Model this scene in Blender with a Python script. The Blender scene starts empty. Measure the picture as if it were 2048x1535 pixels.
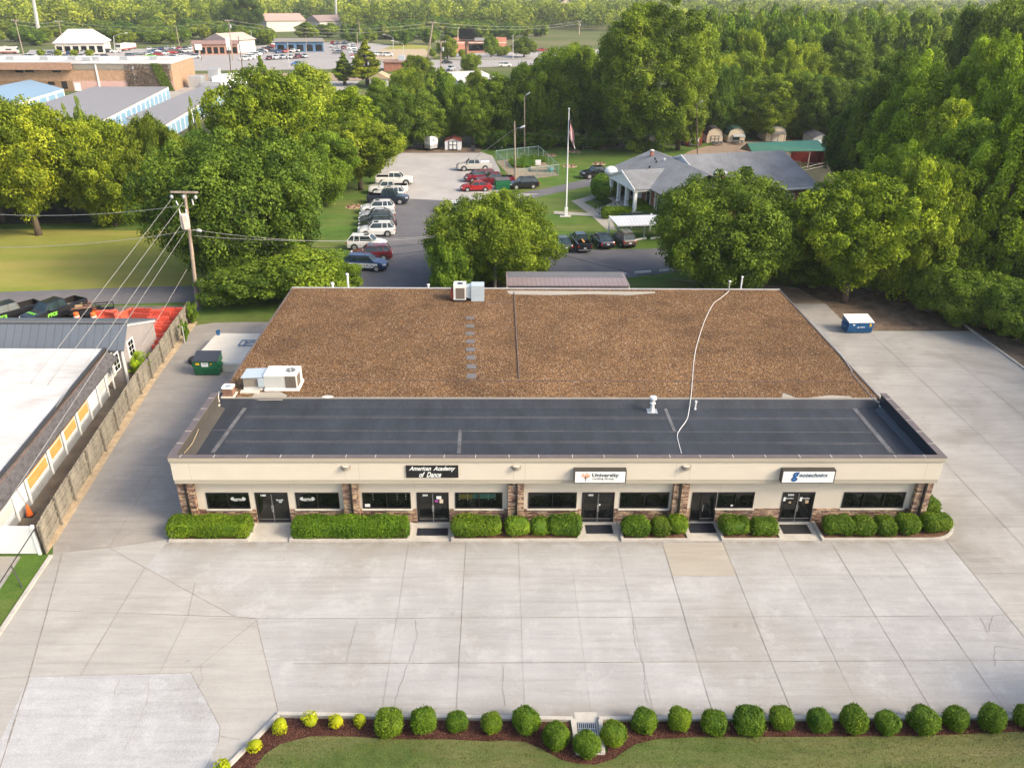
import bpy, math, random
import numpy as np
from mathutils import Vector, Matrix
R_ = math.radians
random.seed(7); RNG = np.random.default_rng(7)
SC = bpy.context.scene
COL = SC.collection
# ------------------------------------------------------------------ camera
FPX = 1610.0; CX, CY = 1024.0, 767.5; CH = 28.5
def _n(v): v = np.array(v, float); return v/np.linalg.norm(v)
_Y = _n([(995-CX)/FPX, (CY+29)/FPX, 1.0]); _s = (CY-912)/FPX
_k = -_Y[0]/(_Y[1]*_s+_Y[2]); _X = _n([1, _s*_k, _k]); _Z = np.cross(_Y, _X)
if _Z[1] < 0: _Z = -_Z
CR = np.array([_X, _Y, _Z]); CC = np.array([0, 0, CH])
cam = bpy.data.cameras.new('camera'); camo = bpy.data.objects.new('camera', cam); COL.objects.link(camo)
cam.sensor_width = 36; cam.lens = FPX/2048*36; cam.clip_end = 12000; cam.clip_start = 0.5
camo.matrix_world = Matrix(((CR[0][0], CR[0][1], -CR[0][2], 0), (CR[1][0], CR[1][1], -CR[1][2], 0),
                            (CR[2][0], CR[2][1], -CR[2][2], CH), (0, 0, 0, 1)))
SC.camera = camo
# ------------------------------------------------------------------ light
SUN_EL, SUN_AZ = 34.0, -22.0       # azimuth counted from +X towards +Y: the sun stands right of and a little behind the camera
world = bpy.data.worlds.new('World'); SC.world = world; world.use_nodes = True
_nt = world.node_tree; _bg = _nt.nodes['Background']
_sky = _nt.nodes.new('ShaderNodeTexSky'); _sky.sky_type = 'NISHITA'; _sky.sun_disc = False
_sky.sun_elevation = R_(SUN_EL); _sky.sun_rotation = R_(90-SUN_AZ); _sky.air_density = 1.0; _sky.dust_density = 4.0; _sky.ozone_density = 0.5
_nt.links.new(_sky.outputs[0], _bg.inputs[0]); _bg.inputs[1].default_value = 0.15
sl = bpy.data.lights.new('sun', 'SUN'); sl.energy = 1.75; sl.angle = R_(18); sl.color = (1.0, 0.87, 0.68)
so = bpy.data.objects.new('sun', sl); COL.objects.link(so)
_sd = Vector((math.cos(R_(SUN_EL))*math.cos(R_(SUN_AZ)), math.cos(R_(SUN_EL))*math.sin(R_(SUN_AZ)), math.sin(R_(SUN_EL))))
so.rotation_euler = _sd.to_track_quat('Z', 'Y').to_euler(); so.location = (120, -60, 90)
SC.view_settings.view_transform = 'Standard'; SC.view_settings.look = 'None'
SC.view_settings.exposure = 1.13; SC.view_settings.gamma = 1.0
SC.cycles.max_bounces = 6; SC.cycles.diffuse_bounces = 3; SC.cycles.glossy_bounces = 2; SC.cycles.transmission_bounces = 3
SC.cycles.volume_bounces = 0; SC.cycles.transparent_max_bounces = 8; SC.cycles.caustics_reflective = False; SC.cycles.caustics_refractive = False
SC.cycles.use_adaptive_sampling = True; SC.cycles.adaptive_threshold = 0.02; SC.cycles.use_denoising = True
# ------------------------------------------------------------------ placing: where a sight line of the survey photo meets the ground or a wall
def ray(px, py): return CR @ np.array([(px-CX)/FPX, (CY-py)/FPX, 1.0])
def G(px, py, z=0.0):
    r = ray(px, py); t = (z-CH)/r[2]; p = CC+r*t; return Vector((p[0], p[1], z))
def F(px, py, Y):
    r = ray(px, py); p = CC+r*(Y/r[1]); return Vector(p)
def GP(pts, z=0.0): return [tuple(G(a, b, z))[:2] for a, b in pts]
# ------------------------------------------------------------------ mesh helpers
W = {}
class MB:
    def __init__(s): s.v = []; s.f = []; s.m = []; s.a = []; s.av = 0.5
    def add(s, vs, fs, m=0):
        n = len(s.v); s.v += [tuple(v) for v in vs]
        for f in fs: s.f.append(tuple(i+n for i in f)); s.m.append(m); s.a.append(s.av)
        return s
    def box(s, x0, x1, y0, y1, z0, z1, m=0, rz=0, c=None, rx=0, ry=0):
        vs = [Vector((x, y, z)) for z in (z0, z1) for x, y in ((x0, y0), (x1, y0), (x1, y1), (x0, y1))]
        if rz or rx or ry:
            c = Vector(c) if c is not None else Vector(((x0+x1)/2, (y0+y1)/2, (z0+z1)/2))
            M = Matrix.Rotation(rz, 3, 'Z') @ Matrix.Rotation(ry, 3, 'Y') @ Matrix.Rotation(rx, 3, 'X')
            vs = [M @ (v-c)+c for v in vs]
        return s.add(vs, [(0, 3, 2, 1), (4, 5, 6, 7), (0, 1, 5, 4), (1, 2, 6, 5), (2, 3, 7, 6), (3, 0, 4, 7)], m)
    def poly(s, pts, m=0): return s.add(pts, [tuple(range(len(pts)))], m)
    def flat(s, pts, z, m=0):
        a = sum(pts[i][0]*pts[(i+1) % len(pts)][1]-pts[(i+1) % len(pts)][0]*pts[i][1] for i in range(len(pts)))
        if a < 0: pts = pts[::-1]
        return s.poly([(p[0], p[1], z) for p in pts], m)
    def prism(s, pts, z0, z1, m=0, mt=None):
        a = sum(pts[i][0]*pts[(i+1) % len(pts)][1]-pts[(i+1) % len(pts)][0]*pts[i][1] for i in range(len(pts)))
        if a < 0: pts = pts[::-1]
        n = len(pts); vs = [(p[0], p[1], z0) for p in pts]+[(p[0], p[1], z1) for p in pts]
        s.add(vs, [(i, (i+1) % n, n+(i+1) % n, n+i) for i in range(n)], m)
        s.add(vs[n:], [tuple(range(n))], m if mt is None else mt); s.add(vs[:n], [tuple(reversed(range(n)))], m); return s
    def extr(s, pts, vec, m=0, me=None):
        n = len(pts); vec = Vector(vec); A = [Vector(p) for p in pts]; B = [a+vec for a in A]
        s.add(A+B, [(i, (i+1) % n, n+(i+1) % n, n+i) for i in range(n)], m)
        me = m if me is None else me
        s.add(A, [tuple(reversed(range(n)))], me); s.add(B, [tuple(range(n))], me); return s
    def cyl(s, p0, p1, r0, r1=None, n=10, m=0, caps=True):
        r1 = r0 if r1 is None else r1; p0 = Vector(p0); p1 = Vector(p1); d = (p1-p0).normalized()
        u = d.orthogonal().normalized(); w = d.cross(u)
        vs = [p0+(u*math.cos(t)+w*math.sin(t))*r0 for t in [2*math.pi*i/n for i in range(n)]] + \
             [p1+(u*math.cos(t)+w*math.sin(t))*r1 for t in [2*math.pi*i/n for i in range(n)]]
        fs = [(i, (i+1) % n, n+(i+1) % n, n+i) for i in range(n)]
        if caps: fs += [tuple(reversed(range(n))), tuple(range(n, 2*n))]
        return s.add(vs, fs, m)
    def tube(s, pts, r, n=5, m=0):
        pts = [Vector(p) for p in pts]; N = len(pts); vs = []
        rr = r if isinstance(r, (list, tuple)) else [r]*N
        u = None
        for i, p in enumerate(pts):
            d = (pts[min(i+1, N-1)]-pts[max(i-1, 0)]).normalized()
            u = d.orthogonal().normalized() if u is None else (u-d*u.dot(d)).normalized()
            w = d.cross(u)
            vs += [p+(u*math.cos(2*math.pi*k/n)+w*math.sin(2*math.pi*k/n))*rr[i] for k in range(n)]
        fs = [(i*n+k, i*n+(k+1) % n, (i+1)*n+(k+1) % n, (i+1)*n+k) for i in range(N-1) for k in range(n)]
        fs += [tuple(reversed(range(n))), tuple(range((N-1)*n, N*n))]
        return s.add(vs, fs, m)
    def lathe(s, prof, c=(0, 0, 0), n=14, m=0):
        c = Vector(c); vs = [c+Vector((r*math.cos(2*math.pi*k/n), r*math.sin(2*math.pi*k/n), z)) for r, z in prof for k in range(n)]
        N = len(prof); fs = [(i*n+k, i*n+(k+1) % n, (i+1)*n+(k+1) % n, (i+1)*n+k) for i in range(N-1) for k in range(n)]
        fs += [tuple(reversed(range(n))), tuple(range((N-1)*n, N*n))]
        return s.add(vs, fs, m)
    def strip(s, pts, w, z, m=0):
        pts = [Vector((p[0], p[1])) for p in pts]
        for a, b in zip(pts[:-1], pts[1:]):
            d = (b-a).normalized(); nrm = Vector((-d.y, d.x))*w/2
            s.flat([tuple(a+nrm), tuple(a-nrm), tuple(b-nrm), tuple(b+nrm)], z, m)
        return s
    def build(s, name, mats, parent=None, origin=None, smooth=False, world=True, bevel=0):
        me = bpy.data.meshes.new(name)
        mats = mats if isinstance(mats, (list, tuple)) else [mats]
        if parent is not None: off = W.get(parent.name, Vector((0, 0, 0))) if world else Vector((0, 0, 0))
        elif origin is not None: off = Vector(origin)
        elif world:
            xs = [v[0] for v in s.v]; ys = [v[1] for v in s.v]; zs = [v[2] for v in s.v]
            off = Vector(((min(xs)+max(xs))/2, (min(ys)+max(ys))/2, min(zs)))
        else: off = Vector((0, 0, 0))
        me.from_pydata([(v[0]-off.x, v[1]-off.y, v[2]-off.z) for v in s.v], [], s.f)
        for q in mats: me.materials.append(q)
        me.polygons.foreach_set('material_index', s.m)
        if smooth: me.polygons.foreach_set('use_smooth', [True]*len(s.f))
        if any(abs(x-.5) > 1e-6 for x in s.a):
            at = me.attributes.new('tint', 'FLOAT', 'FACE'); at.data.foreach_set('value', s.a)
        me.update()
        o = bpy.data.objects.new(name, me); COL.objects.link(o)
        if parent is not None: o.parent = parent; W[o.name] = off if world else Vector((0, 0, 0))
        else: o.location = off; W[o.name] = off
        if bevel:
            md = o.modifiers.new('bevel', 'BEVEL'); md.width = bevel; md.segments = 2; md.limit_method = 'ANGLE'
        return o
def tag(o, label=None, cat=None, group=None, kind=None):
    if label: o['label'] = label
    if cat: o['category'] = cat
    if group: o['group'] = group
    if kind: o['kind'] = kind
    return o
def thing(name, label, cat, loc=(0, 0, 0), rz=0, group=None):
    o = bpy.data.objects.new(name, None); COL.objects.link(o); o.location = loc; o.rotation_euler = (0, 0, rz)
    o.empty_display_size = .3; W[o.name] = Vector(loc); return tag(o, label, cat, group)
def struct(o, label=None): o['kind'] = 'structure'; return o if not label else tag(o, label)
def copy_tree(o, parent=None):
    c = o.copy(); COL.objects.link(c); c.parent = parent
    for ch in list(o.children): copy_tree(ch, c)
    return c
def clone(src, loc, rz=0, label=None, group=None, scale=None):
    c = copy_tree(src); c.location = loc; c.rotation_euler = (0, 0, rz)
    if scale: c.scale = scale
    if label: c['label'] = label
    if group: c['group'] = group
    return c
# ------------------------------------------------------------------ materials
def newmat(name):
    m = bpy.data.materials.new(name); m.use_nodes = True
    return m, m.node_tree, m.node_tree.nodes['Principled BSDF']
def N(nt, t, **k):
    n = nt.nodes.new(t)
    for a, b in k.items():
        if a.startswith('i'): n.inputs[int(a[1:])].default_value = b
        else: setattr(n, a, b)
    return n
def lk(nt, a, b): nt.links.new(a, b)
def noise(nt, scale, detail=4, rough=.55, vec=None, dist=0.0):
    n = N(nt, 'ShaderNodeTexNoise'); n.inputs['Scale'].default_value = scale; n.inputs['Detail'].default_value = detail
    n.inputs['Roughness'].default_value = rough; n.inputs['Distortion'].default_value = dist
    if vec is not None: lk(nt, vec, n.inputs['Vector'])
    return n.outputs[0]
def ramp(nt, fac, stops, interp='LINEAR'):
    r = N(nt, 'ShaderNodeValToRGB'); e = r.color_ramp.elements; r.color_ramp.interpolation = interp
    while len(e) < len(stops): e.new(0.5)
    for q, (p, c) in zip(e, stops): q.position = p; q.color = (c[0], c[1], c[2], 1) if not isinstance(c, (int, float)) else (c, c, c, 1)
    lk(nt, fac, r.inputs[0]); return r.outputs[0]
def mixc(nt, fac, a, b, mode='MIX'):
    n = N(nt, 'ShaderNodeMix', data_type='RGBA', blend_type=mode)
    for i, x in ((0, fac), (6, a), (7, b)):
        if hasattr(x, 'links'): lk(nt, x, n.inputs[i])
        else: n.inputs[i].default_value = x if i == 0 else (x[0], x[1], x[2], 1)
    return n.outputs[2]
def objco(nt, scale=None):
    t = N(nt, 'ShaderNodeTexCoord')
    if scale is None: return t.outputs['Object']
    m = N(nt, 'ShaderNodeMapping'); m.inputs['Scale'].default_value = scale; lk(nt, t.outputs['Object'], m.inputs[0]); return m.outputs[0]
def bump(nt, bs, h, strength=.3, dist=.05):
    b = N(nt, 'ShaderNodeBump'); b.inputs['Strength'].default_value = strength; b.inputs['Distance'].default_value = dist
    lk(nt, h, b.inputs['Height']); lk(nt, b.outputs[0], bs.inputs['Normal'])
def mat(name, c, rough=.6, metal=0, var=.12, scale=1.5, fine=None, finescale=30, bmp=0, spec=.5, stretch=None):
    m, nt, b = newmat(name); co = objco(nt, stretch)
    k1 = tuple(max(0, x*(1-var)) for x in c); k2 = tuple(min(1, x*(1+var)) for x in c)
    col = ramp(nt, noise(nt, scale, 5, .6, co), [(.3, k1), (.7, k2)])
    if fine:
        f = ramp(nt, noise(nt, finescale, 3, .6, co), [(.3, 1-fine), (.7, 1+fine)])
        col = mixc(nt, 1.0, col, f, 'MULTIPLY')
    lk(nt, col, b.inputs['Base Color']); b.inputs['Roughness'].default_value = rough; b.inputs['Metallic'].default_value = metal
    b.inputs['Specular IOR Level'].default_value = spec
    if bmp: bump(nt, b, noise(nt, finescale, 3, .6, co), bmp)
    return m
def ocmat(name, rough=.35, metal=0, coat=0, var=0.0):
    m, nt, b = newmat(name); oi = N(nt, 'ShaderNodeObjectInfo')
    c = ramp(nt, noise(nt, 3, 3, .5, objco(nt)), [(.3, .93-var), (.7, 1.0)])
    lk(nt, mixc(nt, 1.0, oi.outputs['Color'], c, 'MULTIPLY'), b.inputs['Base Color'])
    b.inputs['Roughness'].default_value = rough; b.inputs['Metallic'].default_value = metal; b.inputs['Coat Weight'].default_value = coat
    b.inputs['Coat Roughness'].default_value = .06
    return m
M = {}
def concrete(name, c1, c2, stain, fine=.12, seed=0, white=None, wf=.55, grime=None):
    m, nt, b = newmat(name); co = objco(nt)
    mp = N(nt, 'ShaderNodeMapping'); mp.inputs['Location'].default_value = (seed*13.1, seed*7.3, 0); lk(nt, co, mp.inputs[0]); co = mp.outputs[0]
    col = ramp(nt, noise(nt, .28, 6, .62, co), [(.3, c1), (.68, c2)])
    st = ramp(nt, noise(nt, .11, 5, .6, co, .6), [(.52, 0.0), (.72, 1.0)])
    col = mixc(nt, st, col, stain)
    strk = N(nt, 'ShaderNodeMapping'); strk.inputs['Scale'].default_value = (.25, 2.2, 1); lk(nt, co, strk.inputs[0])
    col = mixc(nt, 1.0, col, ramp(nt, noise(nt, 1.3, 5, .65, strk.outputs[0]), [(.3, .90), (.7, 1.07)]), 'MULTIPLY')
    if white:
        wv = ramp(nt, noise(nt, .55, 12, .78, co), [(wf-.02, 0.0), (wf+.12, .6)]); col = mixc(nt, wv, col, white)
        col = mixc(nt, ramp(nt, noise(nt, .8, 10, .75, strk.outputs[0]), [(.60, 0.0), (.72, .35)]), col, white)
    at = N(nt, 'ShaderNodeAttribute', attribute_name='tint')
    col = mixc(nt, 1.0, col, ramp(nt, at.outputs['Fac'], [(0, .88), (1, 1.12)]), 'MULTIPLY')
    sv = N(nt, 'ShaderNodeTexVoronoi'); sv.inputs['Scale'].default_value = .55; lk(nt, co, sv.inputs['Vector'])
    wob = N(nt, 'ShaderNodeMath', operation='ADD'); lk(nt, sv.outputs['Distance'], wob.inputs[0]); lk(nt, ramp(nt, noise(nt, 3.5, 6, .7, co), [(.3, 0.0), (.7, .16)]), wob.inputs[1])
    spot = ramp(nt, wob.outputs[0], [(.10, .80), (.19, 1.0)]); col = mixc(nt, ramp(nt, noise(nt, .21, 3, .5, co), [(.48, 0.0), (.58, 1.0)]), col, mixc(nt, 1.0, col, spot, 'MULTIPLY'))
    tm = N(nt, 'ShaderNodeMapping'); tm.inputs['Rotation'].default_value = (0, 0, .35); tm.inputs['Scale'].default_value = (.12, 3.2, 1); lk(nt, co, tm.inputs[0])
    col = mixc(nt, 1.0, col, ramp(nt, noise(nt, .9, 7, .72, tm.outputs[0], .3), [(.34, .90), (.46, 1.0), (.66, 1.0), (.74, 1.09)]), 'MULTIPLY')
    col = mixc(nt, 1.0, col, ramp(nt, noise(nt, 5.5, 6, .8, co), [(.3, .95), (.7, 1.05)]), 'MULTIPLY')
    col = mixc(nt, 1.0, col, ramp(nt, noise(nt, 22, 4, .7, co), [(.3, 1-fine), (.7, 1+fine)]), 'MULTIPLY')
    if grime:   # dirt washed against the kerbs of the beds
        sy = N(nt, 'ShaderNodeSeparateXYZ'); lk(nt, objco(nt), sy.inputs[0]); mr = N(nt, 'ShaderNodeMapRange'); mr.inputs[1].default_value = 24.7; mr.inputs[2].default_value = 37.4; lk(nt, sy.outputs[1], mr.inputs[0])
        band = ramp(nt, mr.outputs[0], [(0, .9), (.05, .55), (.12, 0.0), (.86, 0.0), (.95, .5), (1, 1.0)]); gm = N(nt, 'ShaderNodeMath', operation='MULTIPLY'); lk(nt, band, gm.inputs[0]); lk(nt, ramp(nt, noise(nt, 1.1, 8, .7, co), [(.36, 0.15), (.6, 1.0)]), gm.inputs[1])
        col = mixc(nt, gm.outputs[0], col, grime)
    lk(nt, col, b.inputs['Base Color']); b.inputs['Roughness'].default_value = .93; b.inputs['Specular IOR Level'].default_value = .25
    bump(nt, b, noise(nt, 40, 3, .6, co), .15, .01)
    return m
M['lot'] = concrete('lot_concrete', (.325, .318, .303), (.385, .378, .363), (.31, .29, .258), white=(.45, .445, .43), wf=.53, grime=(.215, .19, .16))
M['lotR'] = concrete('side_concrete', (.315, .30, .275), (.385, .37, .342), (.245, .228, .20), seed=3)
M['lane'] = concrete('lane_concrete', (.29, .265, .235), (.37, .34, .30), (.245, .225, .205), .16, seed=5, white=(.44, .41, .36), wf=.56)
M['tan'] = concrete('tan_concrete', (.345, .328, .298), (.395, .378, .345), (.305, .288, .258), .05, seed=7)
M['tan2'] = concrete('tan_patch_concrete', (.40, .365, .305), (.43, .395, .33), (.39, .355, .295), .05, seed=8)
M['rough'] = concrete('rough_white_concrete', (.40, .40, .395), (.46, .46, .455), (.385, .38, .37), .2, seed=9, white=(.53, .53, .525), wf=.5)
M['joint'] = mat('joint_tar', (.235, .205, .175), .95, var=.3, scale=3)
M['kerb'] = mat('kerb_concrete', (.44, .41, .36), .92, var=.15, scale=1.2, fine=.12, finescale=25)
M['dock'] = mat('dock_concrete', (.58, .54, .46), .9, var=.07, scale=.8, fine=.06)
def grass(name, a, b_, dry, dryf=.6, sc=1.0):
    m, nt, b = newmat(name); co = objco(nt)
    col = ramp(nt, noise(nt, .8*sc, 6, .65, co), [(.3, a), (.7, b_)])
    st = N(nt, 'ShaderNodeMapping'); st.inputs['Scale'].default_value = (.25, 1.1, 1); lk(nt, co, st.inputs[0])
    col = mixc(nt, ramp(nt, noise(nt, .35*sc, 6, .68, st.outputs[0], .4), [(dryf-.15, 0.0), (dryf+.1, 1.0)]), col, dry)
    col = mixc(nt, 1.0, col, ramp(nt, noise(nt, 14, 4, .75, co), [(.25, .62), (.75, 1.38)]), 'MULTIPLY')
    lk(nt, col, b.inputs['Base Color']); b.inputs['Roughness'].default_value = 1; b.inputs['Specular IOR Level'].default_value = .1
    bump(nt, b, noise(nt, 18, 4, .7, co), .8, .08); return m
M['lawn'] = grass('front_lawn_grass', (.070, .105, .027), (.112, .152, .042), (.19, .175, .078), .56)
M['grass'] = grass('grass', (.065, .125, .022), (.105, .18, .032), (.18, .18, .06), .62, .5)
M['meadow'] = grass('meadow_grass', (.17, .22, .03), (.245, .29, .05), (.33, .29, .08), .52, .3)
M['far'] = grass('far_ground', (.07, .10, .03), (.11, .14, .04), (.20, .17, .09), .58, .05)
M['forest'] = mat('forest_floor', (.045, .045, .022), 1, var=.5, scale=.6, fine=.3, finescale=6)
M['dirt'] = mat('dirt', (.30, .22, .15), 1, var=.25, scale=.5, fine=.2, finescale=12)
M['sand'] = mat('sandy_gravel', (.42, .32, .20), 1, var=.25, scale=2, fine=.35, finescale=25)
M['gravellot'] = mat('gravel_lot', (.37, .35, .33), 1, var=.12, scale=.25, fine=.18, finescale=18)
M['asphalt'] = concrete('asphalt', (.15, .145, .15), (.20, .19, .19), (.24, .22, .20), .15, seed=11)
M['asphalt2'] = concrete('dark_asphalt', (.10, .10, .11), (.145, .14, .145), (.17, .16, .155), .18, seed=12)
M['road'] = concrete('highway_asphalt', (.30, .28, .27), (.36, .34, .32), (.32, .29, .27), .05, seed=13)
M['yard'] = mat('mossy_brown_paving', (.15, .125, .095), 1, var=.3, scale=.9, fine=.25, finescale=10)
M['leaves'] = mat('leaf_litter', (.15, .105, .07), 1, var=.5, scale=.9, fine=.7, finescale=14)
def mulchm():
    m, nt, b = newmat('red_brown_mulch'); co = objco(nt)
    v = N(nt, 'ShaderNodeTexVoronoi'); v.inputs['Scale'].default_value = 26; lk(nt, co, v.inputs['Vector'])
    col = ramp(nt, v.outputs['Color'], [(.1, (.035, .015, .011)), (.6, (.085, .036, .027)), (.95, (.17, .085, .06))])
    col = mixc(nt, 1, col, ramp(nt, noise(nt, 1, 4, .6, co), [(.3, .75), (.7, 1.2)]), 'MULTIPLY')
    lk(nt, col, b.inputs['Base Color']); b.inputs['Roughness'].default_value = 1; b.inputs['Specular IOR Level'].default_value = .1
    bump(nt, b, v.outputs['Distance'], .8, .05); return m
M['mulch'] = mulchm()
def graveroof():
    m, nt, b = newmat('pea_gravel'); co = objco(nt)
    v = N(nt, 'ShaderNodeTexVoronoi'); v.inputs['Scale'].default_value = 20; lk(nt, co, v.inputs['Vector'])
    sp = N(nt, 'ShaderNodeSeparateColor'); lk(nt, v.outputs['Color'], sp.inputs[0])
    col = ramp(nt, sp.outputs[0], [(.0, (.035, .02, .013)), (.35, (.10, .052, .025)), (.62, (.215, .108, .042)), (.8, (.32, .18, .08)), (.975, (.36, .24, .13)), (.995, (.6, .55, .47))])
    col = mixc(nt, 1, col, ramp(nt, noise(nt, .35, 5, .62, co, .5), [(.32, .64), (.5, .9), (.72, 1.06)]), 'MULTIPLY')
    col = mixc(nt, 1, col, ramp(nt, noise(nt, .07, 3, .6, co), [(.35, .8), (.65, 1.1)]), 'MULTIPLY')
    lk(nt, col, b.inputs['Base Color']); b.inputs['Roughness'].default_value = .95; b.inputs['Specular IOR Level'].default_value = .2
    bump(nt, b, v.outputs['Distance'], .7, .05); return m
M['gravel'] = graveroof()
def stonem():
    m, nt, b = newmat('stacked_stone'); g = N(nt, 'ShaderNodeNewGeometry'); sx = N(nt, 'ShaderNodeSeparateXYZ'); lk(nt, g.outputs['Position'], sx.inputs[0])
    ad = N(nt, 'ShaderNodeMath', operation='ADD'); lk(nt, sx.outputs[0], ad.inputs[0]); lk(nt, sx.outputs[1], ad.inputs[1])
    cb = N(nt, 'ShaderNodeCombineXYZ'); lk(nt, ad.outputs[0], cb.inputs[0]); lk(nt, sx.outputs[2], cb.inputs[1])
    mp = N(nt, 'ShaderNodeMapping'); mp.inputs['Scale'].default_value = (2.6, 9.5, 1); lk(nt, cb.outputs[0], mp.inputs[0])
    v = N(nt, 'ShaderNodeTexVoronoi', distance='CHEBYCHEV'); v.inputs['Scale'].default_value = 1.0; v.inputs['Randomness'].default_value = .8; lk(nt, mp.outputs[0], v.inputs['Vector'])
    sp = N(nt, 'ShaderNodeSeparateColor'); lk(nt, v.outputs['Color'], sp.inputs[0])
    col = ramp(nt, sp.outputs[0], [(0, (.10, .055, .045)), (.3, (.26, .145, .10)), (.55, (.42, .28, .18)), (.8, (.55, .40, .26)), (1, (.24, .17, .16))])
    v2 = N(nt, 'ShaderNodeTexVoronoi', distance='CHEBYCHEV', feature='F2'); v2.inputs['Scale'].default_value = 1.0; v2.inputs['Randomness'].default_value = .8; lk(nt, mp.outputs[0], v2.inputs['Vector'])
    sb = N(nt, 'ShaderNodeMath', operation='SUBTRACT'); lk(nt, v2.outputs['Distance'], sb.inputs[0]); lk(nt, v.outputs['Distance'], sb.inputs[1])
    col = mixc(nt, 1, col, ramp(nt, sb.outputs[0], [(0, .35), (.12, 1.0)]), 'MULTIPLY')
    lk(nt, col, b.inputs['Base Color']); b.inputs['Roughness'].default_value = .9; bump(nt, b, sb.outputs[0], .9, .06); return m
M['stone'] = stonem()
def seams(name, c, pitch, axis=0, dark=.55, wd=.06, rough=.45, metal=.0, var=.08):
    m, nt, b = newmat(name); co = objco(nt); sx = N(nt, 'ShaderNodeSeparateXYZ'); lk(nt, co, sx.inputs[0])
    a = N(nt, 'ShaderNodeMath', operation='MULTIPLY', i1=1.0/pitch); lk(nt, sx.outputs[axis], a.inputs[0])
    fr = N(nt, 'ShaderNodeMath', operation='FRACT'); lk(nt, a.outputs[0], fr.inputs[0])
    k = ramp(nt, fr.outputs[0], [(0, 1.15), (wd, dark), (wd*2, 1.0)], 'LINEAR')
    col = ramp(nt, noise(nt, .6, 5, .6, co), [(.3, tuple(x*(1-var) for x in c)), (.7, tuple(x*(1+var) for x in c))])
    lk(nt, mixc(nt, 1, col, k, 'MULTIPLY'), b.inputs['Base Color']); b.inputs['Roughness'].default_value = rough; b.inputs['Metallic'].default_value = metal
    bump(nt, b, fr.outputs[0], .4, .03); return m
def brick(name, c1, c2, mort, sc=1.0):
    m, nt, b = newmat(name); g = N(nt, 'ShaderNodeNewGeometry'); sx = N(nt, 'ShaderNodeSeparateXYZ'); lk(nt, g.outputs['Position'], sx.inputs[0])
    ad = N(nt, 'ShaderNodeMath', operation='ADD'); lk(nt, sx.outputs[0], ad.inputs[0]); lk(nt, sx.outputs[1], ad.inputs[1])
    cb = N(nt, 'ShaderNodeCombineXYZ'); lk(nt, ad.outputs[0], cb.inputs[0]); lk(nt, sx.outputs[2], cb.inputs[1])
    br = N(nt, 'ShaderNodeTexBrick'); br.inputs['Color1'].default_value = (*c1, 1); br.inputs['Color2'].default_value = (*c2, 1); br.inputs['Mortar'].default_value = (*mort, 1)
    br.inputs['Scale'].default_value = 2.2*sc; br.inputs['Mortar Size'].default_value = .012; lk(nt, cb.outputs[0], br.inputs['Vector'])
    col = mixc(nt, 1, br.outputs[0], ramp(nt, noise(nt, .8, 5, .6, g.outputs['Position']), [(.3, .85), (.7, 1.12)]), 'MULTIPLY')
    lk(nt, col, b.inputs['Base Color']); b.inputs['Roughness'].default_value = .9; return m
M['brick'] = brick('red_brick', (.27, .09, .055), (.33, .12, .075), (.38, .30, .24))
M['stucco'] = mat('cream_stucco', (.60, .54, .445), .9, var=.03, scale=.7, fine=.05, finescale=60, bmp=.15)
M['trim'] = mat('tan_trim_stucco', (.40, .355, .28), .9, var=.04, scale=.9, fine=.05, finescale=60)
M['cap'] = mat('brown_metal_cap', (.135, .11, .105), .5, .1, var=.12, scale=2, fine=.05)
M['membrane'] = mat('black_membrane', (.027, .032, .040), .72, var=.34, scale=.5, fine=.2, finescale=9, stretch=(1.4, .45, 1))
M['membraneL'] = mat('weathered_lit_membrane', (.058, .052, .044), .85, var=.2, scale=.8, fine=.1)  # dusty left parapet lining, with its brighter sunlit side put into the colour
M['membraneU'] = mat('blue_black_shaded_membrane', (.012, .022, .035), .35, var=.2, scale=.8)  # right parapet lining, with its shaded side put into the colour
M['seam'] = mat('membrane_seam', (.115, .115, .12), .9, var=.35, scale=1.2, fine=.2, finescale=8)
M['limegreen'] = mat('lime_lettering', (.22,.7,.05), .6); M['soff'] = mat('soffit_lamp', (.7,.6,.4), .5); M['padgrey'] = mat('pad_grey', (.135,.13,.13), .9, var=.15, scale=4, fine=.15); M['dkwall'] = mat('slate_wall', (.13,.13,.14), .8)
def glassm(name, c=(.004, .005, .005), rough=.06):
    m, nt, b = newmat(name); co = objco(nt)
    col = ramp(nt, noise(nt, 1.1, 4, .6, co), [(.42, c), (.6, tuple(x*1.6+.002 for x in c)), (.75, tuple(x*3.5+.006 for x in c))])  # brighter noise patches are reflections put into the glass colour
    lk(nt, col, b.inputs['Base Color']); b.inputs['Roughness'].default_value = rough; b.inputs['Specular IOR Level'].default_value = .5
    return m
M['glass'] = glassm('dark_window_glass')
M['carglass'] = glassm('car_glass', (.02, .035, .04), .05)
M['black'] = mat('black_frame', (.012, .011, .011), .4, var=.2)
M['white'] = mat('white_paint', (.78, .78, .76), .55, var=.03, scale=2)
M['offwhite'] = mat('offwhite_siding', (.60, .57, .52), .7, var=.05, scale=1.5)
M['sill'] = mat('sill_stone', (.62, .58, .5), .8)
M['rubber'] = mat('rubber', (.016, .016, .018), .8, var=.2, scale=5)
M['matnavy'] = mat('door_mat_fibre', (.010, .013, .022), .95, var=.3, scale=9, fine=.3)
M['metal'] = mat('galvanised_metal', (.50, .52, .53), .45, .5, var=.1, scale=2)
M['paintmetal'] = mat('grey_unit_paint', (.52, .53, .50), .5, .0, var=.06, scale=2)
M['unitwhite'] = mat('white_unit_paint', (.76, .76, .72), .5, var=.04)
M['unitblue'] = mat('pale_blue_unit_paint', (.42, .49, .54), .5, var=.05)
M['rust'] = mat('rusty_metal', (.22, .12, .08), .85, var=.35, scale=8, fine=.2)
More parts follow.
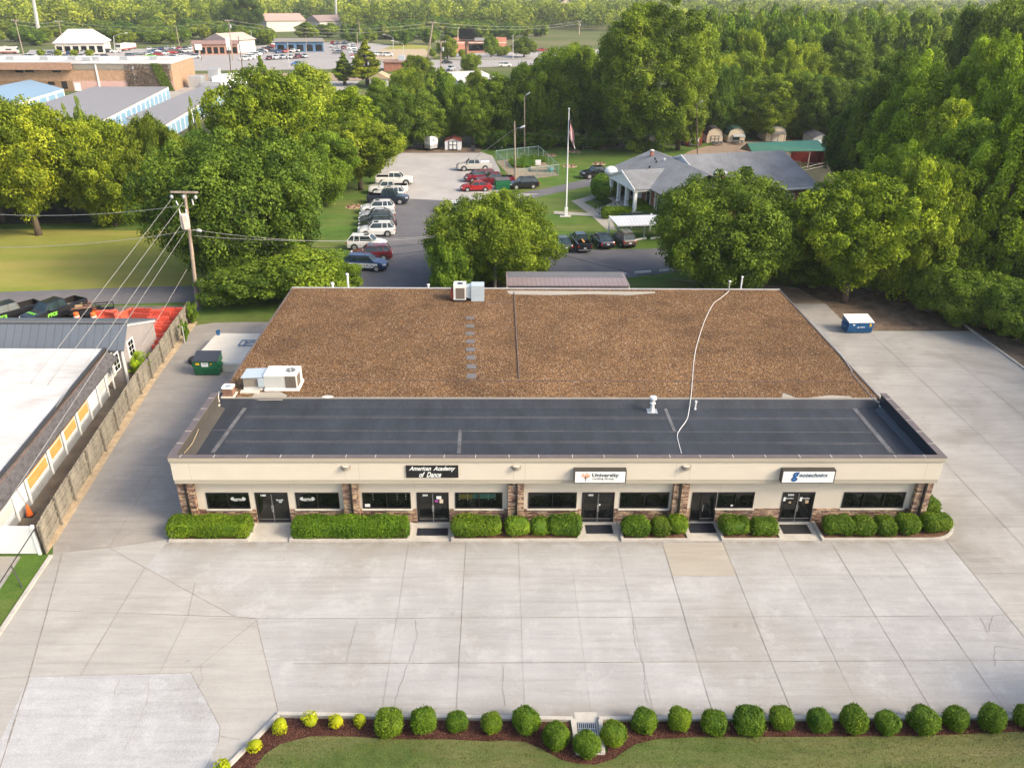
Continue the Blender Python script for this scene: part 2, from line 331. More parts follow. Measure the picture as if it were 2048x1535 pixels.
M['coil'] = mat('condenser_coil', (.16, .135, .11), .7, .2, var=.3, scale=20)
M['wood'] = mat('weathered_grey_wood', (.225, .20, .155), .95, var=.38, scale=2.2, fine=.25, finescale=14, stretch=(1, 1, .25))
M['woodpole'] = mat('utility_pole_wood', (.34, .27, .21), .95, var=.3, scale=3, fine=.2, stretch=(1, 1, .15))
M['darkpole'] = mat('dark_pole_wood', (.12, .085, .07), .95, var=.3, scale=3)
M['ply'] = mat('plywood', (.60, .31, .085), .85, var=.15, scale=1.5, stretch=(1, 1, 3))
M['galv'] = mat('pole_galvanised', (.55, .54, .52), .5, .3, var=.1)
M['wire'] = mat('wire_aluminium', (.42, .41, .38), .6, .3, var=.1)
M['wireb'] = mat('wire_black', (.02, .02, .02), .7)
M['green'] = mat('green_bin_paint', (.006, .115, .045), .4, var=.2, scale=3, fine=.1)
M['blue'] = mat('blue_bin_paint', (.008, .085, .22), .4, var=.2, scale=3, fine=.1)
M['orange'] = mat('safety_orange', (.85, .17, .03), .5, var=.06)
M['redplastic'] = ocmat('faded_red_plastic', .5, var=.2)
M['yellow'] = mat('yellow_sticker', (.75, .42, .02), .5)
M['tpo'] = concrete('white_roof_membrane', (.56, .55, .525), (.70, .69, .67), (.47, .43, .39), .02, seed=21)
M['signblk'] = mat('sign_black', (.006, .006, .006), .35)
M['signwht'] = mat('sign_face_white', (.76, .78, .76), .35, var=.02)
M['signframe'] = mat('sign_frame_bronze', (.045, .04, .035), .4)
M['plum'] = mat('decal_purple', (.25, .05, .25), .6)
M['paint'] = ocmat('car_paint', .28, .0, .6)
M['paintflat'] = ocmat('painted_panel', .6)
M['rim'] = mat('alloy_rim', (.42, .43, .44), .3, .6)
M['lampglass'] = mat('headlight_lens', (.70, .72, .72), .1)
M['taillens'] = mat('taillight_lens', (.40, .02, .02), .2)
M['bark'] = mat('bark', (.13, .10, .075), 1, var=.35, scale=4, stretch=(1, 1, .3))
M['shingle'] = mat('grey_shingle', (.195, .20, .205), .95, var=.2, scale=.5, fine=.25, finescale=7)
M['shingledk'] = mat('dark_shingle', (.085, .08, .085), .95, var=.45, scale=3.2, fine=.2, finescale=10, stretch=(.8, .8, 2))
M['shinglegr'] = mat('green_shingle', (.022, .075, .05), .9, var=.2, scale=.8, fine=.2)
M['greenroof'] = seams('green_metal_roof', (.02, .115, .075), .4, 0)
M['redwood'] = mat('barn_red', (.26, .025, .02), .8, var=.2, scale=2)
M['cream'] = mat('cream_siding', (.62, .53, .39), .8, var=.06)
M['pondwater'] = mat('lake_water', (.5, .53, .56), .15, var=.05, scale=.02)
M['lead'] = mat('lamp_grey', (.24, .215, .175), .6)
M['mulchbrown'] = mat('pine_bark', (.14, .07, .04), 1, var=.4, scale=5, fine=.4)
# ================================================================== GROUND
def gstruct(name, polys, z, m, tints=None):
    b = MB()
    for i, p in enumerate(polys):
        b.av = tints[i] if tints else .5; b.flat(p, z+.0001*i)
    return struct(b.build(name, m, origin=(0, 0, 0)))
gstruct('ground', [[(-3500, -300), (3500, -300), (3500, 6000), (-3500, 6000)]], -.02, M['far'])
gstruct('grass_field', [[(-90, -20), (48, -20), (60, 90), (40, 190), (-90, 190)]], -.012, M['grass'])
gstruct('meadow', [GP([(-250, 590), (372, 573), (420, 560), (395, 470), (330, 462), (-250, 455)])], -.004, M['meadow'])
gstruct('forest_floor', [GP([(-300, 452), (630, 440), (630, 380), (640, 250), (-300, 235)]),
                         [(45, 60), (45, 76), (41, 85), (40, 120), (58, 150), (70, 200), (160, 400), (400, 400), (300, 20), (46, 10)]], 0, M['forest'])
# concrete lot slabs: one face each
xs = [-9.5, -5.0, -1.75, 1.25, 4.15, 6.9, 9.5, 13.0, 16.1, 19.25, 22.5, 26.0]
ys = [24.75, 28.1, 31.1, 34.25, 37.6]
P, T = [], []
for i in range(len(xs)-1):
    for j in range(len(ys)-1):
        P.append([(xs[i], ys[j]), (xs[i+1], ys[j]), (xs[i+1], ys[j+1]), (xs[i], ys[j+1])]); T.append(random.uniform(.35, .65)+(.08 if j >= 2 else 0))
gstruct('parking_lot', P+[[(-19, 31.1), (-9.5, 31.1), (-9.5, 37.6), (-19, 37.6)], [(-19.2, 37.6), (26, 37.6), (26, 39.4), (-19.2, 39.4)]], .0, M['lot'], T+[.6, .3])
rx = [26.0, 30.2, 34.6, 39.4, 44.3]; ry = [20, 24.8, 28.2, 31.1, 34.4, 38.6, 43.2, 48.2, 54.0, 61.0, 68.9]
P, T = [], []
for i in range(4):
    for j in range(len(ry)-1):
        P.append([(rx[i], ry[j]), (rx[i+1], ry[j]), (rx[i+1], ry[j+1]), (rx[i], ry[j+1])])
        T.append(random.uniform(.38, .68)+(-.35 if j > 8 else 0)+(.2 if j < 5 else 0))  # back row darkened: tree shade put into the slab tint
P.append([(25.2, 39.4), (26, 39.4), (26, 76), (25.2, 76)]); T.append(.4)
P.append([(26, 68.9), (33.2, 68.9), (33.2, 76.1), (26, 76.1)]); T.append(.32)
gstruct('side_parking_lot', P, .002, M['lotR'], T)
lane = [(-18.2, 37.6), (-19.3, 36.9), (-24.3, 35.6), (-25.2, 37.5), (-26.2, 47), (-27.3, 58), (-28.2, 69.6), (-26.5, 70.4), (-23.5, 70.6), (-18.2, 70.6)]
gstruct('service_lane', [lane], .004, M['lane'])
TL = GP([(0, 1535), (58, 1353), (95, 1220), (125, 1105), (88, 1110), (0, 1262), (-300, 1750), (-120, 1750)])
gstruct('concrete_apron', [TL, GP([(58, 1353), (95, 1220), (235, 1225), (160, 1352)]), GP([(235, 1225), (160, 1352), (318, 1348), (376, 1231)]),
                       GP([(376, 1231), (318, 1348), (382, 1345), (513, 1240), (470, 1233)]), GP([(95, 1220), (125, 1105), (218, 1095), (340, 1078), (290, 1135), (235, 1225)]),
                       GP([(235, 1225), (290, 1135), (470, 1233)]), ], .008, M['tan'], [.35, .5, .45, .55, .5, .62])
gstruct('lot_wedge', [GP([(505, 1222), (640, 1222), (640, 1440), (557, 1428)]), GP([(235, 1225), (290, 1135), (345, 1160), (560, 1085), (560, 1240), (500, 1240)]), GP([(110, 1110), (340, 1076), (360, 1180), (100, 1240)])], -.002, M['lot'], [.55, .5, .45])
gstruct('concrete_fan', [GP([(513, 1240), (382, 1345), (440, 1452), (437, 1485), (405, 1550), (470, 1550), (557, 1427)])], .010, M['tan'], [.52])
gstruct('rough_slab', [GP([(58, 1353), (382, 1345), (440, 1452), (437, 1485), (330, 1750), (-120, 1750)])], .012, M['rough'])
gstruct('tan_slab', [[(9.5, 34.25), (13.0, 34.25), (12.95, 37.15), (9.45, 37.15)]], .0065, M['tan2'])
gstruct('pale_lot_corner', [GP([(345, 1165), (560, 1090), (640, 1120), (550, 1232), (430, 1225)])], .0072, M['lot'], [.8])
jn = MB(); zj = .016; rr = random.Random(3)
def jt(a, b, w=.022):
    n = max(2, int((Vector(b)-Vector(a)).length/1.2)); pts = []
    for i in range(n+1):
        t = i/n; p = Vector(a).lerp(Vector(b), t); pts.append((p.x+rr.uniform(-.012, .012), p.y+rr.uniform(-.012, .012)))
    for u, v in zip(pts[:-1], pts[1:]): jn.strip([u, v], w*rr.uniform(.55, 1.25), zj)
for k, x in enumerate(xs[1:-1]): jt((x, 25.2), (x, 37.3), [.010, .018, .011, .008, .011, .022, .022, .014, .022, .024][k])
for y, w in ((28.1, .03), (31.1, .024), (34.25, .01)): jt((-9.5 if y != 31.1 else -14.3, y), (26, y), w)
for x in rx[1:-1]: jt((x, 24.8), (x, 69), .026)
jt((26, 24.8), (26, 76), .03)
for y in ry[1:]: jt((26, y), (44.2, y+rr.uniform(-.3, .3)), .02)
for y in (41, 45.5, 50.5): jt((26, y), (30.2, y), .02)
def pj(pts, w=.028):
    q = GP(pts)
    for a, b in zip(q[:-1], q[1:]): jt(a, b, w)
pj([(125, 1105), (95, 1220), (58, 1353), (0, 1535), (-50, 1680)], .06); pj([(218, 1095), (290, 1135), (470, 1233)]); pj([(95, 1220), (235, 1225), (470, 1233), (513, 1236)])
pj([(290, 1135), (235, 1225), (160, 1352)]); pj([(390, 1165), (376, 1231), (318, 1348)], .02); pj([(20, 1218), (95, 1220)], .03); pj([(-60, 1360), (58, 1353), (382, 1345), (513, 1240), (557, 1427)])
pj([(382, 1345), (440, 1452), (437, 1485), (405, 1550)]); pj([(120, 1100), (218, 1095), (330, 1078)]); pj([(218, 1095), (300, 960), (440, 800)], .03); pj([(310, 1085), (345, 1020)], .02)
def crack(pts, w=.015):
    q = GP(pts); out = []
    for a, b in zip(q[:-1], q[1:]):
        a = Vector(a); b = Vector(b); n = max(2, int((b-a).length/.25))
        for i in range(n): out.append(a.lerp(b, i/n)+Vector((rr.uniform(-.05, .05), rr.uniform(-.05, .05))))
    out.append(Vector(q[-1]))
    for u, v in zip(out[:-1], out[1:]): jn.strip([tuple(u), tuple(v)], w*rr.uniform(.5, 1.3), zj)
crack([(1263, 1233), (1272, 1290), (1288, 1330), (1290, 1390), (1302, 1415)]); crack([(832, 1240), (835, 1275), (815, 1330), (795, 1385), (790, 1410)]); crack([(714, 1240), (708, 1270), (697, 1295), (694, 1325)], .016)
crack([(1005, 1328), (1005, 1380), (1010, 1410)], .015); crack([(2060, 1110), (1930, 1120), (1860, 1122)]); crack([(2048, 1222), (1985, 1230), (1975, 1265), (1960, 1235)], .018); crack([(2048, 1300), (1990, 1290), (1990, 1330)], .016)
crack([(400, 1333), (405, 1360), (395, 1375)], .02); crack([(440, 1470), (480, 1478)], .02); crack([(300, 1360), (295, 1400), (250, 1500)], .015); crack([(240, 1355), (225, 1400)], .015)
struct(jn.build('pavement_joints', M['joint'], origin=(0, 0, 0)))
# planting bed along the lawn
kz = .13
bed_in = [(-10.9, 22.2), (-9.35, 24.95), (3.15, 24.62), (3.2, 23.1), (4.65, 23.1), (4.6, 24.6), (26, 24.55), (26, 23.35)]
lawn_edge = GP([(2100, 1462), (1850, 1473), (1600, 1475), (1400, 1475), (1310, 1480), (1270, 1490), (1225, 1520), (1190, 1531), (1150, 1528), (1120, 1520), (1080, 1498), (1050, 1485), (1010, 1482), (975, 1484), (900, 1480), (800, 1480), (700, 1474), (620, 1474), (560, 1490), (530, 1510), (500, 1550), (480, 1580)])
gstruct('mulch_bed', [bed_in+lawn_edge[1:]+[(-11.5, 20.5)]], .06, M['mulch'])
gstruct('front_lawn', [lawn_edge+[(-9.8, 21), (-9.6, 18), (30, 18), (30, 24)]], .075, M['lawn'])
def grassblades(name, poly, z, n, mt, h=(.03, .07), seed=1):
    r = np.random.default_rng(seed); P = np.array(poly); lo, hi = P.min(0), P.max(0)
    c = r.uniform(lo, hi, (n*2, 2)); ins = np.zeros(len(c), bool); x, y = c[:, 0], c[:, 1]
    for i in range(len(P)):
        x1, y1 = P[i]; x2, y2 = P[(i+1) % len(P)]
        with np.errstate(divide='ignore', invalid='ignore'):
            k = ((y1 > y) != (y2 > y)) & (x < (x2-x1)*(y-y1)/(y2-y1)+x1)
        ins ^= k
    c = c[ins][:n]; n = len(c); a = r.uniform(0, 2*math.pi, n); w = r.uniform(.008, .02, n); hh = r.uniform(*h, n); ln = r.normal(0, .03, (n, 2))
    V = np.zeros((n, 3, 3)); dx = np.stack([np.cos(a), np.sin(a)], 1)*w[:, None]
    V[:, 0, :2] = c-dx; V[:, 1, :2] = c+dx; V[:, 2, :2] = c+ln; V[:, :2, 2] = z; V[:, 2, 2] = z+hh
    return rawmesh(name, V.reshape(-1, 3), 3, mt, r.uniform(0, 1, n))
def rawmesh(name, V, k, mt, tint=None, parent=None, loc=None):
    n = len(V)//k; me = bpy.data.meshes.new(name); me.vertices.add(len(V)); me.vertices.foreach_set('co', V.astype(np.float32).ravel())
    me.loops.add(len(V)); me.loops.foreach_set('vertex_index', np.arange(len(V), dtype=np.int32)); me.polygons.add(n)
    me.polygons.foreach_set('loop_start', np.arange(0, len(V), k, dtype=np.int32)); me.polygons.foreach_set('loop_total', np.full(n, k, dtype=np.int32))
    if tint is not None: me.attributes.new('tint', 'FLOAT', 'FACE').data.foreach_set('value', tint.astype(np.float32))
    me.materials.append(mt); me.update(calc_edges=True)
    o = bpy.data.objects.new(name, me); COL.objects.link(o)
    if parent: o.parent = parent
    if loc is not None: o.location = loc
    return o
# kerbs: front bed
kb = MB()
def kerbline(b, pts, w, z0, z1):
    pts = [Vector((p[0], p[1])) for p in pts]
    for i, (p, q) in enumerate(zip(pts[:-1], pts[1:])):
        d = (q-p).normalized(); nr = Vector((-d.y, d.x))*w/2
        b.prism([tuple(p+nr), tuple(p-nr), tuple(q-nr+d*w*.0), tuple(q+nr)], z0, z1-.0013*(i % 2))
kerbline(kb, [(-12.2, 20.1), (-9.45, 25.05)], .18, -.05, .14); kerbline(kb, [(-9.5, 25.13), (3.3, 24.78)], .18, -.05, .14)
kerbline(kb, [(3.3, 24.75), (3.38, 23.0)], .18, -.05, .145); kerbline(kb, [(4.5, 24.7), (4.42, 23.0)], .18, -.05, .145); kerbline(kb, [(3.3, 23.05), (4.5, 23.05)], .16, -.05, .1)
kerbline(kb, [(4.45, 24.78), (27, 24.72)], .18, -.05, .14)
struct(kb.build('front_kerb', M['kerb'], origin=(0, 0, 0)))
gstruct('drain_apron', [[(3.45, 23.2), (4.35, 23.2), (4.4, 25.2), (3.4, 25.2)]], .02, M['kerb'])
g = MB()
for i in range(9): g.box(3.52+i*.085, 3.55+i*.085, 24.0, 24.6, .03, .06)
for j in range(3): g.box(3.5, 4.26, 24.0+j*.29, 24.03+j*.29, .028, .055)
g.box(3.48, 4.28, 23.95, 24.65, -.02, .024, 1)
tag(g.build('drain_grate', [M['metal'], M['black']]), 'rusty grey drain grate set in the gap of the front kerb', 'drain grate')
# planters along the facade
pb = MB(); pm = []
def planter(x0, x1, y0=37.35, y1=39.0):
    kerbline(pb, [(x0, y0), (x1, y0)], .16, 0, .13); kerbline(pb, [(x0+.08, y0+.08), (x0+.08, y1)], .16, 0, .128); kerbline(pb, [(x1-.08, y0+.08), (x1-.08, y1)], .16, 0, .128)
    pm.append([(x0+.16, y0+.08), (x1-.16, y0+.08), (x1-.16, y1+.1), (x0+.16, y1+.1)])
planter(-18.6, -14.1); planter(-11.8, -4.95); planter(-2.6, 4.8); planter(7.15, 11.15); planter(12.95, 16.5)
kerbline(pb, [(18.75, 37.35), (25.2, 37.35)], .16, 0, .13); kerbline(pb, [(18.83, 37.43), (18.83, 39)], .16, 0, .128)
arc = [(25.2+1.9*math.sin(t), 39.25-1.9*math.cos(t)) for t in [i*math.pi/2/7 for i in range(8)]]+[(27.1, 42.2), (26.6, 43)]
kerbline(pb, arc, .16, 0, .13)
pm += [[(18.91, 37.43), (25.2, 37.43)]+[(a-.05, b_) for a, b_ in arc[1:]]+[(25.5, 43), (25.4, 39.0), (18.91, 39.1)]]
struct(pb.build('planter_kerbs', M['kerb'], origin=(0, 0, 0)))
gstruct('planter_soil', pm, .06, M['mulchbrown'])
# entrance slabs
gstruct('entrance_paving', [[(-14.1, 37.3), (-11.8, 37.3), (-11.8, 39.1), (-14.1, 39.1)], [(-4.95, 37.3), (-2.6, 37.3), (-2.6, 39.1), (-4.95, 39.1)], [(4.8, 37.3), (7.15, 37.3), (7.15, 39.1), (4.8, 39.1)],
                            [(11.15, 37.3), (12.95, 37.3), (12.95, 39.1), (11.15, 39.1)], [(16.5, 37.3), (18.75, 37.3), (18.75, 39.1), (16.5, 39.1)]], .012, M['kerb'])
def doormat(x0, x1, y0, y1, label, m):
    b = MB(); b.box(x0, x1, y0, y1, .016, .03, 0); b.box(x0+.06, x1-.06, y0+.06, y1-.06, .03, .034, 1)
    tag(b.build('door_mat', [M['rubber'], m]), label, 'door mat', 'door mats at the shop entrances')
doormat(-4.62, -2.82, 37.85, 38.55, 'wide navy mat on pale paving before door 200', M['matnavy']); doormat(5.22, 6.8, 38.0, 38.85, 'navy mat before door 400', M['matnavy'])
doormat(11.3, 12.85, 38.05, 39.0, 'navy mat before the unnumbered single door', M['matnavy']); doormat(16.75, 18.4, 37.95, 38.85, 'worn charcoal mat before door 500', M['rubber'])
# left verge
gstruct('gravel_verge', [[(-24.9, 35.4), (-25.3, 35.3), (-26.8, 47.2), (-28.7, 70.6), (-28.0, 70.6), (-27.2, 58), (-26.0, 47), (-25.0, 37.8)]], .006, M['sand'])
gstruct('neighbour_yard', [[(-25.4, 37.6), (-60, 37.6), (-60, 74), (-29, 75), (-28.6, 70)]], .0, M['yard'])
gstruct('neighbour_path', [GP([(0, 1180), (-200, 1400), (-300, 1100), (0, 1112), (42, 1112)])], .004, M['tan'])
gstruct('kerbside_grass', [GP([(0, 1262), (-200, 1600), (-350, 1600), (-40, 1240), (45, 1110), (90, 1104), (98, 1112)])], .02, M['grass'])
kb = MB(); kerbline(kb, GP([(102, 1112), (2, 1262), (-130, 1480)]), .2, -.02, .1); struct(kb.build('side_kerb', M['kerb'], origin=(0, 0, 0)))
kb = MB(); kerbline(kb, [(44.4, 24), (44.4, 71)], .2, -.02, .13); struct(kb.build('east_kerb', M['kerb'], origin=(0, 0, 0)))
gstruct('leaf_litter_strip', [[(44.5, 24), (47, 24), (48, 66), (44.5, 70)]], .01, M['leaves'])
gstruct('leafy_gravel', [[(33.2, 76.2), (33.2, 69), (45.5, 69), (46, 80), (40, 84), (32, 81.5)]], .003, M['leaves'])
gstruct('worn_grass', [[(26, 76.2), (33.2, 76.2), (32, 81), (27, 82)]], -.003, M['dirt'])
# road beside the meadow and middle parking lots
gstruct('side_road', [GP([(-300, 616), (0, 613), (200, 609), (385, 604), (402, 571), (300, 573), (0, 584), (-300, 592)])], .004, M['asphalt'])
gstruct('middle_parking_lot', [GP([(740, 600), (690, 545), (700, 500), (730, 420), (745, 370), (830, 395), (960, 400), (1100, 375), (1230, 345), (1235, 362), (1150, 378), (1070, 395), (890, 450), (880, 600)]),
                             GP([(880, 600), (870, 470), (1000, 500), (1290, 498), (1600, 478), (1610, 520), (1470, 530), (1280, 552), (1255, 556), (1000, 600)])], .004, M['asphalt2'], [.75, .3])
gstruct('gravel_parking_lot', [GP([(740, 395), (760, 330), (790, 303), (830, 296), (940, 296), (985, 312), (1000, 340), (1005, 385), (1080, 388), (960, 404), (830, 398)])], .008, M['gravellot'])
gstruct('dirt_patch', [GP([(800, 306), (960, 306), (965, 296), (800, 290)])], .012, M['leaves'])
gstruct('shed_yard', [GP([(1385, 300), (1360, 312), (1560, 318), (1720, 345), (1730, 318), (1600, 280), (1450, 284)])], .004, M['dirt'])
gstruct('footpath', [GP([(1143, 402), (1192, 388), (1206, 391), (1168, 405), (1216, 432), (1222, 436), (1232, 460), (1212, 458), (1178, 427)]), GP([(1108, 422), (1178, 426), (1182, 432), (1108, 428)]), GP([(1178, 427), (1222, 424), (1222, 434), (1180, 432)])], .008, M['tan2'])
gstruct('flagpole_slab', [GP([(1120, 430), (1142, 430), (1142, 434), (1120, 434)])], .011, M['kerb'])
pk = MB()
for a, b_ in (((1269, 548), (1302, 545)), ((1318, 544), (1352, 540)), ((1385, 539), (1392, 537)), ((1420, 533), (1450, 530)), ((1477, 530), (1494, 527)), ((1245, 551), (1255, 550))):
    pass
for a, b_ in (((1269, 547), (1302, 544)), ((1319, 543), (1351, 540)), ((1390, 537), (1412, 534)), ((1425, 533), (1450, 531)), ((1477, 529), (1497, 527)), ((1243, 550), (1252, 549)), ((1264, 482), (1292, 477)), ((1301, 478), (1320, 475)), ((1568, 443), (1588, 441)), ((1575, 522), (1597, 520)), ((1548, 524), (1562, 523))):
    p = G(*a); q = G(*b_); d = (q-p); u = d.normalized(); nr = Vector((-u.y, u.x, 0))*.11
    b = MB(); b.extr([p+nr, p+nr*.55+Vector((0, 0, .2)), p-nr*.55+Vector((0, 0, .2)), p-nr], d)
    tag(b.build('parking_block', M['white']), 'white concrete wheel stop at the edge of the middle parking lot', 'parking block', 'white wheel stops round the middle parking lot')
def text(name, s, width, c, m, parent=None, rx=90, rz=0, shear=0, bold=0, ext=.004, group=None, height=None, ry=0):
    cu = bpy.data.curves.new('t', 'FONT'); cu.body = s; cu.align_x = 'CENTER'; cu.align_y = 'CENTER'; cu.shear = shear; cu.offset = bold; cu.extrude = ext; cu.resolution_u = 3
    t = bpy.data.objects.new('t', cu); COL.objects.link(t); bpy.context.view_layer.update()
    dg = bpy.context.evaluated_depsgraph_get(); me = bpy.data.meshes.new_from_object(t.evaluated_get(dg)); bpy.data.objects.remove(t); bpy.data.curves.remove(cu)
    co = np.array([v.co for v in me.vertices]); lo, hi = co.min(0), co.max(0); k = width/(hi[0]-lo[0]); ky = k if height is None else height/(hi[1]-lo[1])
    mid = (lo+hi)/2
    Mx = Matrix.Rotation(R_(rz), 4, 'Z') @ Matrix.Rotation(R_(ry), 4, 'Y') @ Matrix.Rotation(R_(rx), 4, 'X') @ Matrix.Diagonal((k, ky, 1, 1)) @ Matrix.Translation((-mid[0], -mid[1], 0))
    me.transform(Mx); me.name = name; me.materials.clear(); me.materials.append(m)
    for p in me.polygons: p.material_index = 0
    o = bpy.data.objects.new(name, me); COL.objects.link(o)
    off = W.get(parent.name, Vector((0, 0, 0))) if parent else Vector((0, 0, 0))
    if parent: o.parent = parent
    o.location = Vector(c)-off; W[o.name] = Vector(c); return o
# ================================================================== THE SHOP BUILDING
WY, PY, FY = 39.15, 38.78, 38.55; ZG, ZM = 4.25, 3.95; BX0, BX1, BYB = -18.2, 25.4, 68.2
mall = thing('shop_building', 'long low cream stucco and stone shop building with brown gravel roof, centre of the picture', 'shop building', (3.6, 39.15, 0))
wins = [(-16.81, -14.34, 2), (-11.67, -9.16, 2), (-7.8, -5.0, 2), (-2.42, .34, 2), (1.85, 4.68, 2), (7.22, 10.09, 2), (12.95, 15.11, 2), (20.37, 24.04, 3)]
doors = [(-14.0, -12.1, 2), (-4.65, -2.79, 2), (5.0, 6.9, 2), (11.44, 12.9, 1), (16.76, 18.68, 2)]
op = sorted([(a, b, 1.0) for a, b, n in wins]+[(a, b, 0) for a, b, n in doors])
w = MB(); x = BX0+.05
for a, b, z in op:
    if a > x: w.box(x, a, WY, WY+.3, 0, 3.12)
    w.box(a, b, WY, WY+.3, 2.12, 3.12)
    if z: w.box(a, b, WY, WY+.3, 0, z)
    x = b
w.box(x, BX1-.05, WY, WY+.3, 0, 3.12)
w.box(BX0+.05, BX0+.35, WY+.3, BYB-.3, 0, ZG-.15); w.box(BX1-.35, BX1-.05, WY+.3, BYB-.3, 0, ZG-.15); w.box(BX0+.05, BX1-.05, BYB-.3, BYB-.05, 0, ZG-.15)
w.box(BX0+.4, BX1-.4, WY+.31, WY+.36, 0, 3.1, 1)
w.build('wall', [M['stucco'], M['black']], mall)
s = MB(); x = BX0; dr_ = [(a, b) for a, b, z in op if z == 0]+[(BX1-.02, 99)]
for da, db in dr_:
    y_ = x; s = MB()
    for a, b, z in op:
        if z and a > x-.1 and b < da+.1: s.add([(y_, WY-.07, 0), (a, WY-.07, 0), (a, WY-.07, .97), (y_, WY-.07, .97), (a, WY-.07, .94), (b, WY-.07, .94), (b, WY-.07, 0), (y_, WY-.002, .97), (a, WY-.002, .97)], [(0, 1, 2, 3), (1, 6, 5, 4), (3, 2, 8, 7)]); y_ = b
    e_ = da-.03 if db < 99 else da; s.add([(y_, WY-.07, 0), (e_, WY-.07, 0), (e_, WY-.07, .97), (y_, WY-.07, .97), (y_, WY-.002, .97), (e_, WY-.002, .97), (e_, WY-.002, 0)], [(0, 1, 2, 3), (3, 2, 5, 4), (1, 6, 5, 2)]); s.build('stone_base', M['stone'], mall); x = db+.03
s = MB()
for i, (a, b) in enumerate(((-18.2, -17.32), (-8.83, -7.95), (.66, 1.57), (10.23, 11.13), (24.4, 25.3))):
    q = MB(); q.box(a, b, PY, WY-.072, 0, 3.12); q.build('stone_pilaster', M['stone'], mall)
s.box(BX1-.045, BX1+.03, WY+.002, WY+2.2, 0, 3.1)
s.build('stone_return', M['stone'], mall)
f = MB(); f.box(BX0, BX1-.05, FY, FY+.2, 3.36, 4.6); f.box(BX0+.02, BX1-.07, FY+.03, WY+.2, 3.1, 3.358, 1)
f.box(BX0-.05, BX1, FY-.07, FY+.19, 4.602, 4.84, 1); f.box(BX0-.03, BX1-.02, FY-.04, FY+.19, 4.52, 4.6, 1)
f.box(BX0, BX0+.25, FY+.352, 46.4, 3.1, 4.84, 0); f.box(BX1-.3, BX1-.05, FY+.352, 46.4, 3.1, 4.84, 0)
j = f
for x in (-17.2, -8.55, -7.75, .95, 1.6, 10.15, 10.95, 24.45): j.box(x, x+.016, FY-.003, FY, 3.37, 4.52, 1)
for a, b, z in op:
    if z == 0:
        for x in (a-.12, b+.12): j.box(x, x+.014, WY-.003, WY, 2.13, 3.0, 1)
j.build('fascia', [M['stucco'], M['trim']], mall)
c = MB(); c.box(BX0-.1, BX1+.04, FY-.07, FY+.22, 4.84, 4.90); c.box(BX0-.1, BX0+.3, FY+.24, 46.45, 4.84, 4.898); c.box(BX1-.36, BX1+.04, FY+.24, 46.45, 4.84, 4.898)
rr = random.Random(5)
for k in range(24):
    x = -17.6+k*1.82+rr.uniform(-.1, .1); c.box(x, x+.03, FY-.103, FY+.23, 4.9, 4.904, 1)
for k in range(5):
    c.box(BX0-.1, BX0+.3, 40+k*1.4, 40.035+k*1.4, 4.9, 4.903, 1); c.box(BX1-.36, BX1+.04, 40+k*1.4, 40.03+k*1.4, 4.9, 4.903, 1)
c.build('parapet_cap', [M['cap'], M['sill']], mall)
m_ = MB(); x0, x1 = BX0+.25, BX1-.3
m_.flat([(x0, FY+.2), (x1, FY+.2), (x1, 46.05), (x0, 46.05)], ZM, 0)
m_.poly([(x0, 46.05, ZM), (x1, 46.05, ZM), (x1, 46.75, ZG+.03), (x0, 46.75, ZG+.03)], 0)
m_.poly([(x0, 46.75, ZG+.03), (x1, 46.75, ZG+.03), (x1, 47.0, ZG+.035), (x0, 47.0, ZG+.035)], 3)
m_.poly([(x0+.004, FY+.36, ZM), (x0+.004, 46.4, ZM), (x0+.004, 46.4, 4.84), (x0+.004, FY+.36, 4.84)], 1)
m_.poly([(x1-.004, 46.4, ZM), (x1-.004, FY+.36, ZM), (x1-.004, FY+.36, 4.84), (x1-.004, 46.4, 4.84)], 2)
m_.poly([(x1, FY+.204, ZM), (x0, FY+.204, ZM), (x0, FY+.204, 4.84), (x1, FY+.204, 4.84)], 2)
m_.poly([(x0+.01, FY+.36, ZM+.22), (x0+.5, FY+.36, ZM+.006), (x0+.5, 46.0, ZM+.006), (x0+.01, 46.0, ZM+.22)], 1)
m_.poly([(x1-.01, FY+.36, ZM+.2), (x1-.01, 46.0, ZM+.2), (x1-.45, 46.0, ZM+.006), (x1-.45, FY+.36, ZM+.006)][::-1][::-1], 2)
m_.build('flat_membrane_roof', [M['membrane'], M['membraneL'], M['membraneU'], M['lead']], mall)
z = ZM+.012
def seam(pts, wd, gap=0):
    q = GP(pts, z); sm = MB()
    if gap: 
        for s_ in (-1, 1): sm.strip([(a, b+s_*gap/2) for a, b in q], wd, z+.0)
    else: sm.strip(q, wd, z+.003)
    sm.build('roof_seam', M['seam'], mall)
seam([(488, 833), (1717, 837)], .05, .18); seam([(425, 860), (1745, 864)], .06); seam([(450, 883), (1300, 884)], .05, .16); seam([(1550, 885), (1765, 887)], .045, .16); seam([(1300, 884), (1550, 885)], .03, .16)
seam([(480, 814), (1760, 816)], .07); seam([(491, 814), (425, 905)], .26); seam([(1708, 815), (1785, 906)], .3); seam([(920, 859), (918, 906)], .22); seam([(1331, 817), (1349, 862)], .2); seam([(1340, 863), (1358, 863)], .15)
g = MB(); g.box(BX0+.12, BX1-.1, 47.0, BYB-.1, ZG-.2, ZG); g.build('gravel_roof', M['gravel'], mall)
e = MB(); e.box(BX0-.0, BX0+.12, 46.46, BYB, ZG-.35, ZG+.05); e.build('roof_edge_metal', M['cap'], mall); e = MB(); e.box(BX1-.1, BX1+.02, 46.46, BYB, ZG-.35, ZG+.05); e.build('roof_edge_metal', M['cap'], mall)
e = MB(); e.box(BX0+.0, BX1+.02, BYB-.1, BYB+.08, ZG-.35, ZG+.06); e.build('back_gutter', M['galv'], mall)
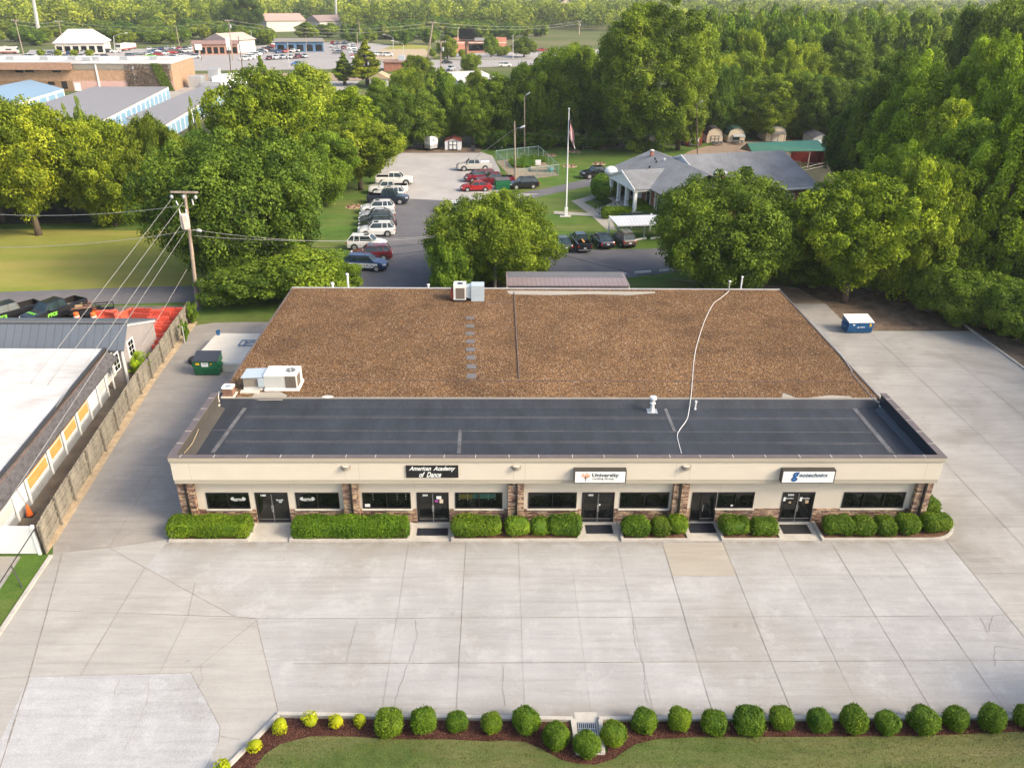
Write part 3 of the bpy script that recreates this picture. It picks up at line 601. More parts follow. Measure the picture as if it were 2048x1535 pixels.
ln = MB(); ln.tube([G(610, 760, ZG+.02), G(900, 761, ZG+.02), G(1250, 762, ZG+.02), G(1715, 763, ZG+.02)], .035, 6); ln.tube([G(1028, 585, ZG+.02), G(1032, 660, ZG+.02), G(1038, 758, ZG+.02)], .05, 6)
ln.tube([G(976, 605, ZG+.02), G(1000, 603, ZG+.02), G(1028, 605, ZG+.02)], .035, 6)
tag(ln.build('gas_pipe', M['darkpole']), 'thin dark gas pipe running along and across the gravel roof', 'pipe')
bp = MB(); rr = random.Random(9)
def blob(pts, z_): bp = MB(); bp.flat(GP(pts, z_), z_); bp.build('bare_roof_patch', M['tan2'], mall)
blob([(1563, 797), (1566, 785), (1580, 790), (1595, 797), (1625, 794), (1660, 790), (1700, 792), (1712, 798)], ZG+.006)
blob([(500, 797), (512, 784), (560, 783), (575, 790), (565, 800), (520, 800)], ZG+.006)
blob([(1015, 584), (1020, 588), (1100, 590), (1180, 588), (1260, 590), (1310, 586), (1310, 583), (1015, 581)], ZG+.006)
# openings: windows and doors
for a, b, n in wins:
    fr = MB(); y0, y1 = WY-.03, WY+.06
    fr.box(a, b, y0, y1, 2.05, 2.12); fr.box(a, b, y0, y1, 1.0, 1.07); fr.box(a, a+.06, y0, y1, 1.07, 2.05); fr.box(b-.06, b, y0, y1, 1.07, 2.05)
    for k in range(1, n):
        xm = a+(b-a)*k/n; fr.box(xm-.035, xm+.035, y0, y1, 1.07, 2.05)
    wo = fr.build('window', M['black'], mall)
    q = MB(); q.box(a+.06, b-.06, WY+.03, WY+.05, 1.07, 2.05); q.build('pane', M['glass'], wo)
    q = MB(); q.box(a-.08, b+.08, WY-.13, WY-.031, .93, 1.0); q.build('sill', M['sill'], wo)
def dumbbell(cx, cz, wd, parent, y=WY-.035):
    q = MB(); q.box(cx-wd/2, cx+wd/2, y, y+.006, cz-.02, cz+.02)
    for s_ in (-1, 1):
        for k, h in ((.5, .05), (.44, .1), (.36, .12)): q.box(cx+s_*wd*k-.035*wd/.8, cx+s_*wd*k+.035*wd/.8, y, y+.006, cz-h*wd/.8, cz+h*wd/.8)
    q.build('dumbbell_decal', M['signwht'], parent)
W_ = [o for o in mall.children if o.name.startswith('window')]
yd = WY+.018
for wo, cx in ((W_[0], -15.0), (W_[1], -11.0)):
    dumbbell(cx, 1.66, .8, wo, yd); text('decal_text', 'GET FIT', .5, (cx, yd, 1.56), M['signwht'], wo, bold=.02, height=.09)
q = MB(); q.box(-7.7, -7.4, WY+.02, WY+.027, 1.1, 1.3); q.build('window_poster', M['signwht'], W_[2])
q = MB(); q.box(-2.15, -1.4, WY+.02, WY+.027, 1.65, 2.0, 0); q.box(-1.38, -.1, WY+.02, WY+.027, 1.68, 2.0, 1)
q.build('wall_colour_panel', [mat('dim_olive_panel', (.05, .05, .008), .5), mat('dim_teal_panel', (.012, .055, .045), .5)], W_[3])
q = MB()
for x in (-7.2, -6.4, -5.8, -5.3, -2.2, -1.7, -.5, -.1):
    for zz in (1.95, 1.8, 1.6): q.box(x, x+.025, WY+.018, WY+.026, zz, zz+.03)
q.build('hanging_decoration', M['signwht'], W_[3])
q = MB(); q.box(13.8, 13.95, WY+.02, WY+.026, 1.1, 1.22); q.build('window_note', M['signwht'], W_[6])
for i, (a, b, n) in enumerate(doors):
    fr = MB(); y0, y1 = WY-.03, WY+.1
    fr.box(a, b, y0, y1, 2.06, 2.12); fr.box(a, a+.06, y0, y1, .02, 2.06); fr.box(b-.06, b, y0, y1, .02, 2.06)
    if n == 1: fr.box(a+.56, a+.62, y0, y1, .02, 2.06)
    do = fr.build('door', M['black'], mall)
    lv = [(a+.06, (a+b)/2), ((a+b)/2, b-.06)] if n == 2 else [(a+.62, b-.06)]
    for (p, r_) in lv:
        q = MB(); q.box(p+.005, r_-.005, WY, WY+.045, .03, .28, 0); q.box(p+.005, p+.07, WY, WY+.045, .28, 2.05, 0); q.box(r_-.07, r_-.005, WY, WY+.045, .28, 2.05, 0)
        q.box(p+.07, r_-.07, WY, WY+.045, 1.97, 2.05, 0); q.box(p+.07, r_-.07, WY+.02, WY+.03, .28, 1.97, 1); q.box(p+.02, r_-.02, WY-.006, WY-.001, .26, .275, 2)
        q.build('door_leaf', [M['black'], M['glass'], M['metal']], do)
    if n == 1: q = MB(); q.box(a+.06, a+.56, WY+.02, WY+.03, .1, 2.06); q.build('side_light', M['glass'], do)
    h = MB(); xm = (a+b)/2
    if n == 2: h.tube([(xm-.04, WY-.05, .8), (xm-.04, WY-.09, .85), (xm-.04, WY-.09, 1.2), (xm-.04, WY-.05, 1.25)], .012, 6); h.tube([(xm+.04, WY-.05, .8), (xm+.04, WY-.09, .85), (xm+.04, WY-.09, 1.2), (xm+.04, WY-.05, 1.25)], .012, 6); h.box(xm-.008, xm+.008, WY-.034, WY-.03, .05, 2.05)
    else: h.tube([(a+.7, WY-.05, .8), (a+.7, WY-.09, .85), (a+.7, WY-.09, 1.2), (a+.7, WY-.05, 1.25)], .012, 6)
    h.build('handle', M['metal'], do)
    h = MB(); h.box(a+.03, b-.03, WY-.14, WY-.031, 0.016, .035); h.build('threshold', M['metal'], do)
    t = ['100', '200', '400', None, '500'][i]
    if t: text('door_number', t, .30 if i < 3 else .36, (a+.49, WY-.012, 1.93), M['signwht'], do, bold=.03, height=.13)
    yl = WY-.012
    if i == 0: dumbbell((a+b)/2+.45, 1.6, .38, do, yl); q = MB(); q.box(-12.67, -12.5, yl, yl+.006, 1.42, 1.52); q.build('door_decal', M['unitblue'], do)
    if i == 1:
        for (p, r_, z0, z1, mm) in ((-3.5, -3.22, 1.66, 1.86, M['signwht']), (-3.6, -3.4, 1.43, 1.6, M['plum']), (-3.33, -3.12, 1.38, 1.64, M['cream'])):
            q = MB(); q.box(p, r_, yl, yl+.006, z0, z1); q.build('door_notice', mm, do)
    if i == 2: q = MB(); q.cyl((6.05, yl, 1.25), (6.05, yl+.006, 1.25), .055, n=12); q.build('door_decal', M['signwht'], do)
    if i == 4:
        for cx in (17.15, 18.12):
            text('decal_text', 'geotechnics', .56, (cx, yl, 1.68), M['signwht'], do, bold=.02, height=.1); text('decal_text', 'g', .17, (cx-.24, yl-.004, 1.63), M['signwht'], do, bold=.06, height=.27)
            q = MB(); q.box(cx+.05, cx+.05+(.14 if cx < 17.5 else .2), yl, yl+.006, 1.34, 1.46 if cx < 17.5 else 1.56); q.build('door_notice', M['sand'], do)
for x in (-17.72, -8.35, 1.15, 10.62, 24.85):
    q = MB(); q.box(x-.055, x+.055, PY-.11, PY-.001, .12, 3.1); q.box(x-.075, x+.075, PY-.13, PY-.001, .1, .2); q.box(x-.09, x+.09, PY-.14, PY-.001, 3.02, 3.09)
    q.build('downspout', M['black'], mall)
for x in (-10.6, 8.0, 17.7, -13.0, -5.6, -1.8, 4.3, 16.2):
    q = MB(); q.cyl((x, 38.86, 3.085), (x, 38.86, 3.1), .1, n=12); q.build('soffit_light', M['soff'] if 'soff' in M else M['lampglass'], mall)
# signs
def boxsign(name, label, x0, x1, z0, z1, y0):
    t = thing(name, label, 'shop sign', ((x0+x1)/2, FY-.02, z0))
    q = MB(); q.box(x0, x1, y0+.03, FY-.002, z0, z1); q.box(x0, x1, y0, y0+.03, z1-.06, z1); q.box(x0, x1, y0, y0+.03, z0, z0+.04); q.box(x0, x0+.05, y0, y0+.03, z0+.04, z1-.06); q.box(x1-.05, x1, y0, y0+.03, z0+.04, z1-.06)
    q.build('sign_cabinet', M['signframe'], t); q = MB(); q.box(x0+.05, x1-.05, y0+.008, y0+.029, z0+.04, z1-.06); q.build('sign_face', M['signwht'], t); return t
t = thing('shop_sign', 'flat black sign reading American Academy of Dance in white script', 'shop sign', (-3.63, FY, 3.55))
q = MB(); q.box(-5.1, -2.16, FY-.06, FY-.002, 3.55, 4.34); q.build('sign_panel', M['signblk'], t)
text('lettering', 'American  Academy', 2.6, (-3.62, FY-.066, 4.13), M['signwht'], t, shear=.45, bold=.025, height=.36); text('lettering', 'of  Dance', 1.25, (-3.75, FY-.066, 3.76), M['signwht'], t, shear=.45, bold=.025, height=.36)
t = boxsign('shop_sign', 'white box sign reading University Lending Group beside an orange tree emblem', 4.36, 7.3, 3.36, 4.2, 38.2)
y = 38.2
text('lettering', 'University', 1.5, (6.12, y, 3.87), mat('sign_ink_grey', (.03, .035, .045), .5), t, height=.32, bold=.02); text('lettering', 'Lending Group', 1.2, (6.0, y, 3.66), M['black'], t, bold=.01, height=.13)
q = MB(); q.box(5.4, 6.85, y, y+.006, 3.53, 3.54)
q.tube([(5.02, y, 3.5), (5.02, y, 3.8)], .014, 5); q.tube([(5.02, y, 3.65), (4.93, y, 3.78)], .01, 5); q.tube([(5.02, y, 3.65), (5.12, y, 3.8)], .01, 5); q.build('emblem_trunk', M['black'], t)
q = MB(); rr = random.Random(2)
for k in range(60):
    a, r_ = rr.uniform(0, 6.28), .24*math.sqrt(rr.random()); cx, cz = 5.02+r_*math.cos(a), 3.86+r_*.75*math.sin(a)
    q.cyl((cx, y-.001-.0006*k/10, cz), (cx, y+.006, cz), .022, n=6)
q.build('emblem_leaves', mat('emblem_orange', (.65, .26, .06), .6), t)
t = boxsign('shop_sign', 'white box sign with a big blue g and the word eotechnics', 16.12, 19.15, 3.36, 4.2, 38.2)
bl = mat('sign_blue', (.01, .08, .25), .5); text('lettering', 'eotechnics', 1.62, (17.9, y, 3.9), mat('sign_navy', (.02, .05, .12), .5), t, shear=.2, height=.25, bold=.02)
text('emblem', 'g', .42, (16.88, y-.004, 3.78), bl, t, shear=.15, bold=.045, height=.62); q = MB(); q.box(17.3, 18.4, y, y+.006, 3.74, 3.755); q.build('sign_underline', M['metal'], t)
for i, x in enumerate((-8.45, 1.12, 10.72)):
    t = thing('wall_light', ['grey half round wall light above the second stone pillar, left of the black sign', 'grey half round wall light between the black sign and the tree emblem sign', 'grey half round wall light on the fascia left of the blue g sign'][i], 'wall light', (x, FY, 4.1), 0, 'half round wall lights on the fascia')
    q = MB(); pr = [(x+.27*math.cos(a), FY-.002-.24*math.sin(a)) for a in [math.pi*k/10 for k in range(11)]]; q.prism(pr, 4.12, 4.32, 0); q.build('shade', M['lead'], t)
    q = MB(); q.prism([(x+.2*math.cos(a), FY-.03-.16*math.sin(a)) for a in [math.pi*k/8 for k in range(9)]], 4.321, 4.33, 0); q.build('lamp_opening', M['sill'], t)
# ------------------------------------------------------------------ roof equipment
z = ZG
t = thing('rooftop_unit', 'large white rooftop air conditioner with a grey hood at its left', 'air conditioner', (-15, 48.2, z))
q = MB(); q.box(-15.35, -13.2, 47.9, 49.4, z+.18, z+1.15); q.build('cabinet', M['unitwhite'], t)
q = MB(); q.box(-15.3, -14.0, 47.88, 47.899, z+.26, z+.9); q.box(-15.3, -14.0, 47.879, 47.899, z+.92, z+1.1); q.build('side_panel', M['paintmetal'], t)
q = MB(); q.box(-13.96, -13.26, 47.87, 47.899, z+.25, z+1.08); q.box(-13.199, -13.17, 48.0, 48.8, z+.25, z+1.05); q.build('coil', M['coil'], t)
q = MB(); q.cyl((-13.75, 48.75, z+1.151), (-13.75, 48.75, z+1.16), .33, n=20, m=0)
for k in range(4): a = k*math.pi/2+.3; q.box(-13.75-.02, -13.75+.28, 48.7, 48.8, z+1.161, z+1.166, 1, rz=a, c=(-13.75, 48.75, z+1.16))
q.build('fan', [M['black'], M['paintmetal']], t)
q = MB(); q.extr([(-16.75, 48.0, z+.2), (-16.75, 48.0, z+.95), (-15.352, 48.0, z+1.0), (-15.352, 48.0, z+.2)], (0, 1.3, 0)); q.extr([(-16.85, 47.9, z+.93), (-16.85, 47.9, z+.97), (-15.353, 47.9, z+1.03), (-15.353, 47.9, z+.99)], (0, 1.45, 0), 1); q.build('duct_hood', [M['paintmetal'], M['unitblue']], t)
q = MB(); q.box(-15.75, -15.36, 47.85, 47.999, z+.35, z+.9); q.box(-16.7, -15.8, 47.97, 47.998, z+.3, z+.85, 1); q.build('control_box', [M['unitblue'], M['lead']], t)
q = MB(); q.box(-16.9, -15.7, 47.5, 47.85, z+.01, z+.12); q.box(-15.4, -13.1, 47.85, 47.93, z+.02, z+.18, 1); q.box(-13.2, -13.1, 47.93, 49.4, z+.02, z+.18, 1); q.box(-16.8, -15.5, 48.0, 49.3, z, z+.19, 1); q.build('base_frame', [M['sill'], M['unitwhite']], t)
t = thing('condenser', 'small brown condenser with a white lid at the left edge of the roof', 'air conditioner', (-17.5, 47.2, z))
q = MB(); q.box(-17.85, -17.2, 46.95, 47.6, z+.08, z+.62, 0); q.build('coil', M['rust'], t)
q = MB(); q.prism([(-17.9, 47.0), (-17.8, 46.9), (-17.25, 46.9), (-17.15, 47.0), (-17.15, 47.55), (-17.25, 47.65), (-17.8, 47.65), (-17.9, 47.55)], z+.62, z+.68); q.cyl((-17.52, 47.27, z+.681), (-17.52, 47.27, z+.7), .2, n=14, m=1); q.build('lid', [M['unitwhite'], M['metal']], t)
q = MB(); q.box(-17.95, -17.1, 46.85, 47.7, z, z+.079); q.tube([(-17.9, 47.2, z+.3), (-18.1, 47.1, z+.35), (-18.1, 46.8, z+.1), (-17.95, 46.5, z-.1)], .03); q.build('base_pad', M['sill'], t)
t = thing('rooftop_unit', 'tall narrow white condenser with a fan on top at the back edge of the roof', 'air conditioner', (-3, 65.3, z))
q = MB(); q.box(-3.7, -2.65, 64.9, 66.0, z+.15, z+1.45); q.build('cabinet', M['unitwhite'], t); q = MB(); q.box(-3.5, -2.75, 64.87, 64.899, z+.25, z+1.2); q.build('coil', M['coil'], t)
q = MB(); q.cyl((-3.15, 65.4, z+1.451), (-3.15, 65.4, z+1.46), .28, n=18); q.build('fan', M['black'], t); q = MB(); q.box(-3.95, -3.701, 65, 65.8, z+.15, z+1.0); q.build('side_panel', mat('oxide_red', (.20, .035, .025), .7), t)
q = MB(); q.box(-3.7, -2.6, 64.8, 66, z, z+.15); q.build('base_frame', M['black'], t)
t = thing('duct_box', 'blue grey sheet metal duct box beside the narrow condenser at the back of the roof', 'duct', (-1.9, 65.4, z))
q = MB(); q.box(-2.2, -1.1, 64.9, 66, z+.02, z+1.4); q.build('casing', M['unitblue'], t); q = MB(); q.extr([(-2.62, 65.1, z+.3), (-2.62, 65.1, z+1.2), (-2.202, 65.0, z+1.35), (-2.202, 65.0, z+.2)], (0, .85, 0)); q.box(-2.2, -1.12, 64.88, 64.897, z+.7, z+.73); q.build('transition', M['unitblue'], t)
for i, (a, b) in enumerate(((940, 636), (940, 652), (940, 667), (941, 683), (941, 699), (942, 715), (943, 733), (943, 752))):
    p = G(a, b, z); q = MB(); w2 = .27+.015*i; q.av = .5; q.box(p.x-.33, p.x+.33, p.y-w2, p.y+w2, z+.002, z+.03)
    tag(q.build('roof_patch', M['padgrey'] if 'padgrey' in M else M['asphalt']), 'square grey walkway pad in the single file row down the gravel roof', 'walkway pad', 'grey walkway pads on the gravel roof')
t = thing('roof_vent', 'capped white vent flue standing on a pale flashing on the black roof', 'roof vent', G(1304, 822, ZM)); p = G(1304, 822, ZM)
q = MB(); q.lathe([(.16, 0.02), (.13, .3), (.11, .42), (.11, .85)], p, 12); q.build('flue', M['unitwhite'], t); q = MB(); q.lathe([(.12, .56), (.2, .6), (.12, .66)], p, 12); q.lathe([(.2, .86), (.24, .92), (.22, 1.05), (.1, 1.1)], p, 12); q.build('cowl', M['white'], t)
q = MB(); q.box(p.x-.33, p.x+.33, p.y-.3, p.y+.3, ZM+.005, ZM+.02); q.build('flashing', M['metal'], t)
def pipevent(px, py, zb, h, r, label, m=None):
    p = G(px, py, zb); q = MB(); q.lathe([(r*1.8, -.02), (r*1.1, .1), (r, .12), (r, h), (r*.7, h)], p, 10); q.lathe([(r*1.6, h-.12), (r*1.6, h), (r*.5, h+.03)], p, 10)
    tag(q.build('vent_pipe', m or M['white'], origin=p), label, 'vent pipe', None)
pipevent(1390, 818, ZM, .6, .05, 'thin white vent pipe in a dark collar right of the capped flue'); pipevent(697, 579, ZG-.3, 1.5, .09, 'tall thick white pipe behind the back roof edge, left part'); pipevent(666, 580, ZG-.3, .7, .1, 'short stub pipe behind the back roof edge, left of the tall pipe')
pipevent(1481, 580, ZG-.3, 1.3, .07, 'white pipe behind the back roof edge right of the cable mast'); pipevent(857, 580, ZG-.3, .55, .08, 'short stub pipe behind the back roof edge, left of the narrow condenser')
def cable(name, pts, r, m, label, cat, z_): 
    q = MB(); P3 = [G(a, b, zz+r) for a, b, zz in pts]
    # smooth
    out = []
    for i in range(len(P3)-1):
        p0, p1, p2, p3 = P3[max(i-1, 0)], P3[i], P3[i+1], P3[min(i+2, len(P3)-1)]
        for k in range(5):
            t_ = k/5; out.append(.5*((2*p1)+(p2-p0)*t_+(2*p0-5*p1+4*p2-p3)*t_*t_+(3*p1-p0-3*p2+p3)*t_**3))
    q.tube(out+[P3[-1]], r, 5); return tag(q.build(name, m), label, cat)
cable('roof_cable', [(1457, 583, ZG+.05), (1440, 597, ZG), (1427, 607, ZG), (1410, 640, ZG), (1395, 685, ZG), (1388, 720, ZG), (1384, 770, ZG), (1381, 800, ZG+.03), (1377, 826, ZM), (1373, 840, ZM), (1360, 858, ZM), (1355, 868, ZM), (1356, 880, ZM), (1363, 906, ZM)], .021, M['white'], 'long white cable snaking down the whole roof from the back mast', 'cable', z)
cable('roof_cable', [(1700, 742, ZG), (1748, 797, ZG+.03), (1760, 808, ZM+.15), (1773, 832, ZM), (1795, 856, ZM), (1815, 865, ZM+.1), (1825, 880, ZM+.1), (1840, 892, ZM+.1), (1845, 908, ZM+.1)], .02, M['galv'], 'thin grey cable curling beside the right parapet', 'cable', z)
cable('roof_cable', [(397, 858, ZM+.7), (390, 875, ZM+.6), (383, 888, ZM+.5), (368, 906, ZM+.3)], .02, M['sand'], 'short tan cord hanging on the left parapet', 'cable', z)
cable('downlead', [(1620, 640, ZG+.05), (1650, 668, ZG+.05), (1676, 700, ZG+.05), (1705, 742, ZG+.05)], .02, M['white'], 'white conduit along the right edge of the gravel roof', 'cable', z)
t = thing('cable_mast', 'short pipe mast with white insulator where the long white roof cable starts', 'mast', G(1457, 583, ZG)); p = G(1457, 583, ZG)
q = MB(); q.tube([p, p+Vector((0, 0, .9))], .05, 8); q.build('pole', M['galv'], t); q = MB(); q.lathe([(.06, .85), (.12, .9), (.12, 1.0), (.05, 1.05)], p, 8); q.build('insulator', M['white'], t)
q = MB(); p = G(655, 794, ZG); q.lathe([(.0, 0), (.42, .0), (.38, .05), (.1, .1), (0, .1)], p, 9); o = tag(q.build('roof_debris', M['sill'], origin=p), 'pale flat scrap lying on the gravel near the black roof', 'debris'); o.scale = (1, .45, 1)
# brown roofed outbuilding behind
x0 = F(1013, 570, 69.6).x; x1 = F(1260, 570, 69.6).x; x0b = F(1020, 543, 74).x; x1b = F(1237, 542, 74).x
ze = F(1013, 570, 69.6).z; zt = F(1020, 543, 74).z
t = thing('outbuilding', 'small building with a dusty pink ribbed metal roof just behind the gravel roof', 'outbuilding', ((x0+x1)/2, 71.5, 0))
q = MB(); q.box(x0+.2, x1-.2, 69.9, 73.8, 0, ze-.1); q.build('wall', M['dkwall'] if 'dkwall' in M else M['asphalt2'], t)
q = MB(); q.extr([(x0, 69.6, ze), (x0, 69.6, ze-.12), (x0, 74, zt-.12), (x0, 74, zt)], (x1-x0, 0, 0)); q.build('roof', seams('pink_metal_roof', (.265, .205, .20), .42, 0, dark=.35, wd=.09), t)
q = MB(); q.box(x0, x0+.1, 69.6, 69.7, 0, ze-.13); q.box(x1-.1, x1, 69.6, 69.7, 0, ze-.13); q.build('corner_post', M['cream'], t)
# ================================================================== FOLIAGE
def leafmat(name, dark, mid, light, transl=.28, gloss=.1):
    m = bpy.data.materials.new(name); m.use_nodes = True; nt = m.node_tree
    for n in list(nt.nodes): nt.nodes.remove(n)
    out = N(nt, 'ShaderNodeOutputMaterial'); at = N(nt, 'ShaderNodeAttribute', attribute_name='tint'); oi = N(nt, 'ShaderNodeObjectInfo')
    c = ramp(nt, at.outputs['Fac'], [(0, dark), (.5, mid), (1, light)])
    c = mixc(nt, 1, c, oi.outputs['Color'], 'MULTIPLY')
    c = mixc(nt, 1, c, ramp(nt, oi.outputs['Random'], [(0, (.82, .9, .9)), (1, (1.18, 1.08, 1.0))]), 'MULTIPLY')
    d = N(nt, 'ShaderNodeBsdfPrincipled'); d.inputs['Roughness'].default_value = .55; d.inputs['Specular IOR Level'].default_value = gloss; lk(nt, c, d.inputs['Base Color'])
    t = N(nt, 'ShaderNodeBsdfTranslucent'); lk(nt, mixc(nt, 1, c, (1.25, 1.3, .6), 'MULTIPLY'), t.inputs[0])
    mx = N(nt, 'ShaderNodeMixShader', i0=transl); lk(nt, d.outputs[0], mx.inputs[1]); lk(nt, t.outputs[0], mx.inputs[2]); lk(nt, mx.outputs[0], out.inputs[0]); return m
M['leaf'] = leafmat('tree_leaves', (.050, .092, .014), (.142, .212, .025), (.29, .375, .044))
M['leafbush'] = leafmat('clipped_shrub_leaves', (.050, .11, .010), (.13, .215, .014), (.26, .36, .028), .25, .2)
M['leafyel'] = leafmat('golden_shrub_leaves', (.27, .33, .014), (.46, .49, .02), (.64, .58, .03), .3)
M['core'] = mat('inner_twigs', (.02, .03, .008), 1, var=.4, scale=6)
def unit(v): return v/np.maximum(np.linalg.norm(v, axis=-1, keepdims=True), 1e-9)
def quads(pos, nrm, size, r, aspect=.6):
    n = len(pos); t = unit(np.cross(nrm, unit(r.normal(size=(n, 3))))); b = np.cross(nrm, t)
    s = (size*r.uniform(.65, 1.35, n))[:, None]; t = t*s; b = b*s*aspect
    return np.stack([pos-t, pos-b+nrm*s*.12, pos+t, pos+b+nrm*s*.12], 1)
def crownmesh(name, Rr, H, zlo, nclump, per, size, seed, shape='round', crad=(.16, .27), vert=1.0, fill=.5):
    r = np.random.default_rng(seed); ph = r.uniform(0, 6.28, 6)
    n = nclump; d = unit(r.normal(size=(n, 3))); th = np.arctan2(d[:, 1], d[:, 0])
    lob = 1+.13*np.sin(2*th+ph[0])*np.cos(2*d[:, 2]+ph[1])+.10*np.sin(3*th+ph[2]+3*d[:, 2])+.07*np.sin(5*th+ph[3])
    rad = (fill+(1-fill)*r.uniform(0, 1, n)**.45)*lob
    zc = (H+zlo)/2; hz = (H-zlo)/2; rc = r.uniform(*crad, n)*Rr
    C = np.stack([d[:, 0]*rad*Rr, d[:, 1]*rad*Rr, d[:, 2]*rad*hz], 1)
    zt = (C[:, 2]/hz+1)/2
    if shape == 'round': k = np.where(zt < .45, .78+.5*zt, 1.0)
    elif shape == 'oval': k = np.clip(1.05-.45*zt, .3, 1)
    elif shape == 'conic': k = np.clip(1.15-1.05*zt, .08, 1.1)
    elif shape == 'vase': k = .45+.65*np.clip(zt*1.6, 0, 1)
    elif shape == 'spire': k = np.clip(1.1-.75*zt, .2, 1)
    C[:, 0] *= k; C[:, 1] *= k
    C = C*(1-(rc/Rr*.75)[:, None]); C[:, 2] += zc
    if shape == 'conic': rc *= np.clip(1.2-zt, .4, 1)
    rv = np.stack([rc, rc, rc*vert*.85], 1)
    tc = r.uniform(0, 1, n)*.75+.12
    idx = np.repeat(np.arange(n), per); m = len(idx)
    e = unit(r.normal(size=(m, 3))+np.array([0, 0, .35])); lum = 1+.22*np.sin(e[:, 0]*5+idx)*np.sin(e[:, 1]*5+idx*1.7)
    pos = C[idx]+e*rv[idx]*(r.uniform(.62, 1.06, m)*lum)[:, None]
    pos[:, 2] = np.maximum(pos[:, 2], .15)
    nr = unit(e*.8+r.normal(size=(m, 3))*.55+np.array([0, 0, .3]))
    q = quads(pos, nr, size, r)
    tint = np.clip(tc[idx]+r.normal(0, .16, m), 0, 1)
    me = rawmesh(name, q.reshape(-1, 3), 4, M['leaf'], tint)
    return me, C
def trunkmesh(name, H, zlo, Rr, C, seed, thick=.35):
    r = random.Random(seed); b = MB(); top = H*.72
    pts = [(0, 0, -.2), (r.uniform(-.1, .1), r.uniform(-.1, .1), H*.2), (r.uniform(-.3, .3), r.uniform(-.3, .3), H*.45), (r.uniform(-.4, .4), r.uniform(-.4, .4), top)]
    b.tube(pts, [thick*1.35, thick, thick*.7, thick*.2], 8)
    for k in range(9):
        c = C[r.randrange(len(C))]; z0 = max(zlo*.8, H*r.uniform(.15, .5)); t = z0/top; s = (0, 0, z0)
        mid = (c[0]*.45, c[1]*.45, z0+(c[2]-z0)*.6)
        if c[2] > z0-1: b.tube([s, mid, tuple(c)], [thick*.4, thick*.25, thick*.08], 5)
    return b.build(name, M['bark'], world=False, smooth=True)
PROTO = {}
def proto(key, Rr, H, zlo, nclump, per, size, seed, **k):
    cr, C = crownmesh('crown', Rr, H, zlo, nclump, per, size, seed, **k)
    tr = trunkmesh('trunk', H, zlo, Rr, C, seed)
    PROTO[key] = (cr.data, tr.data, Rr, H); bpy.data.objects.remove(cr); bpy.data.objects.remove(tr)
proto('broad1', 8, 15, .6, 300, 300, .165, 1, crad=(.10, .21)); proto('broad2', 8, 15, .4, 260, 340, .17, 2, shape='round', crad=(.11, .24)); proto('broad3', 8, 15, 2.5, 320, 280, .16, 3, shape='vase', crad=(.09, .2))
proto('oval1', 6, 18, .8, 280, 290, .165, 4, shape='oval', crad=(.12, .24)); proto('oval2', 6, 18, .5, 250, 320, .165, 5, shape='oval', crad=(.13, .27))
proto('spire1', 8, 20, 1.5, 360, 250, .16, 6, shape='round', crad=(.07, .15), vert=1.5, fill=.62); proto('spire2', 8, 20, .5, 340, 260, .16, 7, shape='oval', crad=(.07, .15), vert=1.4, fill=.66)
proto('giant', 13, 26, .3, 620, 250, .20, 21, crad=(.07, .14)); proto('big', 11, 16, .3, 520, 260, .165, 22, crad=(.08, .16))
proto('conic', 4, 14, .6, 120, 260, .17, 8, shape='conic', crad=(.18, .3), vert=.7)
proto('bush', 3, 5, .1, 90, 330, .10, 9, shape='round', crad=(.16, .3)); proto('wisp', 2.5, 5.5, .3, 60, 200, .10, 10, shape='vase', crad=(.14, .26), vert=1.4)
proto('mid1', 6.5, 14, .6, 80, 200, .40, 11, crad=(.2, .36)); proto('mid2', 6, 16, .6, 80, 200, .40, 12, shape='oval', crad=(.2, .36)); proto('mid3', 6.5, 13, .6, 90, 180, .40, 13, crad=(.18, .3))
proto('sapling', 1.6, 4.2, 1.2, 22, 60, .25, 14, crad=(.3, .5))
NT = [0]
def put_tree(key, x, y, Rr, H, tint=(1, 1, 1), label='green tree', group=None, name='tree', cat='tree', rz=None, trunk=True, z=0):
    cm, tm, r0, h0 = PROTO[key]; NT[0] += 1
    t = thing(name, label, cat, (x, y, z), random.uniform(0, 6.28) if rz is None else rz, group); t.scale = (Rr/r0, Rr/r0*random.uniform(.94, 1.06), H/h0)
    c = bpy.data.objects.new('crown' if name != 'shrub' else 'foliage', cm); COL.objects.link(c); c.parent = t; c.color = (*tint, 1)
    if trunk: q = bpy.data.objects.new('trunk' if name != 'shrub' else 'stem', tm); COL.objects.link(q); q.parent = t
    return t
def tree_px(key, px, base, top, wd, tint=(1, 1, 1), label='', group=None, **k):
    p = G(px, base); rng = (p-Vector((0, 0, CH))).length; rad = wd/2*rng/FPX/1.04; H = F(px, top, p.y-rad*.0).z*.99
    return put_tree(key, p.x, p.y, rad, max(2, H), tint, label, group, **k)
YG = (1.4, 1.25, .8); LG = (1.35, 1.25, 1.0); DG = (.8, .85, .9); OG = (1.15, 1.0, .8); PG = (1.5, 1.4, 1.3)
T = tree_px
T('broad3', 78, 470, 196, 215, YG, 'broad yellow green tree with exposed trunk base at the left end of the meadow')
T('oval1', 8, 442, 140, 120, LG, 'bright tree at the far left edge of the picture, rising over the blue roof')
T('broad1', 232, 452, 228, 170, YG, 'dense yellow green tree in the meadow tree line, second from the left')
T('broad3', 330, 450, 232, 120, OG, 'narrow leafy tree of the meadow tree line just left of the big dark tree')
T('big', 492, 552, 268, 340, (.68, .78, .8), 'biggest dark green tree, behind the wooden utility pole')
T('bush', 610, 598, 495, 190, LG, 'light green shrub mass under the right side of the biggest dark tree', name='shrub', cat='shrub')
T('bush', 500, 600, 520, 200, DG, 'dark shrub mass at the foot of the biggest dark tree', name='shrub', cat='shrub')
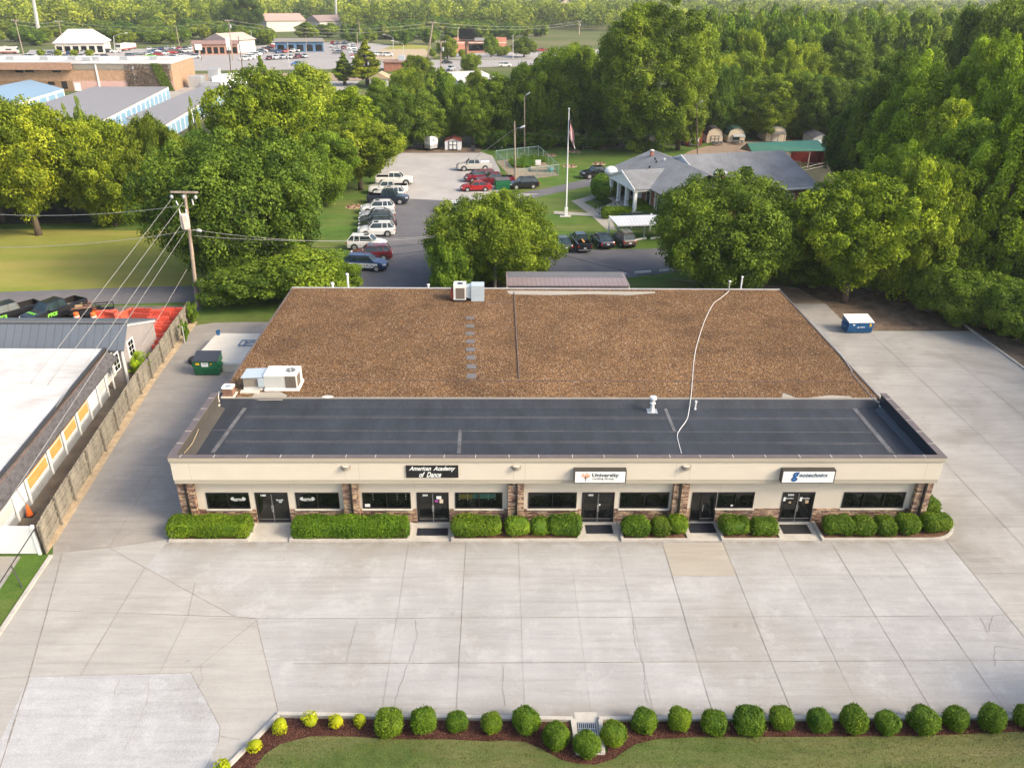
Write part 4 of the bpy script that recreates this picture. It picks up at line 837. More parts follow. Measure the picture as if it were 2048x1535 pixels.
T('bush', 680, 588, 520, 110, (1.0, 1.05, .8), 'low shrub by the blue car at the end of the parking row', name='shrub', cat='shrub')
T('broad3', 558, 405, 142, 225, YG, 'tall yellow green tree left of the pale tree, above the biggest dark tree')
T('oval2', 632, 330, 112, 150, PG, 'pale light green tree, tallest of the clump left of the gravel lot')
T('oval1', 712, 345, 165, 130, (1.3, 1.3, .7), 'bright green tree at the right side of the pale tree')
T('broad3', 722, 380, 236, 200, YG, 'rounded bright green tree overhanging the white pickups')
T('broad1', 650, 410, 255, 150, (1.05, 1.1, .8), 'green tree between the biggest dark tree and the rounded bright tree')
T('broad2', 425, 430, 255, 120, (.75, .85, .8), 'dark tree top showing left of the big yellow green tree')
T('big', 985, 566, 388, 285, (1.05, 1.05, .8), 'dense green tree behind the back roof edge, left of the pink roofed outbuilding')
T('bush', 900, 600, 470, 100, (1.05, 1.1, .8), 'leafy branch clump at the left skirt of the tree near the pink roofed outbuilding', name='shrub', cat='shrub')
T('bush', 890, 590, 560, 60, (1, 1.05, .8), 'small weedy shrub against the back gutter', name='shrub', cat='shrub')
T('big', 1438, 580, 350, 305, (.72, .82, .75), 'big dark round tree in front of the grey shingled hall')
T('broad2', 1545, 560, 400, 130, (1.15, 1.2, .75), 'light green tree squeezed right of the big dark round tree')
T('broad3', 1688, 605, 352, 235, (1.45, 1.35, .8), 'bright green tree beyond the side lot, right of the dark round tree')
T('broad1', 1800, 600, 300, 190, (1.25, 1.25, .8), 'green tree at the back corner of the side lot, left end of the east woods')
T('giant', 1290, 302, -4, 262, (1.0, 1.0, .75), 'giant oak towering behind the flagpole')
T('oval1', 1355, 300, 132, 135, (1.15, 1.1, 1.05), 'grey green tree in front of the giant oak, beside the red shed')
gB = 'trees along the back of the gravel lot'
for px, b, tp, w, k, c in ((790, 300, 165, 100, 'broad1', (.85, .9, .85)), (850, 296, 172, 110, 'oval2', (.95, 1, 1)), (905, 290, 150, 90, 'broad2', (.85, .95, .8)), (945, 292, 175, 110, 'broad3', (.8, .9, .75)),
    (1000, 288, 140, 120, 'oval1', (.9, .95, .8)), (1060, 286, 118, 120, 'broad1', (.95, 1, .8)), (1120, 284, 88, 120, 'broad2', (1.1, 1.1, .75)), (1165, 282, 150, 110, 'oval2', (.8, .9, .8)), (1210, 284, 180, 90, 'broad3', (.8, .9, .8)),
    (765, 280, 150, 90, 'oval1', (.9, 1, .9)), (820, 262, 132, 80, 'broad2', LG), (1150, 255, 80, 110, 'broad1', (1.2, 1.15, .7)), (955, 262, 135, 80, 'oval1', (1, 1, .9)), (1095, 262, 110, 90, 'oval2', (.95, 1, .8))):
    T(k, px, b, tp, w, c, 'dark leafy tree in the row closing the gravel lot behind the trailer and white shed', gB)
T('conic', 530, 205, 104, 52, LG, 'small conifer beside the car dealer highway, above the yellow green trees'); T('conic', 735, 172, 72, 80, (1.5, 1.25, .7), 'tall yellowish conifer by the highway')
T('conic', 690, 170, 100, 60, (1.3, 1.2, .8), 'green conifer left of the tall yellowish one'); T('broad2', 836, 170, 108, 62, (1.2, 1.1, .8), 'round tree right of the brown gravel roofed hut by the highway')
T('bush', 940, 148, 105, 42, LG, 'leafy round tree under the empty billboard'); T('mid1', 895, 118, 70, 44, LG, 'small tree left of the brick clinic')
T('mid1', 982, 115, 68, 30, LG, 'small tree in front of the brick clinic'); T('mid3', 880, 210, 135, 60, LG, 'pale tree between the highway pole and the cream metal roof')
T('mid1', 1048, 115, 74, 50, OG, 'olive tree beside the red truck on the far road')
for px in (85, 119, 151, 182):
    T('sapling', px, 119, 99, 15, LG, 'little round street tree in the dealer car row, before the white roofed showroom', 'street trees before the dealer showroom', name='street_tree')
# near east woods, one by one
gE = 'woods along the east side of the lot'; rr = random.Random(11)
def edge_row(pts, keys, lab, grp, tints, jit=1.5):
    for x, y, Rr, H in pts:
        put_tree(rr.choice(keys), x+rr.uniform(-jit, jit), y+rr.uniform(-jit, jit), Rr*rr.uniform(.9, 1.15), H*rr.uniform(.9, 1.12), rr.choice(tints), lab, grp)
greens = [(.8, .9, .8), (1, 1.05, .8), (1.25, 1.2, .8), (1.5, 1.4, .85)]
edge_row([(53, 74, 5.5, 10), (50, 82, 5.5, 11), (51, 90, 5.5, 12), (52, 64, 4.5, 7), (58, 60, 5, 9), (55, 84, 6, 14), (62, 72, 6.5, 14), (58, 96, 6, 15), (62, 92, 7, 18), (68, 82, 7, 18), (57, 104, 5, 14), (64, 106, 7, 20), (68, 100, 7, 22), (78, 92, 7, 21)],
         ['broad1', 'broad2', 'oval1'], 'green tree in the thick woods right of the blue dumpster', 'trees in the woods right of the blue dumpster', greens)
edge_row([(60, 50, 6, 12), (56, 38, 6, 12), (58, 26, 6, 13), (55, 14, 6, 13), (56, 2, 6, 14), (66, 44, 7, 17), (68, 30, 7, 17), (66, 16, 7, 17), (64, 2, 7, 16), (70, 60, 7, 17), (80, 50, 7, 20), (80, 30, 7, 20), (80, 10, 7, 20), (78, 70, 7, 20)],
         ['broad1', 'broad2', 'oval1'], 'green tree of the woods along the east kerb at the right edge of the picture', 'trees along the east kerb', greens)
for px, b, h in ((1680, 598, .45), (1750, 604, .5), (1850, 640, .6), (1905, 668, .5), (1960, 672, .5), (2010, 690, .5), (1620, 590, .4), (1570, 580, .3), (2040, 705, .5)):
    p = G(px, b); put_tree('bush', p.x+1.5, p.y+2.5, 3.2, 3.2+4*h, (.85, .95, .9), 'low leafy undergrowth bush at the foot of the woods round the side lot', 'undergrowth bushes round the side lot', name='shrub', cat='shrub')
# taller light spired trees on the upper right
for px, b, tp, w in ((1790, 560, 300, 130), (1880, 560, 240, 140), (1960, 600, 190, 150), (2040, 600, 140, 150), (1800, 440, 120, 130), (1880, 450, 75, 130), (1950, 480, 60, 130), (2030, 480, 40, 140), (1995, 540, 120, 130), (1840, 500, 200, 120), (2090, 560, 100, 150), (2110, 480, 30, 160)):
    T(rr.choice(['spire1', 'spire2', 'spire1']), px, b, tp, w*1.5, rr.choice([(1.8, 1.7, .95), (1.55, 1.55, .85), (1.9, 1.75, 1.1)]), 'tall light green tree with upright leafy spires in the upper right woods', 'light green spired trees in the upper right woods')
for px, b, tp, w in ((1740, 420, 130, 120), (1780, 400, 85, 120), (1700, 380, 190, 110), (1770, 480, 320, 110), (1960, 340, -20, 150), (2040, 340, -40, 160), (1900, 330, 0, 120)):
    T(rr.choice(['broad1', 'broad2']), px, b, tp, w*1.15, (.72, .8, .78), 'dark round tree standing among the light spired trees, upper right', 'dark trees in the upper right woods')
# woods behind the sheds
lab, grp = 'green tree in the woods behind the garden sheds', 'trees in the woods behind the sheds'
for px in range(1395, 1760, 42):
    for b, tp, w in ((276, 135, 95), (262, 95, 92), (246, 62, 85)):
        T(rr.choice(['broad1', 'broad2', 'oval1', 'oval2']), px+rr.uniform(-14, 14), b+rr.uniform(-4, 4), tp+rr.uniform(-22, 18), w*rr.uniform(.85, 1.2), rr.choice(greens+[(.75, .85, .75)]*2), lab, grp)
lab, grp = 'sunlit tree top in the canopy reaching to the lake, upper right', 'sunlit canopy trees, upper right'
for b, n, tp, w in ((228, 15, 45, 72), (205, 17, 32, 66), (180, 19, 22, 58), (160, 21, 15, 50)):
    for k in range(n):
        px = 1400+k*(680/n)+rr.uniform(-14, 14)
        T(rr.choice(['mid1', 'mid2', 'mid3', 'oval1']), px, b+rr.uniform(-6, 6), tp+rr.uniform(-9, 9), w*rr.uniform(.85, 1.2), rr.choice([(1.1, 1.1, .8), (1.3, 1.25, .85), (.9, 1, .85), (1.2, 1.3, .8)]), lab, grp)
# meadow tree line fillers
lab, grp = 'dark tree filling the line behind the meadow', 'dark trees behind the meadow'
for px, b, tp, w in ((-60, 448, 190, 160), (150, 430, 240, 110), (30, 425, 230, 120), (290, 425, 250, 100), (200, 408, 238, 120), (100, 405, 235, 120), (380, 440, 270, 110), (350, 410, 235, 90), (-20, 400, 200, 140), (-120, 430, 180, 160)):
    T(rr.choice(['broad1', 'broad2', 'oval2']), px, b, tp, w, rr.choice([(.75, .85, .8), (1.05, 1.05, .8)]), lab, grp)
for px, b, tp, w, k, c, l in ((180, 330, 195, 28, 'wisp', PG, 'thin wispy sapling against the left grey storage roof'), (155, 340, 210, 24, 'wisp', PG, 'smaller wispy sapling left of the one on the storage roof'), (400, 320, 198, 26, 'wisp', LG, 'thin sapling before the right storage row doors')):
    T(k, px, b, tp, w, c, l)
T('wisp', 282, 752, 705, 60, (1.6, 1.7, .8), 'bright lime shrub growing beside the wooden fence and grey shed', name='shrub', cat='shrub')
T('bush', 287, 712, 678, 26, (.8, 1.1, .7), 'small round ivy bush at the corner of the grey shed', name='shrub', cat='shrub')
T('wisp', 386, 645, 606, 30, (1.05, 1.1, .8), 'vine tangle on the fence beneath the utility pole', name='shrub', cat='shrub'); T('wisp', 372, 682, 648, 22, (.95, 1.1, .8), 'vine tangle on the fence near the steel post', name='shrub', cat='shrub')
put_tree('broad1', 30.5, 22.5, 3.2, 6.5, (1, 1.05, .8), 'tree whose leafy tip enters at the lower right edge')
def woodrow(pts, lab, grp, n, b0, b1, t0, t1, w, x0, x1, tints, keys=('mid1', 'mid2', 'mid3'), avoid=()):
    k = 0; tries = 0
    while k < n and tries < n*20:
        tries += 1; px = rr.uniform(x0, x1); b = rr.uniform(b0, b1)
        if any(a <= px <= c and d <= b <= e for a, c, d, e in avoid): continue
        f = (b-b0)/(b1-b0+1e-6); T(rr.choice(keys), px, b, t0+(t1-t0)*f+rr.uniform(-4, 4), w*(.7+.5*f)*rr.uniform(.8, 1.25), rr.choice(tints), lab, grp); k += 1
ft = [(1.2, 1.15, .85), (.95, 1.05, .9), (1.35, 1.2, .8), (.8, .95, .85)]
woodrow(0, 'hazy green tree in the hillside woods above the car dealer', 'hillside trees above the car dealer', 44, 78, 92, 48, 62, 30, -30, 540, ft, avoid=((95, 230, 84, 96), (378, 480, 84, 96)))
woodrow(0, 'hazy green tree above the bare lot, left of the empty billboard', 'trees left of the billboard', 16, 76, 92, 50, 60, 30, 690, 880, ft)
woodrow(0, 'hazy green tree behind the brick clinic and billboard', 'trees behind the brick clinic', 18, 66, 80, 36, 50, 32, 880, 1130, ft)
woodrow(0, 'hazy round tree in the upper band of far woods, left half of the picture', 'upper far woods trees', 95, 40, 78, 18, 48, 44, -40, 1130, ft, avoid=((525, 620, 56, 74), (620, 705, 48, 66), (1120, 1165, 36, 46)))
T('broad1', 492, 66, -14, 74, (.5, .6, .6), 'dark round tree cut by the top edge, left of the tan warehouse')
for k in range(15):
  if k not in (2, 3, 4, 5): T('bush', 775+k*32, 296+3*math.sin(k*2.1), 262+6*math.sin(k*1.7), 46, (.7, .85, .75), 'dark undergrowth bush at the foot of the tree row behind the gravel lot and lawn', 'undergrowth behind the gravel lot', name='shrub', cat='shrub')
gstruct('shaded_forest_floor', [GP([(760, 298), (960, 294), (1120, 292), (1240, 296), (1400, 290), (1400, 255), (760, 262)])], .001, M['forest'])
# farther forest as one mass
def forest(name, n, seed, y0, y1, x0, x1, avoid, per=200, key_size=1.5, hmin=11, hmax=18):
    r = np.random.default_rng(seed); pts = []
    while len(pts) < n:
        py = y0+(y1-y0)*r.uniform()**1.0; px = r.uniform(x0, x1)
        if any(a <= px <= c and d <= py <= e for a, c, d, e in avoid): continue
        pts.append(tuple(G(px, py)))
    Q = []; TT = []
    for (x, y, z) in pts:
        H = r.uniform(hmin, hmax); Rr = r.uniform(5.5, 11)*(1+max(0, y-900)/2500); far = 1+max(0, y-500)/1400
        nc = 14; d = unit(r.normal(size=(nc, 3))); C = np.stack([d[:, 0]*Rr*.62, d[:, 1]*Rr*.62, H*.58+d[:, 2]*H*.3], 1)
        m = per; idx = r.integers(0, nc, m); e = unit(r.normal(size=(m, 3))+np.array([0, -.2, .45]))
        pos = C[idx]+e*np.array([Rr*.36, Rr*.36, H*.2])*r.uniform(.75, 1.05, (m, 1))+np.array([x, y, 0])
        nr = unit(e+r.normal(size=(m, 3))*.45); Q.append(quads(pos, nr, key_size*far*.62, r, .75)); tb = r.uniform(0, 1)**1.2
        TT.append(np.clip(tb+r.uniform(-.15, .15, nc)[idx]+r.normal(0, .1, m), 0, 1))
    o = rawmesh(name, np.concatenate(Q).reshape(-1, 3), 4, M['leaf'], np.concatenate(TT)); o.color = (1.25, 1.15, .95, 1)
    return tag(o, 'far wooded town and hills fading into haze up to the lake', 'forest', kind='stuff')
forest('distant_forest', 2600, 5, 10, 62, -150, 2250, [(520, 700, 44, 72), (1120, 1165, 28, 45), (1400, 1760, 7, 19), (1085, 1260, 2, 9)], 260, 1.2)
forest('far_shore_forest', 900, 6, 1.5, 12, -150, 2250, [(1395, 1780, 5.5, 18), (1080, 1260, -1, 9)], 70, 2.2)
gstruct('lake', [GP([(1380, 14.5), (1800, 14.5), (1800, 7.5), (1380, 7.5)]), GP([(1080, 9), (1260, 9), (1260, 2.0), (1080, 2.0)])], .3, M['pondwater'])
# ------------------------------------------------------------------ clipped shrubs
def hedge_mesh(name, hx, hy, hz, rad, n, size, seed, lump=.05, m=None):
    r = np.random.default_rng(seed); A = np.array([hy*hz, hy*hz, hx*hz, hx*hz, hx*hy*1.0, hx*hy*.15]); f = r.choice(6, n, p=A/A.sum()); p = r.uniform(-1, 1, (n, 3))
    for k, (ax, s_) in enumerate(((0, 1), (0, -1), (1, 1), (1, -1), (2, 1), (2, -1))): p[f == k, ax] = s_
    h = np.array([hx, hy, hz]); p = p*h; inner = np.maximum(h-rad, .001); c = np.clip(p, -inner, inner); off = unit(p-c+1e-6); 
    ra = np.minimum(rad, h); s_ = c+off*ra
    bare = (np.sin(s_[:, 0]*2.3+seed*1.7)*np.sin(s_[:, 1]*3.1+seed)*np.sin(s_[:, 2]*3+seed) > .62)
    lm = -.10*bare+lump*(np.sin(s_[:, 0]*3.1+seed)+np.sin(s_[:, 1]*3.7+1.3*seed)+np.sin(s_[:, 2]*4.3+seed*2))+.02*np.sin(s_[:, 0]*11+seed)*np.sin(s_[:, 2]*13)
    pos = s_+off*(lm+r.normal(-.02, .035, n)+.12*(r.uniform(0, 1, n) > .985))[:, None]; pos[:, 2] += hz
    nr = unit(off+r.normal(size=(n, 3))*.55); q = quads(pos, nr, size, r, .6)
    tint = np.clip(.45+r.normal(0, .2, n)+.18*np.sin(s_[:, 0]*1.9+seed)*np.sin(s_[:, 1]*2.3+s_[:, 2]*2), 0, 1)
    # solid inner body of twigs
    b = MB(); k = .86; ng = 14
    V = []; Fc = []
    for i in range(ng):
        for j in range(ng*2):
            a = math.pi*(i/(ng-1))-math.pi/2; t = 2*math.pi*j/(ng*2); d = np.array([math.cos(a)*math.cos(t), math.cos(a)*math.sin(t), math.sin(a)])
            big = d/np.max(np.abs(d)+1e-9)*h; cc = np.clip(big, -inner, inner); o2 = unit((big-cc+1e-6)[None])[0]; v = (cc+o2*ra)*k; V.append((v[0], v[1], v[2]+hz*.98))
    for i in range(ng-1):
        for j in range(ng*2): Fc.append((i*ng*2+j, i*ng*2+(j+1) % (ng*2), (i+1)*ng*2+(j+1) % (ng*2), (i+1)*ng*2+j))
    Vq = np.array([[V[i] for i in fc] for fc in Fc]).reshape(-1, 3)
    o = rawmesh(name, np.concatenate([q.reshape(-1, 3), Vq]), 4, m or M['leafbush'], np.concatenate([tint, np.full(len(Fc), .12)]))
    return o
BS = [hedge_mesh('round_shrub', .62, .62, .60, .5, 6500, .038, s, .03) for s in (3, 4, 5)]; BD = [o.data for o in BS]
for o in BS: bpy.data.objects.remove(o)
def ball(px, py, wpx, label, group, k, name='round_shrub', data=None, tint=(1, 1, 1), flat=1.0, cat='shrub'):
    kx, ky, flat = 1+.07*math.sin(px*1.3), 1+.07*math.sin(px*2.1), flat*(1.0+.1*math.sin(px*.7))
    # px,py: centre of the ball in the survey photo
    p = G(px, py, .55); rng = (p-Vector((0, 0, CH))).length; Rr = wpx/2*rng/FPX; o = bpy.data.objects.new(name, (data or BD)[k % 3]); COL.objects.link(o)
    p = G(px, py, .05+Rr*.9); o.location = (p.x, p.y, .05); s_ = Rr/(.74 if data is None else .56); o.scale = (s_*kx, s_*ky, s_*flat); o.rotation_euler = (0, 0, k*1.7); o.color = (*tint, 1); return tag(o, label, cat, group)
bl = [(779, 1440, 56), (847, 1437, 50), (914, 1437, 43), (984, 1443, 44), (1054, 1437, 52), (1114, 1468, 51), (1174, 1486, 53), (1228, 1463, 50), (1290, 1437, 51), (1358, 1438, 48), (1428, 1443, 47), (1499, 1438, 58), (1562, 1433, 45), (1638, 1437, 45), (1707, 1436, 49), (1776, 1441, 45), (1848, 1434, 53), (1912, 1432, 44), (1986, 1436, 47), (2056, 1430, 40)]
spec = {0: 'clipped green ball shrub in the front mulch bed, first right of the golden shrubs', 4: 'clipped green ball shrub last on the long kerb left of the drain notch', 5: 'clipped green ball shrub set lower in the bed, just left of the drain', 6: 'clipped green ball shrub directly below the drain grate, lowest of all', 7: 'clipped green ball shrub just right of the drain notch', 11: 'widest clipped green ball shrub in the row right of the drain', 19: 'clipped green ball shrub cut by the right edge of the picture'}
for i, (a, b, w_) in enumerate(bl):
    left = i < 5
    ball(a, b, w_, spec.get(i, 'clipped green ball shrub in the kerbside row %s of the drain notch' % ('left' if left else 'right')), 'clipped ball shrubs in the front mulch bed', i, tint=(1.05, 1.05, .9) if i < 10 else (.85, .92, .85))
YS = [hedge_mesh('golden_shrub', .5, .5, .48, .48, 420, .085, s, .12, M['leafyel']) for s in (3, 4, 5)]; YDt = [o.data for o in YS]
for o in YS: bpy.data.objects.remove(o)
for i, (a, b, w_, l) in enumerate(((447, 1532, 30, 'golden shrub cut by the bottom edge of the picture'), (510, 1487, 27, 'golden shrub on the slanting kerb, second from the bottom edge'), (560, 1448, 31, 'golden shrub at the corner of the kerb'), (622, 1440, 29, 'golden shrub first right of the kerb corner'), (674, 1441, 27, 'golden shrub second right of the kerb corner'), (721, 1438, 26, 'golden shrub next to the first green ball shrub'))):
    ball(a, b, w_, l, 'golden shrubs in the front mulch bed', i, 'golden_shrub', YDt)
def hedge(x0, x1, y0, y1, h, label, seed, rad=.28, tint=(1, 1, 1), size=.042, dens=760, group=None, z=.06):
    hx, hy = (x1-x0)/2, (y1-y0)/2; A = 4*(hx+hy)*h+4*hx*hy; o = hedge_mesh('hedge', hx, hy, h/2, min(rad, hx, hy, h/2), int(A*dens), size, seed)
    o.location = ((x0+x1)/2, (y0+y1)/2, z); o.color = (*tint, 1); return tag(o, label, 'hedge', group)
hh = .98
hedge(-18.75, -14.2, 37.45, 38.75, hh, 'long boxy hedge left of door 100', 1, tint=(1.1, 1.1, .8)); hedge(-11.75, -5.05, 37.45, 38.75, hh, 'longest boxy hedge between doors 100 and 200', 2, tint=(1.05, 1.1, .8))
hedge(-2.65, .2, 37.45, 38.7, hh, 'boxy hedge right of door 200', 3, .4, (.95, 1, .9)); hedge(.55, 1.95, 37.5, 38.65, .95, 'rounded light green hedge clump below the middle downspout', 4, .45, (1.25, 1.3, 1.4)); hedge(1.95, 3.1, 37.5, 38.65, .95, 'light green hedge clump second left of door 400', 5, .45, (1.2, 1.25, 1.3))
hedge(3.0, 4.85, 37.45, 38.7, .98, 'dark boxy hedge left of door 400', 6, .35, (.85, .92, .85)); hedge(7.25, 8.8, 37.5, 38.7, .95, 'squarish shrub right of door 400', 7, .4, (.95, 1, .85)); hedge(8.95, 10.1, 37.55, 38.65, .92, 'patchy shrub with a purple dead spot', 8, .4, (.85, .85, .95)); hedge(10.0, 11.15, 37.6, 38.65, .95, 'bright shrub left of the single door', 9, .4, (1.15, 1.2, .85))
hedge(13.05, 14.65, 37.5, 38.7, .92, 'squarish shrub right of the single door', 10, .42, (.85, .92, .85)); hedge(14.8, 16.3, 37.5, 38.7, .92, 'squarish shrub left of door 500', 11, .42, (.85, .92, .85))
hedge(19.0, 20.7, 37.5, 38.75, .95, 'first squarish shrub right of door 500', 12, .42, (.8, .88, .85)); hedge(20.6, 21.95, 37.5, 38.7, .9, 'second squarish shrub right of door 500', 13, .42, (.85, .9, .85)); hedge(22.05, 23.3, 37.5, 38.7, .9, 'third squarish shrub right of door 500', 14, .4, (.8, .88, .8)); hedge(23.4, 24.75, 37.5, 38.75, .92, 'fourth squarish shrub right of door 500', 15, .4, (.85, .92, .8))
hedge(25.0, 26.6, 37.7, 39.1, .95, 'rounded shrub at the right front corner of the shop building', 16, .5, (.95, 1, .75)); hedge(25.6, 26.8, 39.5, 41.5, .95, 'shrub round the corner beside the right stone pillar', 17, .45, (.85, .92, .8))
gb = grassblades('lawn_grass', lawn_edge+[(-9.8, 21), (-9.6, 18), (30, 18), (30, 24)], .075, 45000, M['leafbush'], (.02, .06)); gb.color = (.75, .5, 1.1, 1); tag(gb, 'short green grass blades covering the front lawn', 'grass', kind='stuff')
# ================================================================== VEHICLES  (built facing +x, origin on the ground under the centre)
CARK = {
 'sedan': dict(L=4.8, w=.90, hood=.92, trunk=1.0, belt=.95, gh=(.95, .28, -.95, -1.75), roof=1.45, wb=1.38, r=.33),
 'suv': dict(L=4.7, w=.93, hood=1.06, trunk=1.12, belt=1.1, gh=(1.05, .45, -1.75, -2.2), roof=1.70, wb=1.35, r=.36),
 'hatch': dict(L=4.25, w=.89, hood=1.0, trunk=1.08, belt=1.03, gh=(.95, .35, -1.5, -2.0), roof=1.6, wb=1.28, r=.34),
 'van': dict(L=5.1, w=.98, hood=1.1, trunk=1.15, belt=1.12, gh=(1.55, .75, -2.15, -2.45), roof=1.76, wb=1.5, r=.35),
 'pickup': dict(L=5.9, w=.98, hood=1.22, trunk=1.22, belt=1.25, gh=(1.35, .8, -.75, -.9), roof=1.88, wb=1.82, r=.42),
}
def car_bits(kind):
    k = CARK[kind]; L, w = k['L']/2, k['w']; zl, bz = .28, k['belt']; a, b, c, d = k['gh']; rf = k['roof']; out = []
    st = [(-L, .45, k['trunk']-.18, .86), (-L+.12, .32, k['trunk'], .95), (d, zl, bz+.02, 1.0), (0, zl, bz, 1.0), (a, zl, bz+.01, 1.0), (a+.5, zl, (bz+k['hood'])/2, .98), (L-.35, .3, k['hood']-.12, .95), (L-.06, .34, k['hood']-.3, .84), (L, .42, k['hood']-.42, .78)]
    if kind == 'pickup': st = [(-L, .5, bz, .97), (-L+.1, .4, bz, 1.0), (d-.02, .36, bz, 1.0), (0, .36, bz, 1.0), (a, .36, bz, 1.0), (a+.5, .36, bz-.02, .98), (L-.3, .38, bz-.12, .96), (L-.05, .42, bz-.25, .9), (L, .5, bz-.35, .84)]
    B = MB(); V = []; n = 8
    for x, z0, z1, s in st:
        h = w*s; zm = z0+(z1-z0)*.55
        V += [(x, -h*.94, z0), (x, -h, zm), (x, -h*.97, z1-.06), (x, -h*.84, z1), (x, h*.84, z1), (x, h*.97, z1-.06), (x, h, zm), (x, h*.94, z0)]
    Fs = []
    for i in range(len(st)-1):
        for j in range(n):
            if kind == 'pickup' and j == 3 and i in (1,): continue
            Fs.append((i*n+j, (i+1)*n+j, (i+1)*n+(j+1) % n, i*n+(j+1) % n))
    Fs += [tuple(range(n)), tuple(reversed(range((len(st)-1)*n, len(st)*n)))]
    B.add(V, [f[::-1] for f in Fs], 0)
    if kind == 'pickup':
        x0, x1 = -L+.1, d-.02; ww = w*.84
        B.add([(x0, -ww, bz), (x1, -ww, bz), (x1, ww, bz), (x0, ww, bz), (x0, -ww, .75), (x1, -ww, .75), (x1, ww, .75), (x0, ww, .75)], [(4, 5, 6, 7), (0, 1, 5, 4), (2, 3, 7, 6), (1, 2, 6, 5), (3, 0, 4, 7)], 1)
    wb_, wt = w*.88, w*.70
    rp = [(b, -wt, rf-.03), (b, wt, rf-.03), (c, wt, rf-.02), (c, -wt, rf-.02)]
    mid = [((b+c)/2, -wt*1.0, rf), ((b+c)/2, wt*1.0, rf)]
    B.add([rp[0], rp[3], (c, -wt*.8, rf+.03), (b, -wt*.8, rf+.01), (c, wt*.8, rf+.03), (b, wt*.8, rf+.01), rp[1], rp[2]], [(0, 3, 2, 1), (3, 5, 4, 2), (5, 6, 7, 4), (0, 6, 5, 3), (1, 2, 4, 7)], 0)
    base = [(a, -wb_, bz), (a, wb_, bz), (d, wb_, bz), (d, -wb_, bz)]
    def post(p, q, t=.05):
        B.tube([p, q], t, 4, 0)
    for i in range(4): post(base[i], rp[i], .045)
    xm = (b+c)/2-.05
    for s in (-1, 1): post((xm, s*wb_, bz), (xm-.05, s*wt, rf-.03), .05)
    if kind in ('suv', 'van', 'hatch'):
        for s in (-1, 1): post((c+.35, s*wb_, bz), (c+.4, s*wt, rf-.03), .06)
    out.append(('body', B, ['paint', 'black']))
    g = MB(); i_ = .015; g.add([(p[0], p[1]*.985, p[2]) for p in base]+[(p[0], p[1]*.985, p[2]-.01) for p in rp], [(0, 1, 5, 4), (1, 2, 6, 5), (2, 3, 7, 6), (3, 0, 4, 7)]); out.append(('window_glass', g, ['carglass']))
    hz = st[-3][2]-.2
    for s in (-1, 1):
        q = MB(); q.extr([(L-.02, s*w*.48, hz-.06), (L-.02, s*w*.8, hz-.04), (L-.28, s*w*.965, hz), (L-.3, s*w*.95, hz+.13), (L-.06, s*w*.78, hz+.1), (L, s*w*.48, hz+.07)], (.02, 0, 0)); out.append(('headlight', q, ['lampglass']))
        q = MB(); q.box(-L-.015, -L+.1, s*w*.9-.1 if s > 0 else s*w*.9-.06, s*w*.9+.06 if s > 0 else s*w*.9+.1, k['trunk']-.38, k['trunk']-.14); out.append(('taillight', q, ['taillens']))
        q = MB(); q.box(a-.35, a-.2, s*w-.02 if s > 0 else s*w-.17, s*w+.17 if s > 0 else s*w+.02, bz+.0, bz+.14); out.append(('mirror', q, ['paint']))
    q = MB(); q.box(L-.04, L+.03, -w*.5, w*.5, .48, hz+.02); out.append(('grille', q, ['black']))
    q = MB(); q.box(L-.1, L+.05, -w*.8, w*.8, .34, .47); out.append(('bumper', q, ['rim' if kind == 'pickup' else 'black']))
    q = MB(); q.box(-L-.05, -L+.1, -w*.85, w*.85, .4, .52); out.append(('bumper', q, ['rim' if kind == 'pickup' else 'black']))
    q = MB(); q.box(-L-.055, -L-.02, -.17, .17, .62, .76); out.append(('number_plate', q, ['signwht']))
    if kind in ('suv', 'van'):
        for s in (-1, 1): q = MB(); q.tube([(b-.1, s*wt*.92, rf+.0), (b-.2, s*wt*.92, rf+.06), (c+.3, s*wt*.92, rf+.07), (c+.2, s*wt*.92, rf+.02)], .018, 4); out.append(('roof_rail', q, ['rim']))
        q = MB(); q.box(b-.75, b-.15, -wt*.55, wt*.55, rf+.012, rf+.022); out.append(('sunroof', q, ['carglass']))
    for x in (k['wb'], -k['wb']):
        for s in (-1, 1): q = MB(); q.cyl((x, s*(w-.12), k['r']+.02), (x, s*(w+.006), k['r']+.02), k['r']+.075, n=16); out.append(('wheel_arch', q, ['black']))
    for x in (k['wb'], -k['wb']):
        for s in (-1, 1):
            q = MB(); q.cyl((x, s*(w-.2), k['r']), (x, s*(w+.012), k['r']), k['r'], n=18); r_ = MB(); r_.cyl((x, s*(w+.012), k['r']), (x, s*(w+.02), k['r']), k['r']*.66, n=14)
            for z in range(5): an = z*6.283/5; r_.box(x-.035, x+.035, s*(w+.022)-.004, s*(w+.022)+.004, k['r'], k['r']*1.62, 1, ry=an, c=(x, s*(w+.022), k['r']))
            out.append(('wheel', q, ['rubber'], ('rim', r_, ['rim', 'galv'])))
    return out
CP = {}
def car_proto(kind):
    t = thing('parked_car' if kind != 'pickup' else 'pickup_truck', 'x', 'car')
    for it in car_bits(kind):
        o = it[1].build(it[0], [M[x] for x in it[2]], t, world=False, smooth=False, bevel=.03 if it[0] == 'body' and False else 0)
        if len(it) > 3: it[3][1].build(it[3][0], [M[x] for x in it[3][2]], o, world=False)
    CP[kind] = t
for k in CARK: car_proto(k)
used = set()
